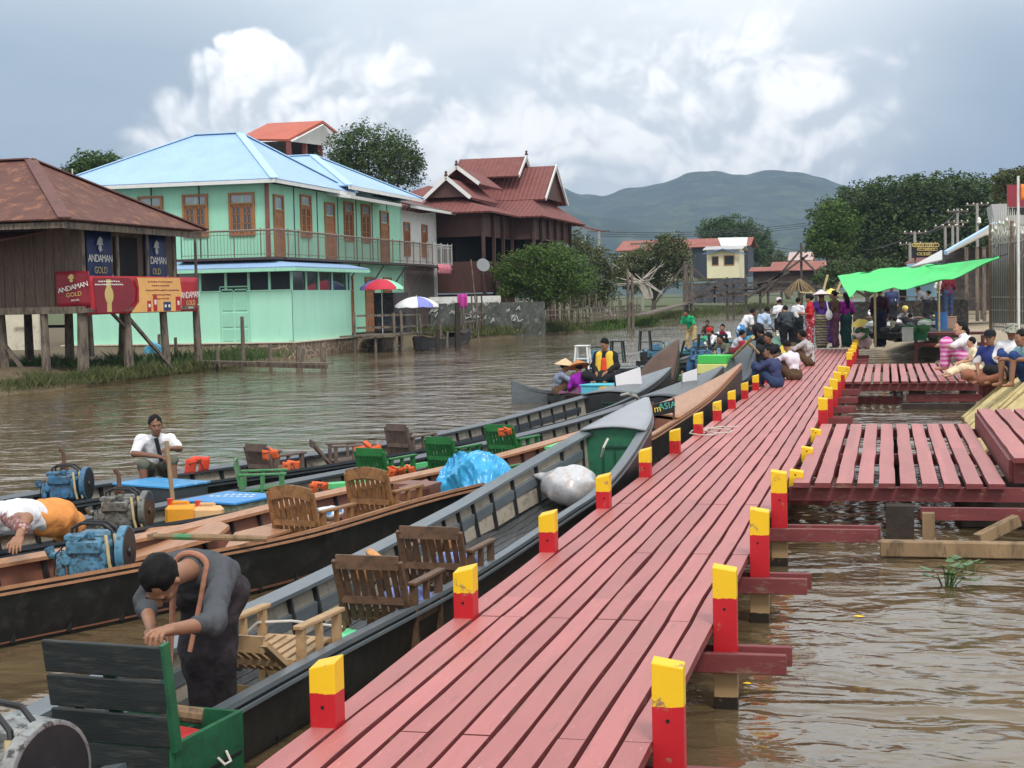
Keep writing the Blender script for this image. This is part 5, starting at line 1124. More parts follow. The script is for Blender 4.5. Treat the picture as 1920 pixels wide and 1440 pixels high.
# ---- teak house
th = thing('teak_house', 'large dark teak house with stacked red tiled gables and white bargeboards', 'house', (-24, 92, 0))
m = P_(MB(), th)
for (c, d) in (((-25.6, 84.6, 6.3), (7.0, .1, 1.3)), ((-22.1, 88.0, 6.3), (.1, 6.8, 1.3)), ((-21.4, 91.3, 6.3), (1.5, .1, 1.3)), ((-20.75, 96.8, 6.3), (.1, 11, 1.3)), ((-25.6, 84.6, 3.4), (7.0, .1, 1.7)), ((-22.1, 88, 3.4), (.1, 6.8, 1.7)), ((-21.4, 91.3, 3.4), (1.5, .1, 1.7)), ((-20.75, 96.8, 3.4), (.1, 11, 1.7)), ((-25.6, 84.7, 1.8), (7.0, .1, 1.2)), ((-22.1, 88, 1.8), (.1, 6.8, 1.2))): m.box(c, d)
m.build('wall', TEAKW, th)
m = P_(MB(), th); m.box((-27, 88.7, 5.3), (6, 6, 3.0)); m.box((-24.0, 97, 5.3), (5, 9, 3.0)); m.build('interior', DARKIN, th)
for (x, y) in ((-29, 84.5), (-25.6, 84.5), (-22.05, 84.5), (-22.0, 86.7), (-22, 88.9), (-22, 91.2), (-20.65, 91.2), (-20.65, 93.3), (-20.65, 95.4), (-20.65, 97.6), (-20.65, 99.8), (-20.65, 102.3)):
    m = P_(MB(), th); m.box((x+.06, y-.06, 3.6), (.17, .17, 6.9)); m.build('pillar', mat('dark_pillar', (.075, .036, .030), .6, .2, 3), th)
m = P_(MB(), th); m.box((-25.5, 84.45, 2.55), (7.4, .2, .14)); m.box((-22.0, 88, 2.55), (.2, 6.9, .14)); m.box((-20.6, 97, 2.55), (.2, 11, .14)); m.build('beam', TEAKW, th)
m = P_(MB(), th)
hip(m, -30.5, -21.3, 83.6, 92.4, 6.95, -26.0, -26.0, 87.4, 88.8, 8.75); hip(m, -28.5, -19.9, 90.5, 104.0, 6.95, -25.4, -22.6, 97.4, 97.4, 9.3)
def gable(m, xa, ya, xb, yb, z, w, drop):
    """a ridge from a to b with two slopes"""
    a, b_ = Vector((xa, ya, z)), Vector((xb, yb, z)); s = (b_-a).cross(Vector((0, 0, 1))).normalized()*w; dn = Vector((0, 0, -drop)); m.poly([a, b_, b_+s+dn, a+s+dn]); m.poly([b_, a, a-s+dn, b_-s+dn])
gable(m, -24.1, 84.6, -24.1, 91, 8.95, 1.35, 1.15); gable(m, -24.2, 87.2, -24.2, 93, 9.75, 1.3, 1.0)
gable(m, -20.5, 97.3, -26.5, 97.3, 10.45, 3.4, 2.3); gable(m, -22.3, 96.6, -26.6, 96.6, 11.05, 2.1, 1.35)
m.poly([(-20.2, 102.6, 6.9), (-18.9, 102.6, 6.55), (-18.9, 106, 6.55), (-20.2, 106, 6.9)])
m.build('roof', TILES, th, uv=True, solid=.10)
m = P_(MB(), th)
def barge(px_, py_, pz, dx, dy, drop, th_=.16):
    for s in (-1, 1): m.bar((px_, py_, pz+.05), (px_+s*dx, py_+s*dy, pz-drop+.05), .07, .20)
barge(-24.1, 84.5, 8.95, 1.4, 0, 1.19); barge(-24.2, 87.1, 9.75, 1.35, 0, 1.03); barge(-20.4, 97.3, 10.45, 0, 3.45, 2.33); barge(-22.2, 96.6, 11.05, 0, 2.15, 1.38); m.build('bargeboard', WHITE, th)
m = P_(MB(), th); m.poly([(-25.3, 84.75, 7.9), (-22.9, 84.75, 7.9), (-24.1, 84.75, 8.9)], .05); m.poly([(-20.65, 94.3, 8.3), (-20.65, 100.3, 8.3), (-20.65, 97.3, 10.35)], .05); m.build('gable_panel', TEAKW, th)
m = P_(MB(), th)
for x, y, z in ((-24.1, 84.5, 9.05), (-24.2, 87.1, 9.85), (-22.2, 96.6, 11.15)): m.lathe((x, y, z), [(.05, 0), (.12, .08), (.05, .18), (.09, .24), (0, .36)], 8)
m.build('finial', TEAKW, th)
# ---- pavilion with orange red roof behind
pv = thing('rooftop_pavilion', 'open rooftop pavilion with orange red gabled roof behind the blue roof', 'pavilion', (-40, 103, 0))
m = P_(MB(), pv); m.poly([atY(445, 262, 99), atY(541, 263, 99), atY(606, 228, 102), atY(503, 233, 102)]); m.poly([atY(606, 228, 102), atY(503, 233, 102), atY(560, 255, 105), atY(632, 248, 105)]); m.build('roof', REDSHEET, pv, uv=True, solid=.15)
m = P_(MB(), pv); m.poly([atY(545, 264, 99.2), atY(605, 232, 102), atY(629, 252, 105), atY(629, 274, 105), ], .1); m.build('gable_panel', WHITE, pv)
for px, Y in ((541, 99.2), (571, 101.5), (470, 99.5), (600, 104)):
    m = P_(MB(), pv); a = atY(px, 265, Y); m.box((a.x, a.y, a.z-2.2), (.28, .28, 4.4)); m.build('pillar', mat('red_steel', (.20, .05, .04), .5), pv)
m = P_(MB(), pv); a = atY(520, 320, 102); m.box((a.x+.5, 103, a.z-1), (7, 6, 2.8)); m.build('parapet', WHITE, pv)
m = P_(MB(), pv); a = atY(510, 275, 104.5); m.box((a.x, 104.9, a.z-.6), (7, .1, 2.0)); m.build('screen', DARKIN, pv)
# ---- trees and bushes of the far bank
tree('tree', 'feathery grey green tree rising behind the blue roof and the pavilion', (-32.5, 95, .5), [(*atY(x, y, 95), rx, 2.2, rz) for x, y, rx, rz in ((640, 285, 1.3, 1.0), (690, 265, 1.6, 1.1), (735, 290, 1.6, 1.3), (690, 310, 2.2, 1.4), (752, 325, 1.2, 1.2), (655, 320, 1.4, 1.2), (765, 300, .8, .9))], 15000, .10, LEAF_D, .28, seed=4)
tree('tree', 'rounded green tree peeping above the rusty roof at the left', (-36.5, 72, .5), [(*atY(x, y, 72), rx, 1.2, rz) for x, y, rx, rz in ((176, 303, .75, .5), (150, 320, .6, .4), (203, 302, .55, .4), (175, 325, 1.0, .5))], 5000, .09, LEAF_B, .18, seed=5)
tree('bush', 'broad bright green bush in front of the teak house verandah', (-18.9, 85.5, .4), [(*atY(x, y, 85.5), rx, 1.6, rz) for x, y, rx, rz in ((985, 500, 1.5, 1.0), (1040, 480, 1.0, .7), (1060, 505, 1.2, .9), (955, 515, .8, .7), (1010, 525, 1.9, 1.0), (1085, 520, .9, .9), (1045, 540, 1.5, .8), (960, 545, .8, .5), (1000, 475, .8, .5))], 26000, .075, LEAF_G, .12, cat='bush', seed=6)
tree('tree', 'slim greyish tree with sparse leaves right of the green bush', (-19.2, 112, .4), [(*atY(x, y, 112), rx, 1.4, rz) for x, y, rx, rz in ((1090, 460, .8, 1.1), (1110, 480, 1.0, 1.0), (1125, 520, 1.2, 1.2), (1115, 550, 1.6, .9), (1150, 500, .8, .8), (1085, 560, 1.0, .8))], 9000, .10, LEAF_O, .2, bark=BARKW, seed=7)
tree('bush', 'olive brown bushes mass before the long red roofed house', (-20.5, 138, .4), [(*atY(x, y, 138), rx, 2, rz) for x, y, rx, rz in ((1190, 500, 1.8, 1.3), (1225, 490, 1.7, 1.6), (1258, 470, 1.5, 1.4), (1250, 510, 2.0, 1.4), (1205, 530, 1.8, 1.0), (1175, 520, 1.2, .9), (1250, 455, .8, .6), (1280, 485, .8, .9))], 20000, .12, LEAF_O, .22, cat='bush', seed=8)
tree('tree', 'dark domed tree behind the cream house', (-21, 230, .5), [(*atY(x, y, 230), rx, 3, rz) for x, y, rx, rz in ((1345, 430, 2.6, 1.6), (1375, 428, 3.0, 1.8), (1400, 450, 3.4, 2.0), (1420, 465, 2.2, 1.8), (1395, 480, 4.0, 1.8), (1330, 445, 1.6, 1.2))], 16000, .18, LEAF_B, .5, seed=9)
tree('tree', 'small pale far tree right of the dark domed tree', (-18, 300, .5), [(*atY(x, y, 300), rx, 3, rz) for x, y, rx, rz in ((1448, 485, 2.4, 1.6), (1470, 495, 2.6, 1.5), (1435, 495, 1.8, 1.2))], 5000, .22, LEAF_O, .4, seed=10)
m = MB()
for k in range(26):       # pale dead branches
    rr = random.Random(k); a = atY(1215+rr.uniform(-8, 8), 560, 118); b_ = atY(1190+rr.uniform(-70, 60), 500+rr.uniform(-15, 60), 118+rr.uniform(-1, 1)); c = atY(1208+rr.uniform(-14, 10), 530, 118); m.tube([a, c, b_], [.10, .07, .02], 5)
tag(m.build('dead_tree', BARKW, smooth=True), 'leafless pale dead tree leaning beside the olive bushes', 'tree')
# bank vegetation
grass_tufts('bank_reeds', 'reeds and weeds along the far water edge below the stilt house', [(-23.2, 30, .1), (-22.3, 36, .1), (-22.0, 39, .12), (-21.9, 42, .12), (-22.3, 46, .08), (-22.6, 51, .05)], 15000, .24, LEAF_O, 3, .42, wd=.008)
grass_tufts('bank_weeds', 'weeds under the stilt house around the stilt feet', [(-26, 41, .25), (-23.2, 43.5, .3), (-22.6, 50, .2), (-23.2, 54.5, .15)], 6000, .28, LEAF_B, 4, .6, wd=.01)
grass_tufts('water_grass', 'bright grass patch standing in the water by the walkway', [(-17.6, 95, 0), (-17.2, 103, 0), (-16.8, 112, .1)], 5000, .35, LEAF_G, 5, .45, wd=.02)
grass_tufts('bank_grass', 'low grass on the bank in front of the cream house', [(-17.2, 118, .2), (-17.0, 135, .3), (-16, 155, .3), (-15, 176, .3), (-16, 200, .3)], 8000, .35, LEAF_O, 6, 1.4, wd=.03)
# loose planks, stakes and a walkway at the edge in front of the stone footing
def stake(label, x, y, h, r=.06, lean=(0, 0), m_=None, group='old mooring stakes along the far bank'):
    m = MB(); m.tube([(0, 0, -.5), (lean[0]*.5, lean[1]*.5, h*.5), (lean[0], lean[1], h)], [r*1.1, r, r*.9], 7); o = m.build('stake', m_ or GREYWOOD, loc=(x, y, 0), smooth=True); return tag(o, label, 'stake', group)
for lab, px, py, hp, r in (('tall stake leaning before the annex door panel', 457, 690, 95, .07), ('dark stake with knobbed top left of the doorless annex wall', 192, 668, 70, .08), ('leaning dark stake left of the blue plastic bag', 236, 672, 74, .07), ('short stake right of the blue plastic bag', 300, 684, 56, .06), ('stake with flat top below the annex front', 331, 690, 56, .06), ('stout stake at the stone wall middle', 562, 692, 42, .11), ('stout stake at the right end of the plank walkway', 607, 692, 34, .10), ('short wide stake standing in weeds near the stone wall', 409, 695, 38, .07), ('dark stump beside the stout stake', 508, 690, 44, .07)):
    p = at(px, py, .0); stake(lab, p.x, p.y, hp*p.length/F, r, lean=(nz(px)*.25, 0))
m = MB(); a, b_ = at(300, 676, .32), at(618, 682, .30); m.bar(a, b_, .35, .05); m.bar(at(430, 683, .18), at(612, 688, .16), .12, .12); m.bar(at(330, 690, .1), at(440, 684, .14), .08, .08)
tag(m.build('plank_walkway', GREYWOOD), 'narrow old plank walkway along the foot of the stone wall', 'walkway')
m = MB(); p = at(288, 668, .35); m.grid(lambda u, v: p+Vector(((u-.5)*.7, nz(u*4, v*4)*.2, v*.75-.2-abs(u-.5)*.5+nz(u*5, v*3)*.12)), 8, 8); tag(m.build('plastic_sheet', mat('blue_plastic', (.10, .42, .62), .35, .2, 6), smooth='all', solid=.02), 'crumpled light blue plastic sheet at the bank under the stilt house', 'sheet')
# ---- umbrellas and stall
def umbrella(label, px, py, Y, r, cols, poles=1.9, tilt=0):
    c = atY(px, py, Y); t = thing('umbrella', label, 'umbrella', (c.x, c.y, 0)); n = 24; m = MB(); h = .38*r; vs = [(0, 0, h)]; rings = 6
    for k in range(1, rings+1):
        f = k/rings
        for i in range(n): a = 2*math.pi*i/n; sag = 1-.04*(1-math.cos(8*a))*f; vs.append((r*f*math.cos(a)*sag, r*f*math.sin(a)*sag, h*(1-f**2.1)))
    for i in range(n): a = 2*math.pi*i/n; vs.append((r*math.cos(a), r*math.sin(a), -.11-.02*math.sin(16*a)))
    o = Vector((0, 0, c.z-h))
    m.add([Vector(v)+o for v in vs], [(0, 1+i, 1+(i+1) % n) for i in range(n)], 0); m.mi = [(i*8//n) % len(cols) for i in range(n)]
    base = 0
    for k in range(rings):
        for i in range(n): m.f.append([1+k*n+i, 1+(k+1)*n+i, 1+(k+1)*n+(i+1) % n, 1+k*n+(i+1) % n]); m.mi.append((i*8//n) % len(cols))
    m.build('canopy', cols, t, smooth='all'); m = MB(); m.tube([(0, 0, .4), (0, 0, c.z+.06)], .022, 8); m.build('pole', STEELW, t)
    m = MB()
    for i in range(8): a = 2*math.pi*i/8; m.tube([(0, 0, c.z-h*1.0), (r*.62*math.cos(a), r*.62*math.sin(a), c.z-h*.45)], .01, 5)
    m.build('stretchers', STEELW, t); return t
U = lambda n, c: mat(n, c, .65, .05, 3)
UR, UG, UB, UW, UP_ = U('umb_red', (.55, .03, .06), ), U('umb_green', (.30, .68, .45)), U('umb_blue', (.16, .15, .42)), U('umb_white', (.75, .75, .76)), U('umb_periwinkle', (.22, .24, .58))
umbrella('red, green and blue panelled sun umbrella over the bank stall', 715, 523, 64.5, .95, [UR, UG, UB, UR, UG, UR, UG, UB][3:]+[UR]).rotation_euler.z = R(15)
umbrella('white and blue sun umbrella lower down by the water', 781, 556, 64.5, .95, [UW, UW, UP_, UW, UW, UP_, UW, UW]).rotation_euler.z = R(200)
sj = thing('stall_platform', 'ramshackle grey wooden stall platform on posts under the umbrellas', 'platform', (-20.6, 64, 0)); m = P_(MB(), sj)
a, b_ = at(697, 632, .72), at(770, 631, .72)
m.box((-20.9, 63.4, .70), (2.4, 5.2, .07)); m.build('deck', GREYWOOD, sj)
m = P_(MB(), sj)
for z, y in ((1.05, 61.0), (1.55, 61.0)): m.bar((-21.4, y, z), (-19.5, y+.4, z), .06, .09)
m.bar((-19.6, 61.2, 1.55), (-19.5, 66, 1.5), .05, .07); m.bar((-19.6, 61.2, 1.05), (-19.5, 66, 1.05), .05, .07); m.bar((-20.3, 61.1, .6), (-19.5, 61.2, .2), .06); m.build('rail', GREYWOOD, sj)
for x, y, h in ((-21.5, 61, 1.7), (-20.6, 61.0, .7), (-19.75, 61.0, 1.65), (-19.45, 61.1, 1.75), (-19.35, 63.5, 1.5), (-19.3, 66, 1.3), (-20.2, 63, .7)):
    m = P_(MB(), sj); m.tube([(x, y, -.4), (x+nz(x, y)*.15, y, h)], .06, 7); m.build('leg', GREYWOOD, sj)
m = MB(); m.box((-21.6, 66.3, 1.6), (.9, 2.2, 1.8)); m.box((-21.2, 65.0, 1.2), (1.2, .5, .8)); tag(m.build('stall_counter', mat('stall_dark', (.03, .035, .045), .8, .5, 4, col2=(.10, .06, .04), lo=.5, hi=.6)), 'dark cluttered stall counter below the red and green umbrella', 'stall')
for lab, px, py, h, r in (('dark stake by the white umbrella', 820, 660, .95, .09), ('thin stake between boat and white umbrella', 838, 658, .8, .05), ('heavy dark forked post at the small boat bow', 858, 655, 2.0, .13), ('tall thin bamboo pole leaning beside the small boat', 900, 645, 4.0, .035), ('brown post below the pink towel', 854, 604, 2.1, .09), ('thin post left of the black tarpaulin', 938, 622, 1.1, .05)):
    p = at(px, py, 0); stake(lab, p.x, p.y, h, r, lean=(-.35 if 'bamboo' in lab else .05, 0), m_=DARKWOOD if 'dark' in lab else GREYWOOD)
m = MB(); p = atY(867, 565, 78); m.grid(lambda u, v: p+Vector(((u-.5)*.55, .03*math.sin(u*12), -(v-.5)*.75)), 10, 4); tag(m.build('towel', mat('magenta_towel', (.62, .05, .32), .8, .2, 5, col2=(.35, .05, .35)), smooth='all', solid=.02), 'magenta towel hanging on the fence by the graffiti wall', 'towel')
# small moored boat on far side
boat('small black boat moored against the far bank by the stall', [(62.5, -19.4, -19.0, .62), (64, -19.9, -18.9, .45), (67, -20.3, -19.2, .40), (71, -20.5, -19.5, .48), (73.5, -20.3, -19.9, .62)], 70.5, n=24, name='rowing_boat', rail=DARKWOOD, second=False)
# graffiti wall
gw = thing('graffiti_wall', 'long low grey wall with white band and faded graffiti in front of the teak house', 'wall', (-22, 80, 0)); m = P_(MB(), gw); a, b_ = atY(805, 560, 79), atY(1020, 560, 84)
m.bar((a.x, 79, .8), (b_.x, 84, .8), .15, 2.2); m.build('wall', mat('mouldy_wall', (.075, .08, .07), .9, .4, 2, col2=(.24, .25, .22), lo=.56, hi=.66), gw)
m = P_(MB(), gw); m.bar((a.x, 78.9, 2.1), (b_.x-2.2, 82.7, 2.1), .16, .36); m.build('white_band', mat('stained_white', (.62, .62, .58), .85, .1, 2, col2=(.3, .3, .28), lo=.55, hi=.66), gw)
m = P_(MB(), gw)
for k in range(26):
    rr = random.Random(k+50); f = rr.random()*.8; c = Vector((a.x, 78.78, 1.1)).lerp(Vector((b_.x, 83.78, 1.1)), f)+Vector((0, 0, rr.uniform(-.3, .95))); pts = [c+Vector((.22*math.cos(q*1.3+k)*rr.random(), 0, .2*math.sin(q*1.9+k)*rr.random())) for q in range(6)]; m.tube(pts, .022, 4)
m.build('graffiti', mat('graffiti_white', (.6, .6, .6), .8, .2, 3), gw)
# rickety fence of poles on the bank
fp = thing('pole_fence', 'rickety fence of uneven bamboo and timber poles along the water', 'fence', (-19.5, 86, 0)); m = P_(MB(), fp)
ends = [(868, 641, .1), (938, 626, .1), (1010, 622, .05), (1085, 616, .05), (1140, 612, .05), (1200, 600, 0)]
for k in range(86):
    rr = random.Random(k); f = k/85*(len(ends)-1); i = min(int(f), len(ends)-2); q = f-i; px = ends[i][0]*(1-q)+ends[i+1][0]*q; py = ends[i][1]*(1-q)+ends[i+1][1]*q; p = at(px, py, .05); h = rr.choice([.8, 1.0, 1.3, 1.8, 2.3]); m.tube([(p.x, p.y, -.3), (p.x+rr.uniform(-.15, .15), p.y, h)], rr.uniform(.03, .07), 5)
m.build('poles', GREYWOOD, fp); m = P_(MB(), fp)
for z in (.45, 1.0, 1.35):
    for i in range(5):
        p, q = at(ends[i][0], ends[i][1], .05), at(ends[i+1][0], ends[i+1][1], .05); m.bar((p.x, p.y-.1, z+.1*nz(i, z)), (q.x, q.y-.1, z+.1*nz(i+3, z)), .06, .08)
m.build('rails', GREYWOOD, fp)
m = MB(); a = atY(998, 586, 84); m.box((a.x, 84, 1.2), (1.45, .05, .8)); tag(m.build('tarpaulin', RUBBER), 'black tarpaulin sheet hung on the bank fence', 'tarpaulin')
grass_tufts('bank_weeds', 'weeds and rubble plants along the foot of the graffiti wall', [(-22.2, 74, .3), (-20.8, 80, .2), (-20.0, 86, .15), (-18.6, 93, .1)], 9000, .40, LEAF_O, 14, .6, wd=.015)
for k in range(16):
    rr = random.Random(k+90); px = 925+k*17; p = at(px, 617-k*1.6+rr.uniform(-6, 4), .05); stake(['pale','grey','bent','thin','stout','split','dark','short'][k % 8]+' upright pole of the bank fence '+['left of','right of'][k//8]+' the bush', p.x, p.y, rr.uniform(.9, 2.6), rr.uniform(.05, .09), lean=(rr.uniform(-.2, .2), 0), group='upright poles of the bank fence')
# ---- footbridge
def pole(label, px, py, pytop, Y=None, r=.1, name='timber_pole', group='tall timber poles of the old footbridge'):
    p = at(px, py, 0) if Y is None else Vector((atY(px, py, Y).x, Y, 0)); h = atY(px, pytop, p.y).z; m = MB(); m.tube([(0, 0, -.5), (nz(px)*.1, 0, h*.6), (nz(px, 4)*.1, 0, h)], [r, r*.95, r*.85], 7); return tag(m.build(name, GREYWOOD, loc=(p.x, p.y, 0), smooth=True), label, 'pole', group)
pole('tall grey pole at the walkway end, left one of its pair', 1179, 622, 505, r=.10); pole('tall grey pole at the walkway end, right one of its pair', 1187, 624, 515, r=.09)
pole('tallest bridge pole with a diagonal strut, left of the cream house', 1287, 600, 490, 135, r=.22); pole('tall bridge pole just right of the tallest one', 1298, 600, 497, 135, r=.18)
wk = thing('walkway', 'low timber walkway on posts running out from the far bank', 'walkway', (-16, 93, 0)); m = P_(MB(), wk); m.bar(at(1098, 596, .75), at(1200, 591, .8), .7, .10); m.bar(at(1098, 590, 1.0), at(1190, 586, 1.0), .08, .08); m.bar(Vector((at(1200, 591, .8))), atY(1290, 568, 135), .8, .12); m.build('planking', GREYWOOD, wk)
br = thing('footbridge', 'old dark timber footbridge with trussed handrails across the canal', 'bridge', (-11, 132, 0)); m = P_(MB(), br)
A_, B_ = atY(1290, 556, 132), atY(1600, 540, 132)
m.bar(atY(1290, 558, 132), atY(1395, 551, 132), 1.6, .25); m.bar(atY(1395, 551, 132), atY(1620, 530, 132), 1.6, .28); m.build('deck', GREYWOOD, br)
for zz in (528, 540): 
    m = P_(MB(), br); m.bar(atY(1300, zz+6, 131.2), atY(1620, zz-4, 131.2), .12, .16); m.build('handrail', mat('bridge_timber', (.085, .07, .06), .85, .3, 3), br)
DK = MATS['bridge_timber']
for (x0, y0_, x1, y1_) in ((1287, 492, 1365, 560), (1287, 492, 1222, 577), (1500, 470, 1425, 560), (1500, 480, 1560, 540), (1365, 548, 1440, 530), (1300, 558, 1360, 530), (1400, 560, 1515, 478), (1540, 500, 1500, 560), (1420, 535, 1480, 510)):
    m = P_(MB(), br); m.bar(atY(x0, y0_, 131), atY(x1, y1_, 131), .15, .18); m.build('strut', DK, br)
for px, t0, b0 in ((1363, 520, 572), (1375, 530, 572), (1398, 515, 572), (1425, 530, 575), (1440, 540, 575), (1465, 535, 575), (1502, 455, 575), (1530, 515, 575), (1560, 520, 575), (1590, 515, 570)):
    m = P_(MB(), br); a = atY(px, t0, 131.4); m.tube([(a.x, a.y, -.4), (a.x, a.y, a.z)], .11, 6); m.build('post', DK, br)
# ---- far houses
def simple_house(name, label, wall_m, roof_m, px0, px1, y_eave, y_base, Y, y_ridge, depth=8, wins=(), extra=None):
    a, b_ = atY(px0, y_eave, Y), atY(px1, y_eave, Y); zb = atY(px0, y_base, Y).z; zr = atY((px0+px1)/2, y_ridge, Y+depth/2).z; t = thing(name, label, 'house', ((a.x+b_.x)/2, Y, 0)); m = P_(MB(), t); w = b_.x-a.x; cx = (a.x+b_.x)/2
    m.box((cx, Y+depth/2, (a.z+zb)/2), (w, depth, a.z-zb)); m.build('wall', wall_m, t)
    m = P_(MB(), t); e = .4; ze = a.z-.05; m.poly([(a.x-e, Y-e, ze), (b_.x+e, Y-e, ze), (b_.x+e, Y+depth/2, zr), (a.x-e, Y+depth/2, zr)]); m.poly([(b_.x+e, Y+depth+e, ze), (a.x-e, Y+depth+e, ze), (a.x-e, Y+depth/2, zr), (b_.x+e, Y+depth/2, zr)]); m.build('roof', roof_m, t, uv=True, solid=.08)
    for (x, y, ww, hh) in wins:
        c = atY(x, y, Y-.03); m = P_(MB(), t); m.box((c.x, Y-.03, c.z), (ww, .06, hh)); o = m.build('window', DOORW, t); m = P_(MB(), t); m.box((c.x, Y-.07, c.z), (ww*.8, .02, hh*.8)); m.build('pane', GLASS, o)
    return t
FADERED = mat('faded_red_sheet', (.30, .095, .07), .7, .2, .6, col2=(.42, .26, .2), lo=.58, hi=.68, uvwave=('c', .3, .03)); CREAM = mat('cream_paint', (.74, .68, .45), .6, .05, 1)
simple_house('long_house', 'long low house with faded red sheet roof behind the olive bushes', PLAST, FADERED, 1160, 1345, 470, 530, 185, 450, 12)
ch = simple_house('cream_house', 'small cream boarded house with two windows and low blue gable', CREAM, mat('grey_sheet', (.45, .44, .43), .5, .1, 1), 1325, 1386, 468, 522, 170, 462, 6, ((1341, 489, .75, 1.0), (1367, 488, 1.15, 1.1)))
m = P_(MB(), ch); m.bar(atY(1318, 476, 169.5), atY(1355, 467, 169.5), .3, .12); m.bar(atY(1355, 467, 169.5), atY(1398, 476, 169.5), .3, .12); m.build('bargeboard', mat('blue_trim', (.10, .20, .38), .6), ch)
m = P_(MB(), ch); a = atY(1370, 545, 171); m.box((a.x, 172, a.z), (3.2, 4, 2.6)); m.box((a.x-3.5, 172, a.z-.2), (3.4, 3, 2.2)); m.build('lower_wall', mat('dark_boards', (.05, .05, .055), .8, .4, 2, col2=(.14, .15, .17)), ch)
h2 = simple_house('red_white_house', 'dark blue boarded house with half red half white sheet roof behind the cream house', mat('navy_boards', (.04, .05, .07), .8, .2, 1), FADERED, 1298, 1402, 463, 520, 182, 447, 8)
m = P_(MB(), h2); a, b_ = atY(1352, 463, 181.4), atY(1402, 463, 181.4); c, d = atY(1403, 447, 186), atY(1346, 448, 186); m.poly([a+Vector((0, 0, .12)), b_+Vector((0, 0, .12)), c+Vector((0, 0, .12)), d+Vector((0, 0, .12))]); m.build('white_sheet', WHITE, h2, solid=.04)
simple_house('low_shed', 'long low red roofed shed on posts beyond the footbridge', mat('shed_dark_wall', (.05, .035, .03), .9, .4, 1), FADERED, 1412, 1560, 508, 545, 155, 500, 5)  # walls in a mottled dark brown
simple_house('red_roof_shed', 'raised shed with bright rusty red roof edge behind the bridge post', mat('shed_dark_wall2', (.06, .045, .04), .9, .4, 1), FADERED, 1452, 1605, 500, 530, 165, 490, 5)  # walls a little paler than the long shed's brown
simple_house('pale_far_house', 'tiny far house with pale pink roof left of the big tree', PLAST, mat('pale_pink_sheet', (.5, .36, .33), .7), 1482, 1520, 488, 510, 250, 473, 8)
for lab, px, yt, Y in (('far grey power pole with crossarm above the dead tree', 1123, 432, 150), ('shorter dark power pole right of the first one', 1203, 455, 150), ):
    p = atY(px, yt, Y); t = thing('power_pole', lab, 'pole', (p.x, Y, 0)); m = MB(); m.tube([(0, 0, -.3), (0, 0, p.z)], .14, 7); m.build('shaft', mat('concrete', (.30, .29, .27), .9, .1, 2), t); m = MB(); m.box((0, 0, p.z-.1), (2.2, .12, .14)); m.build('crossarm', GREYWOOD, t)
m = MB()
for dz in (0, 4, 8):
    pts = [atY(1123+ (x)*1.0, 434+dz+.00022*(x-120)*(x+10)*-1+.02*x, 150+x*.1) for x in range(0, 420, 30)]; m.tube(pts, .04, 4)
tag(m.build('power_line', BLKIRON), 'thin drooping power lines crossing the hills view', 'power line')
m = MB(); p = atY(905, 498, 83.2); m.lathe(tuple(p), [(.38, .12), (.36, .09), (.2, .02), (0, 0)], 16, axis=(.5, -.8, .3)); m.tube([tuple(p), (p.x, p.y+.2, p.z-.5)], .03, 6); tag(m.build('satellite_dish', mat('dish_grey', (.2, .21, .22), .5), smooth=True), 'dark grey satellite dish below the teak veranda', 'dish')
m = MB(); p = atY(136, 330, 60); m.tube([(p.x, 60, 5), (p.x, 60, p.z+.3)], .03, 5); m.box((p.x, 60, p.z), (.7, .03, .03)); m.box((p.x, 60, p.z-.15), (.5, .03, .03)); tag(m.build('antenna', STEELW), 'thin aerial with crossed rods above the rusty roof', 'antenna')
# ------------------------------------------------------------------ right bank
GREY_RENDER = mat('grey_wall', (.10, .10, .105), .8, .15, 2, col2=(.16, .155, .15), lo=.52, hi=.64)
fn = thing('ornate_fence', 'tall dark metal fence panel topped with silver spikes at the right edge', 'fence', (3.1, 43, 0))
m = P_(MB(), fn); fa, fb_ = Vector((2.85, 44.5, 0)), Vector((3.9, 40.0, 0)); m.bar(fa+Vector((0, 0, 2.35)), fb_+Vector((0, 0, 2.35)), .05, 2.3); m.build('panel', GREY_RENDER, fn)
m = P_(MB(), fn)
for k in range(30):
    f = k/29; p = fa.lerp(fb_, f)+Vector((-.06, -.02, 0)); hh = 3.9+.32*math.sin(f*5.5)+.15*nz(k*3.3); m.tube([(p.x, p.y, 1.0), (p.x, p.y, hh-.1), (p.x, p.y, hh+.1)], [.016, .016, .004], 5)
    if k % 2: m.lathe((p.x, p.y, hh-.35), [(0, -.1), (.035, -.03), (.05, .02), (0, .13)], 6)
    for q in range(4): m.tube([(p.x, p.y, hh-.9+q*.14), (p.x+.05*math.sin(q*2+k), p.y-.03, hh-.83+q*.14), (p.x, p.y-.04, hh-.76+q*.14)], .012, 4)
for z in (1.1, 1.55, 1.9, 3.35): m.bar(fa+Vector((-.07, 0, z)), fb_+Vector((-.07, 0, z)), .03, .04)
m.build('spikes', mat('silver_iron', (.52, .50, .46), .4, .15, 5, metal=.6), fn)
m = P_(MB(), fn)
for p in (fa, fb_.lerp(fa, .3), fb_.lerp(fa, .6)): m.box((p.x-.05, p.y-.05, 2.4), (.12, .12, 3.0))
m.build('pillar', mat('rust_brown_post', (.22, .15, .10), .7, .2, 3), fn)
m = MB(); p = atY(1909, 330, 39.0); m.tube([(p.x, 39, .9), (p.x, 39, p.z)], .03, 8); t = m.build('flagpole', mat('flagpole_white', (.62, .62, .60), .4)); tag(t, 'slim white flagpole in front of the spiked fence', 'flagpole')
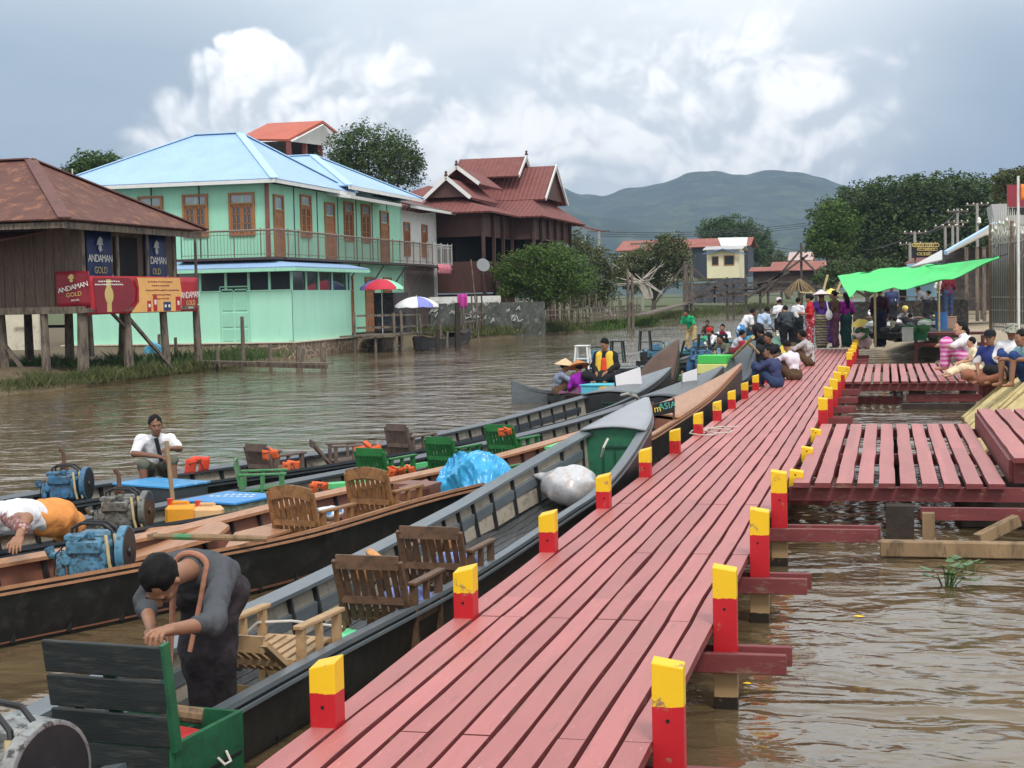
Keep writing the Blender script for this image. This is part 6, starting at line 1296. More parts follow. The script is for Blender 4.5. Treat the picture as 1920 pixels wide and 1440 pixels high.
m = MB(); p = atY(1911, 345, 38.9); m.grid(lambda u, v: p+Vector((.04+u*.6, .06*math.sin(u*7+v), -v*.38-.05*u)), 10, 4); m.mi = [(0 if i < 12 else (1 if i < 24 else 2)) for i in range(40)]; tag(m.build('flag', [U('flag_orange', (.75, .25, .03)), U('flag_pink', (.75, .28, .42)), U('flag_red', (.6, .04, .05))], smooth='all', solid=.01), 'small orange and pink flag flying from the pole at the right edge', 'flag')
# blue-edged roof shops
sh = thing('shop_building', 'riverside shop with grey brown sheet gable and pale blue roof edge', 'building', (4, 68, 0))
def Q(px, py, Y): return atY(px, py, Y)
m = P_(MB(), sh); m.poly([Q(1775, 476, 66), Q(1848, 440, 66), Q(1930, 440, 66), Q(1866, 421, 70)]); m.poly([Q(1866, 421, 70), Q(1930, 440, 66), Q(1990, 470, 66), Q(1990, 430, 72)]); m.build('roof', mat('grey_brown_sheet', (.38, .34, .29), .6, .1, 1, uvwave=('c', .2, .02)), sh, uv=True, solid=.06)
m = P_(MB(), sh); m.bar(Q(1773, 474, 65.9), Q(1866, 420, 69.8), .14, .16); m.bar(Q(1866, 420, 69.8), Q(1905, 440, 68), .14, .16); m.build('roof_trim', mat('pale_blue_trim', (.42, .60, .80), .5), sh)
m = P_(MB(), sh); m.box((Q(1880, 500, 67).x, 68.5, 2.5), (4.6, 3, 2.6)); m.build('wall', mat('shop_dark_wall', (.055, .045, .045), .85, .4, 2, col2=(.10, .08, .07)), sh)
for px in (1812, 1832, 1845, 1860):
    m = P_(MB(), sh); a = Q(px, 470, 65.5); m.box((a.x, 65.5, 2.3), (.14, .14, 3.0)); m.build('pillar', GREYWOOD, sh)
s2 = thing('shop_building', 'lower shop with pale sheet lean-to roof and blue wall beneath', 'building', (1.8, 78, 0))
m = P_(MB(), s2); m.poly([Q(1708, 501, 76), Q(1790, 482, 74), Q(1775, 471, 80), Q(1765, 470, 82)]); m.poly([Q(1708, 501, 76), Q(1765, 470, 82), Q(1740, 486, 82)]); m.build('roof', mat('pale_sheet', (.55, .54, .52), .5, .08, 1), s2, uv=True, solid=.06)
m = P_(MB(), s2); m.box((Q(1740, 505, 79).x+.3, 80, 2.2), (2.6, 3, 2.4)); m.build('wall', mat('blue_wall', (.22, .38, .48), .7, .15, 1), s2)
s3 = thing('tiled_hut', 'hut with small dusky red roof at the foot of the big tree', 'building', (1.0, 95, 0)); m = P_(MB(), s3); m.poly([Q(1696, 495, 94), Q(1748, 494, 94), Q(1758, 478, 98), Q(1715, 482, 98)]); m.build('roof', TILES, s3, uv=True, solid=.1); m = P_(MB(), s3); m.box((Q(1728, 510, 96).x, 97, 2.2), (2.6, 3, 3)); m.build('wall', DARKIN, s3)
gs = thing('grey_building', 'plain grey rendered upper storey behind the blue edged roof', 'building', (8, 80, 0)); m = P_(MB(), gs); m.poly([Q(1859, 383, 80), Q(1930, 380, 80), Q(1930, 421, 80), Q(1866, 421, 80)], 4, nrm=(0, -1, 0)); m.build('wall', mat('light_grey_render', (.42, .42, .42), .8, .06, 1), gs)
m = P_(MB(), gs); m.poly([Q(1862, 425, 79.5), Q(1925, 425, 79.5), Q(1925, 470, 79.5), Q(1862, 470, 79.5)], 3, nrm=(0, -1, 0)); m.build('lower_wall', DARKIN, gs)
bb = thing('billboard', 'dark red billboard panel on top of the grey building', 'billboard', (7, 76, 0)); m = P_(MB(), bb); a, b_ = Q(1888, 347, 76), Q(1945, 395, 76); m.box(((a.x+b_.x)/2, 76, (a.z+b_.z)/2+.1), (b_.x-a.x, .15, a.z-b_.z-.2)); m.build('panel', mat('billboard_red', (.26, .03, .045), .5, .1, 1), bb); m = P_(MB(), bb); m.box(((a.x+b_.x)/2, 76, b_.z-.0), (b_.x-a.x, .3, .35)); m.bar((a.x+.5, 76, b_.z-1.5), (a.x+.5, 76, b_.z), .1); m.build('frame', BLKIRON, bb)
# sign with native script (rendered as round-letter glyph shapes)
sg = thing('name_sign', 'dark sign board with three rows of golden rounded script below the big tree', 'sign', (2, 84, 0)); m = P_(MB(), sg); a, b_ = Q(1711, 455, 84), Q(1762, 482, 84); m.box(((a.x+b_.x)/2, 84, (a.z+b_.z)/2), (b_.x-a.x, .1, a.z-b_.z)); m.build('board', mat('sign_board', (.012, .010, .018), .6), sg)
m = P_(MB(), sg)
def glyph(m, c, s, kind):
    arc = {0: (0, 360), 1: (40, 320), 2: (-140, 140), 3: (20, 330), 4: (200, 520)}[kind % 5]; n = 10; pts = [Vector((c.x+s*.5*math.cos(R(arc[0]+(arc[1]-arc[0])*k/n)), c.y, c.z+s*.5*math.sin(R(arc[0]+(arc[1]-arc[0])*k/n)))) for k in range(n+1)]; m.tube(pts, s*.13, 4)
    if kind == 3: m.tube([c+Vector((-s*.2, 0, s*.75)), c+Vector((s*.25, 0, s*.85))], s*.1, 4)
for row, (y, x0, x1, n_, s) in enumerate(((459.5, 1714, 1757, 13, .19), (467.5, 1722, 1755, 13, .13), (476, 1722, 1745, 8, .13))):
    for k in range(n_): glyph(m, Q(x0+(x1-x0)*k/(n_-1), y, 83.92), s, (k*7+row*3+(k*k) % 3) % 5)
m.build('lettering', LETG, sg); m = P_(MB(), sg)
for px in (1716, 1757): a = Q(px, 482, 84); m.tube([(a.x, 84.1, .5), (a.x, 84.1, a.z)], .06, 6)
m.build('post', GREYWOOD, sg)
# power poles right
CONC = MATS['concrete']; PORC = mat('porcelain', (.75, .75, .72), .3)
for lab, px, yt, yb, Y, arms in (('concrete power pole with two crossarms before the big tree', 1795, 391, 460, 100, (396, 417)), ('power pole with white lamp under a short crossarm above the sign', 1715, 434, 455, 92, (437,)), ('thin power pole left of the sign', 1706, 455, 490, 95, (458,)), ('distant power pole behind the red roof shed', 1597, 462, 505, 140, (468,)), ('steel power pole with lamp arm right of the concrete one', 1832, 381, 450, 95, (384,)), ('old wooden power pole left of the concrete one', 1772, 424, 470, 98, (425,)), ('crooked wooden power pole next to the old one', 1786, 423, 470, 97, (424,))):
    p = Q(px, yt, Y); t = thing('power_pole', lab, 'pole', (p.x, Y, 0)); m = MB(); m.tube([(0, 0, .3), (0, 0, p.z)], .085, 7); m.build('shaft', CONC, t)
    for ya in arms:
        z = Q(px, ya, Y).z; m = MB(); m.box((0, 0, z), (1.3, .09, .09)); ca = m.build('crossarm', GREYWOOD, t); m = MB()
        for dx in (-.55, -.2, .25, .6): m.lathe((dx, 0, z+.04), [(.03, 0), (.05, .04), (.035, .08), (0, .10)], 7)
        m.build('insulators', PORC, ca)
    if 'lamp' in lab: m = MB(); m.lathe((.1, -.1, p.z-1.0), [(0, -.2), (.12, -.15), (.1, .1), (0, .2)], 8); m.build('lamp', PORC, t)
m = MB()
for (x0, y0_, Y0, x1, y1_, Y1) in ((1795, 396, 100, 1715, 437, 92), (1795, 417, 100, 1597, 466, 140), (1832, 384, 95, 1795, 396, 100), (1597, 466, 140, 1430, 458, 150), (1715, 437, 92, 1597, 468, 140)):
    a, b_ = Q(x0, y0_, Y0), Q(x1, y1_, Y1); m.tube([a.lerp(b_, f/8)-Vector((0, 0, 1.6*(f/8)*(1-f/8))) for f in range(9)], .03, 4)
tag(m.build('power_line', BLKIRON), 'slack power lines between the poles on the right bank', 'power line')
# trees
tree('rain_tree', 'huge spreading dark green tree on the right bank', (2.5, 142, .5), [(*atY(x, y, 142), rx, 3.5, rz) for x, y, rx, rz in ((1560, 400, 1.8, 1.2), (1600, 385, 2.4, 1.4), (1650, 365, 3.2, 1.3), (1700, 358, 3.2, 1.2), (1750, 352, 3.4, 1.3), (1800, 358, 3.0, 1.3), (1840, 368, 2.8, 1.4), (1640, 405, 4.0, 1.8), (1700, 400, 4.5, 2.0), (1760, 400, 4.5, 2.0), (1820, 405, 4.0, 2.0), (1565, 440, 2.2, 1.6), (1545, 462, 1.4, 1.0), (1600, 445, 3.2, 2.0), (1650, 450, 4.0, 1.8), (1720, 445, 4.5, 2.0), (1790, 445, 4.5, 2.0), (1850, 430, 3.0, 1.8), (1620, 480, 3.0, 1.2), (1680, 485, 4.0, 1.2), (1760, 480, 4.0, 1.2))], 70000, .15, LEAF_D, .7, seed=21)
tree('tree', 'lighter green tree at the left foot of the huge tree', (-4.3, 136, .5), [(*atY(x, y, 136), rx, 2, rz) for x, y, rx, rz in ((1560, 395, 1.0, .9), (1575, 420, 1.6, 1.2), (1545, 430, 1.0, 1.0), (1540, 455, 1.2, .9), (1565, 460, 1.5, 1.1))], 12000, .13, LEAF_G, .3, seed=22)
tree('tree', 'tall broken tree top behind the red billboard', (9.5, 112, .5), [(*atY(x, y, 112), rx, 1.6, rz) for x, y, rx, rz in ((1895, 328, 1.1, .5), (1880, 345, .7, .6), (1912, 335, 1.0, .6), (1925, 350, 1.4, 1.0), (1890, 365, 1.0, .6))], 5000, .12, LEAF_O, .3, seed=23)
tree('bush', 'dark undergrowth behind the market sheds', (-1.5, 120, .5), [(*atY(x, y, 120), rx, 2, rz) for x, y, rx, rz in ((1600, 505, 2.0, .9), (1650, 508, 2.2, .8), (1700, 510, 2.2, .8), (1560, 520, 1.4, .7))], 9000, .13, LEAF_D, .2, cat='bush', seed=24)
# tarpaulin awning
tp = thing('green_awning', 'bright green tarpaulin slung over the market stalls', 'awning', (0, 44, 0))
C0, C1, C2, C3 = Q(1570, 517, 47), Q(1873, 481, 41), Q(1592, 558, 42.5), Q(1720, 545, 41.5)
m = P_(MB(), tp)
def tarp(u, v):
    top = [Q(1570, 517, 47), Q(1640, 508, 47), Q(1720, 502, 46.5), Q(1800, 494, 44.5), Q(1873, 481, 41.2)]; low = [Q(1592, 558, 42.3), Q(1608, 547.5, 42.2), Q(1690, 545, 42.0), Q(1785, 525, 41.6), Q(1873, 483, 41.0)]
    f = u*4; i = min(int(f), 3); q = f-i; a = top[i].lerp(top[i+1], q); b_ = low[i].lerp(low[i+1], q); p = a.lerp(b_, v); return p+Vector((0, 0, -.16*math.sin(math.pi*v)*math.sin(math.pi*u)+.02*math.sin(u*26+v*9)*(.4+v)+.07*(1-abs(2*nz(u*7+v*2, v*2.2)))*math.sin(math.pi*u)))
m.grid(tarp, 90, 24); m.build('sheet', mat('green_tarp', (.05, .62, .14), .5, .12, 1.5, spec=.4), tp, smooth='all', solid=.006)
m = P_(MB(), tp); m.tube([Q(1570, 517, 47), Q(1720, 501, 46.5), Q(1873, 481, 41.2)], .012, 5); m.tube([Q(1873, 481, 41.2), Q(1890, 476, 41)], .012, 5); m.build('rope', RUBBER, tp)
m = P_(MB(), tp)
for px, Y in ((1640, 46.8), (1760, 45.5)): a = Q(px, 512, Y); m.tube([(a.x, Y, .5), (a.x, Y, a.z)], .035, 6)
m.build('pole', BAM, tp)
# market: counters, baskets, tubs, platform edge
def tub(label, px, py, z, r, h, m_, name='tub'):
    p = at(px, py, z); m = MB(); m.lathe((0, 0, 0), [(r*.85, 0), (r, h), (r*1.06, h), (r*1.06, h-.02), (r*.9, h-.03), (r*.75, .03), (0, .03)], 16); return tag(m.build(name, m_, loc=p, smooth=True), label, name.replace('_', ' '))
tub('blue ribbed water drum on the bank ledge', 1765, 618, .95, .19, .52, U('drum_blue', (.03, .12, .32)), 'drum'); tub('green plastic tub in front of the market clutter', 1722, 638, .75, .26, .30, U('tub_green', (.01, .13, .06)))
for lab, px, py, z, d, mm in (('pinkish cardboard carton beside the blue drum', 1780, 617, .95, (.42, .35, .36), mat('carton', (.36, .24, .18), .8)), ('small pale plastic box below the market clutter', 1702, 640, .75, (.30, .3, .36), mat('dirty_white', (.42, .42, .40), .6)), ('flat white foam tray among the market goods', 1624, 616, 1.0, (.5, .4, .10), mat('foam', (.7, .7, .72), .6))):
    p = at(px, py, z); m = MB(); m.box((0, 0, d[2]/2), d, bev=.02); m.box((0, 0, d[2]+.01), (d[0]*1.04, d[1]*1.04, .025)); tag(m.build('carton', mm, loc=p), lab, 'box')
mk = thing('market_stall', 'long low timber stall platform with dark goods under the green tarpaulin', 'stall', (.6, 52, 0)); m = P_(MB(), mk)
a, b_ = at(1655, 562, 1.5), at(1850, 568, 1.4); m.bar(at(1655, 567, 1.45), at(1860, 570, 1.35), .5, .05); m.bar(at(1660, 555, 1.8), at(1830, 560, 1.75), .06, .05); m.build('counter', GREYWOOD, mk)
m = P_(MB(), mk)
for px, py in ((1660, 590), (1700, 592), (1745, 594), (1790, 592), (1840, 585)): a = at(px, py, 1.0); m.tube([(a.x, a.y, -.2), (a.x, a.y, 1.8)], .05, 6)
m.build('post', GREYWOOD, mk)
m = P_(MB(), mk); m.box((.9, 63, 1.1), (4.4, .2, 1.2)); m.box((.75, 51.5, .80), (3.1, 9, .16)); m.build('back_screen', mat('stall_black', (.022, .022, .020), .9, .5, 3, col2=(.07, .06, .05), lo=.5, hi=.62), mk)  # near-black mottled backdrop and platform
clut = [U('good_'+n, c) for n, c in (('white', (.6, .6, .6)), ('green', (.05, .16, .06)), ('dark', (.03, .03, .035)), ('brown', (.14, .09, .06)), ('grey', (.25, .25, .25)), ('yellow', (.55, .45, .12)))]
rr = random.Random(11)
spots = [(1618, 612), (1632, 604), (1645, 612), (1665, 606), (1680, 612), (1694, 604), (1706, 612), (1722, 606), (1735, 614), (1748, 606), (1676, 598), (1712, 598), (1738, 597), (1690, 594), (1756, 600), (1628, 628), (1655, 625), (1640, 596), (1622, 598), (1668, 590)]
nm = ['white sack', 'green leafy bundle', 'dark basket', 'brown woven basket', 'grey bundle', 'yellow produce heap']
pos = ['left front', 'left', 'left of the dark figure', 'beside the dark figure', 'middle front', 'middle', 'middle right', 'right front', 'near the tub', 'right back', 'behind the middle row', 'behind the pale box', 'behind the drum row', 'far middle', 'by the drum', 'at the jetty end', 'below the counter post', 'far left back', 'rear left corner', 'rear by the post']
for i, (px, py) in enumerate(spots):
    k = rr.randrange(6) if i % 3 else 2; p = at(px, py, .95 if py < 620 else .6); s = rr.uniform(.13, .24); m = MB()
    prof = [(s*.8, 0), (s*1.05, s*.5), (s, s*.9), (s*.6, s*1.25), (0, s*1.35)] if k not in (2, 3) else [(s*.7, 0), (s*1.1, s), (s*1.15, s), (s*1.0, s*.9), (s*.5, s*1.15), (0, s*1.2)]
    m.lathe((0, 0, 0), prof, 12, sx=rr.uniform(.9, 1.3)); o = m.build('basket' if k in (2, 3) else 'bundle', clut[k], loc=p, smooth=True); tag(o, nm[k]+' among the market goods, '+pos[i], 'basket' if k in (2, 3) else 'bundle', 'goods heaped on the market bank')
m = MB(); m.box((0, 0, 0), (3.2, 2.0, .35), bev=.03); m.box((-1.2, -1.5, -.25), (1.2, 1.0, .3)); tag(m.build('landing_step', M_sand, loc=at(1800, 582, .9)), 'low concrete step leading up from the sandy bank', 'step')
mgl = thing('ledge', 'dark red timber ledge carrying the drum and carton', 'platform', (.9, 38, 0)); m = P_(MB(), mgl); p = at(1765, 622, .95); m.box((p.x+.25, p.y+.1, .90), (2.2, .9, .07)); m.box((p.x+.25, p.y-.3, .6), (2.0, .06, .1)); m.build('top', RED_SIDE, mgl)
for dx in (-.7, .2, 1.1): m = P_(MB(), mgl); m.box((p.x+dx, p.y-.3, .35), (.10, .10, 1.0)); m.build('leg', RED_SIDE, mgl)
m = MB(); m.tube([at(1692, 668, .1), at(1728, 650, .3), at(1745, 618, 1.0)], .02, 6); tag(m.build('metal_rod', STEELW), 'bent metal rod leaning below the red ledge', 'rod')
for i, (px, py) in enumerate(((1657, 655),)):
    p = at(px, py, 0); m = MB(); m.box((0, 0, .35), (.12, .12, 1.6)); tag(m.build('mooring_post', POSTM, loc=(p.x, p.y, .0)), 'lone yellow and red post standing in the dark inlet', 'post')
# straw canopy beside standing women
sc_ = thing('straw_parasol', 'ragged straw parasol on a post beyond the standing people', 'parasol', (at(1500, 620, 0).x, at(1500, 620, 0).y, 0)); c = atY(1500, 522, sc_.location.y); m = MB(); rr = random.Random(4)
for k in range(70): a = rr.uniform(0, 6.28); L_ = rr.uniform(.55, .95); m.tube([(0, 0, c.z), (L_*.5*math.cos(a), L_*.5*math.sin(a), c.z-.32), (L_*math.cos(a+.1), L_*math.sin(a+.1), c.z-.72-rr.uniform(0, .25))], .022, 4)
m.build('straw', mat('straw', (.22, .16, .085), .9, .3, 6), sc_); m = MB(); m.tube([(0, 0, -.4), (0, 0, c.z)], .09, 7); m.build('post', GREYWOOD, sc_)
for lab, px, Y in (('upright bamboo post left of the green tarpaulin', 1520, 60), ): p = atY(px, 545, Y); m = MB(); m.tube([(0, 0, -.3), (0, 0, p.z)], .06, 6); tag(m.build('bamboo_post', BAM, loc=(p.x, Y, 0)), lab, 'post')
m = MB(); m.tube([atY(1540, 560, 58), atY(1552, 515, 58)], .045, 5); m.tube([atY(1566, 555, 58), atY(1577, 528, 58)], .045, 5); m.tube([atY(1500, 548, 59), atY(1600, 556, 57)], .03, 5); tag(m.build('bamboo_trellis', BAM), 'thin crossed bamboo trellis behind the standing women', 'trellis')
# water hyacinth and floating petals
def hyacinth(label, px, py, n, s, seed):
    p = at(px, py, 0); t = thing('water_plant', label, 'plant', p); rr = random.Random(seed); ms = MB(); ml = MB()
    for k in range(n):
        a = rr.uniform(0, 6.28); r = rr.uniform(.03, .16)*s; h = rr.uniform(.03, .17)*s; tip = Vector((r*math.cos(a)*1.3, r*math.sin(a), h)); ms.tube([(r*.3*math.cos(a), r*.3*math.sin(a), -.02), tip*.6+Vector((0, 0, .02)), tip], .005*s, 5)
        u = Vector((math.cos(a), math.sin(a), .3)).normalized(); v = u.cross(Vector((0, 0, 1))).normalized(); L_ = .052*s*rr.uniform(.8, 1.3); ml.add([tip+u*(math.cos(q*.785)*L_*.9+L_*.7)+v*math.sin(q*.785)*L_*.8+Vector((0, 0, .006*math.cos(q*1.57))) for q in range(8)], [list(range(8))])
    ms.build('stem', LEAF_G, t, smooth=True); ml.build('leaf', mat('hyacinth_leaf', (.06, .13, .03), .35, .2, 10), t, solid=.002); return t
hyacinth('water hyacinth clump floating below the landing, larger one', 1775, 1098, 15, .95, 1); hyacinth('small water hyacinth sprig floating right of the larger clump', 1818, 1068, 9, .65, 2)
YEL = mat('yellow_petal', (.80, .50, .02), .6)
for lab, px, py, s in (('larger yellow petals floating on the brown water', 1610, 1157, .62), ('small yellow flower floating near the second right post', 1401, 1283, .4)):
    p = at(px, py, .004); m = MB()
    for k in range(4): a = k*1.7; m.lathe((.03*s*math.cos(a), .025*s*math.sin(a), .004), [(.0, .0), (.022*s, .003), (.0, .008)], 8, sx=1.5)
    tag(m.build('petals', YEL, loc=p), lab, 'petals')
LAB = ['sacks', 'greens', 'dark pots', 'woven pots', 'rags', 'melons']
for i in range(22):
    px = 1612+i*6.8; py = 588+((i*37) % 52); k = (i*5+2) % 6; p = at(px, py, .98 if py < 625 else .62); s = .12+.012*((i*7) % 9); m = MB(); q3 = 3+(i % 3)
    for j in range(q3): m.lathe((s*1.3*math.cos(j*2.1), s*1.1*math.sin(j*2.1), 0), [(s*.6, 0), (s*.85, s*.5), (s*.7, s*.95), (0, s*1.2)], 9, sx=1.2)
    tag(m.build('produce_heap', clut[(2, 4, 3, 0, 2, 1)[k]] if i % 4 else clut[2], loc=p, smooth=True), 'small heap of '+LAB[k]+' spread on the dark market bank among others alike', 'heap', 'small heaps of market goods')
# ------------------------------------------------------------------ people
C_ = lambda n, c, **k: mat('cloth_'+n, c, .88, k.pop('var', .10), k.pop('scale', 6), bump=.035, bscale=k.pop('bscale', 11), spec=.2, **k)
WHT = C_('white', (.72, .71, .74)); GRYS = C_('slate_shirt', (.075, .080, .090)); DKL = C_('dark_longyi', (.030, .024, .026), col2=(.05, .04, .045)); NAVY = C_('navy', (.045, .055, .13)); JEAN = C_('jeans', (.035, .055, .12))
BRNC = C_('brown', (.10, .06, .035)); PURP = C_('purple', (.27, .02, .33)); MAG = C_('magenta', (.30, .02, .26)); REDC = C_('red', (.50, .025, .03)); GRNC = C_('green', (.02, .38, .17)); TEAL = C_('dark_teal', (.03, .075, .075))
ORNG = C_('orange_cloth', (.70, .28, .08)); TANC = C_('tan', (.50, .36, .17)); DARKC = C_('black', (.018, .018, .022)); KHK = C_('khaki', (.13, .13, .10)); VIOL = C_('violet', (.07, .025, .17)); MAUV = C_('mauve', (.17, .07, .13)); PINKW = C_('pale_pink', (.62, .45, .45))
def pattern(n, a, b_, sc, kind='check'):
    m = mat('cloth_'+n, a, .85); nt = m.node_tree; N = nt.nodes.new; L = nt.links.new; b = nt.nodes['Principled BSDF']; tc = N('ShaderNodeTexCoord')
    if kind == 'check': t = N('ShaderNodeTexBrick'); t.inputs['Scale'].default_value = sc; t.inputs['Mortar Size'].default_value = .03; t.inputs['Color1'].default_value = (*a, 1); t.inputs['Color2'].default_value = (*[x*.8 for x in a], 1); t.inputs['Mortar'].default_value = (*b_, 1); L(tc.outputs['Object'], t.inputs[0]); L(t.outputs[0], b.inputs['Base Color'])
    elif kind == 'band':
        t = N('ShaderNodeTexWave'); t.bands_direction = 'Z'; t.inputs['Scale'].default_value = sc; t.inputs['Distortion'].default_value = 2.0; L(tc.outputs['Object'], t.inputs[0]); x = N('ShaderNodeMix'); x.data_type = 'RGBA'; L(t.outputs[1], x.inputs[0]); x.inputs[6].default_value = (*a, 1); x.inputs[7].default_value = (*b_, 1); L(x.outputs[2], b.inputs['Base Color'])
    else:
        t = N('ShaderNodeTexVoronoi'); t.inputs['Scale'].default_value = sc; L(tc.outputs['Object'], t.inputs[0]); r = N('ShaderNodeMapRange'); L(t.outputs[0], r.inputs[0]); r.inputs[1].default_value = .35; r.inputs[2].default_value = .42; x = N('ShaderNodeMix'); x.data_type = 'RGBA'; L(r.outputs[0], x.inputs[0]); x.inputs[6].default_value = (*b_, 1); x.inputs[7].default_value = (*a, 1); L(x.outputs[2], b.inputs['Base Color'])
    return m
CHK = pattern('blue_check', (.14, .18, .30), (.38, .42, .5), 14); WCHK = pattern('white_check', (.55, .53, .52), (.12, .10, .12), 12); EMB = pattern('embroidered', (.045, .03, .07), (.27, .24, .12), 4, 'band'); PNK = pattern('pink_bands', (.52, .06, .28), (.68, .42, .58), 4, 'band')
FLOR = pattern('red_floral', (.30, .015, .03), (.5, .32, .34), 14, 'dot'); CAMO = pattern('camo', (.30, .30, .24), (.06, .06, .05), 22, 'dot'); TEALP = pattern('teal_print', (.24, .42, .44), (.5, .58, .56), 16, 'dot'); LACE = pattern('lace_cream', (.74, .63, .42), (.66, .54, .33), 26, 'dot'); TAT = pattern('paisley_sleeve', (.20, .08, .07), (.45, .3, .28), 30, 'dot')
STRAWH = C_('straw_hat', (.62, .44, .26), scale=10); ORH = C_('orange_hat', (.50, .20, .07), scale=10); YELH = C_('yellow_hat', (.80, .60, .16)); WHH = C_('pale_hat', (.66, .58, .60))
def Ploc(t0, rz, s, p): return tuple((Matrix.Rotation(-rz, 3, 'Z') @ (Vector(p)-Vector(t0)))/s)
# the man bending over the locker
t0 = Vector((-3.27, 7.02, .04)); rz = R(180-8); q = lambda px, py, z: Ploc(t0, rz, 1.0, at(px, py, z))
def scarf(t, p, w, S):
    m = MB(); n = Vector(p['nck']); f = (Vector(p['hd'])-n).normalized(); side = Vector((1, 0, 0)); pts = [n+side*(.085*math.cos(a))+Vector((0, -.01, .055*math.sin(a)+.02)) for a in [k*math.pi/8 for k in range(9)]]
    e1 = n+Vector((-.05, .10, -.36)); e2 = n+Vector((.03, .14, -.42)); m.tube([tuple(e2), tuple(pts[0]+Vector((-.02, .06, -.15))), *map(tuple, pts), tuple(pts[-1]+Vector((.0, .06, -.15))), tuple(e1)], [.011]+[.015]*10+[.012, .011], 8); m.build('scarf', C_('peach_scarf', (.36, .17, .11)), t, smooth=True)
hd = q(302, 1088, .98); e1 = q(398, 1168, .80); h1 = q(312, 1182, .85); e2 = q(272, 1132, .76); h2 = q(286, 1186, .70)
person('person', 'man in slate grey shirt and dark longyi bending over the open green locker', t0, rz, over=dict(pel=(.0, -.02, .74), che=(hd[0]*.35, .25, .875), nck=(hd[0]*.75, .44, .93), hd=hd, sh=.18, shx=(.99, -.10, -.02),
    el=(e2, e1), ha=(h2, h1), kn=((.06, .05, .44), (-.06, .03, .44)), an=((.07, -.03, .06), (-.07, -.03, .06))), h=.0125, skin=SKIN(), top=GRYS, bot=DKL, sleeve=.66, look=(.0, .35, -1), hands=True, curl=.75, eyes=True, slim=.82, extra=scarf)
# the seated boatman
t0 = Vector(at(292, 872, .52)); t0.z = .36; rz = R(180+30)
def lj(t, p, w, S): pass
sm = person('person', 'young man in white shirt sitting on a blue lid leaning on a wooden paddle', t0, rz, over=dict(pel=(0, -.06, .10), che=(0, .03, .42), nck=(0, .17, .56), hd=(.0, .25, .685), sh=.165, el=((.26, .22, .36), (-.27, .24, .40)), ha=((-.02, .45, .33), (-.13, .44, .42)), kn=((.17, .36, .24), (-.17, .36, .27)), an=((.16, .40, -.16), (-.20, .42, -.14))), s=.86, h=.0125, skin=SKIN_D(), top=WHT, bot=KHK, botkind='shorts', sleeve=.42, look=(-.1, 1, -.12), hands=True, curl=.9, eyes=True, extra=lambda t, p, w, S: MB().bar(w(.02, .09, -.13), w(-.02, .12, -.42), .05, .008).build('necktie', DARKC, t))
m = MB(); a, b_ = at(315, 852, .80), at(340, 940, .30); b_ = Vector((a.x+.10, a.y-.12, .28)); m.tube([a+Vector((-.02, .02, .12)), b_], .022, 8); m.box(tuple(b_+Vector((.02, -.02, -.1))), (.10, .03, .26)); tag(m.build('paddle', RAWWOOD, smooth=True), 'wooden paddle held upright by the young man in white', 'paddle')
# lying over the engine at the left edge
pv_ = at(100, 975, .52); L_ = lambda px, py, z: tuple(at(px, py, z)-pv_)
person('person', 'person in white shirt and orange cloth bent over the boats at the left edge', pv_, 0, over=dict(pel=(0, 0, .02), che=L_(28, 968, .60), nck=L_(-18, 958, .62), hd=L_(-55, 950, .62), sh=.15, shx=(.45, .89, 0), hpx=(.3, .95, 0), el=(L_(40, 960, .60), L_(50, 972, .76)), ha=(L_(70, 955, .55), L_(34, 1010, .66)), kn=(L_(128, 990, .42), L_(138, 980, .42)), an=(L_(110, 1010, .14), L_(125, 995, .14))), s=1.0, h=.0125, top=WHT, bot=ORNG, sleeve=.4, look=(-1, 0, -.3), hands=True, curl=.45, group=None, extra=lambda t, p, w, S: sdf_part('armband', [('c', lerp(S[1], p['el'][1], .6), lerp(p['el'][1], p['ha'][1], .5), .06, .05)], .02, .012, TAT, t, wr=.004))
# canoe couple
def simple(label, px, py, z, s, rz, pose, **k): 
    return person('person', label, at(px, py, z), rz, pose, s=s, h=k.pop('h', .02), **k)
# far group in boats
FACE = math.pi
m0 = at(1052, 742, .16); simple('boat passenger in blue checked shirt and straw conical hat in the small grey canoe', 1052, 744, .16, .86, R(-75), 'knees', top=CHK, bot=BRNC, hat=('cone', STRAWH), hair='short')
simple('woman in purple blouse and big orange conical hat in the small grey canoe', 1090, 752, .16, .86, R(40), 'cross', top=PURP, bot=MAUV, hat=('cone', ORH), female=True, look=(0, 1, -.4))
simple('man in black jacket and yellow vest sitting on the cyan box', 1138, 716, .52, .98, R(180-10), 'cross', top=DARKC, bot=DARKC, look=(.2, 1, -.5), extra=lambda t, p, w, S: (sdf_part('vest', [('c', (.10, .07, .52), (.11, .09, .20), .095, .10), ('c', (-.10, .07, .52), (-.11, .09, .20), .095, .10)], .01, .02, C_('yellow_vest', (.75, .48, .06)), t), sdf_part('shirt_front', [('c', (0, .12, .42), (0, .14, .2), .07, .08)], .01, .02, C_('orange_shirt', (.65, .07, .03)), t)))
simple('man in green shirt and tan trousers standing in a far boat with a pole', 1296, 661, .25, .93, R(160), 'lean', top=GRNC, bot=TANC, botkind='trousers', sleeve=.45, skin=SKIN_D())
simple('person in red cap and white top crouching in a far boat', 1346, 668, .3, .95, R(120), 'squat', top=WHT, bot=DARKC, botkind='trousers', hat=('wrap', REDC))
simple('boatman in white top with dark red scarf sitting behind the red capped one', 1357, 655, .35, .98, R(170), 'knees', top=WHT, bot=DARKC, botkind='trousers', extra=lambda t, p, w, S: sdf_part('scarf', [('c', (-.05, .12, .55), (.05, .12, .55), .06, .06), ('c', (.03, .15, .52), (.03, .16, .32), .04, .05)], .02, .02, C_('maroon', (.20, .01, .03)), t))
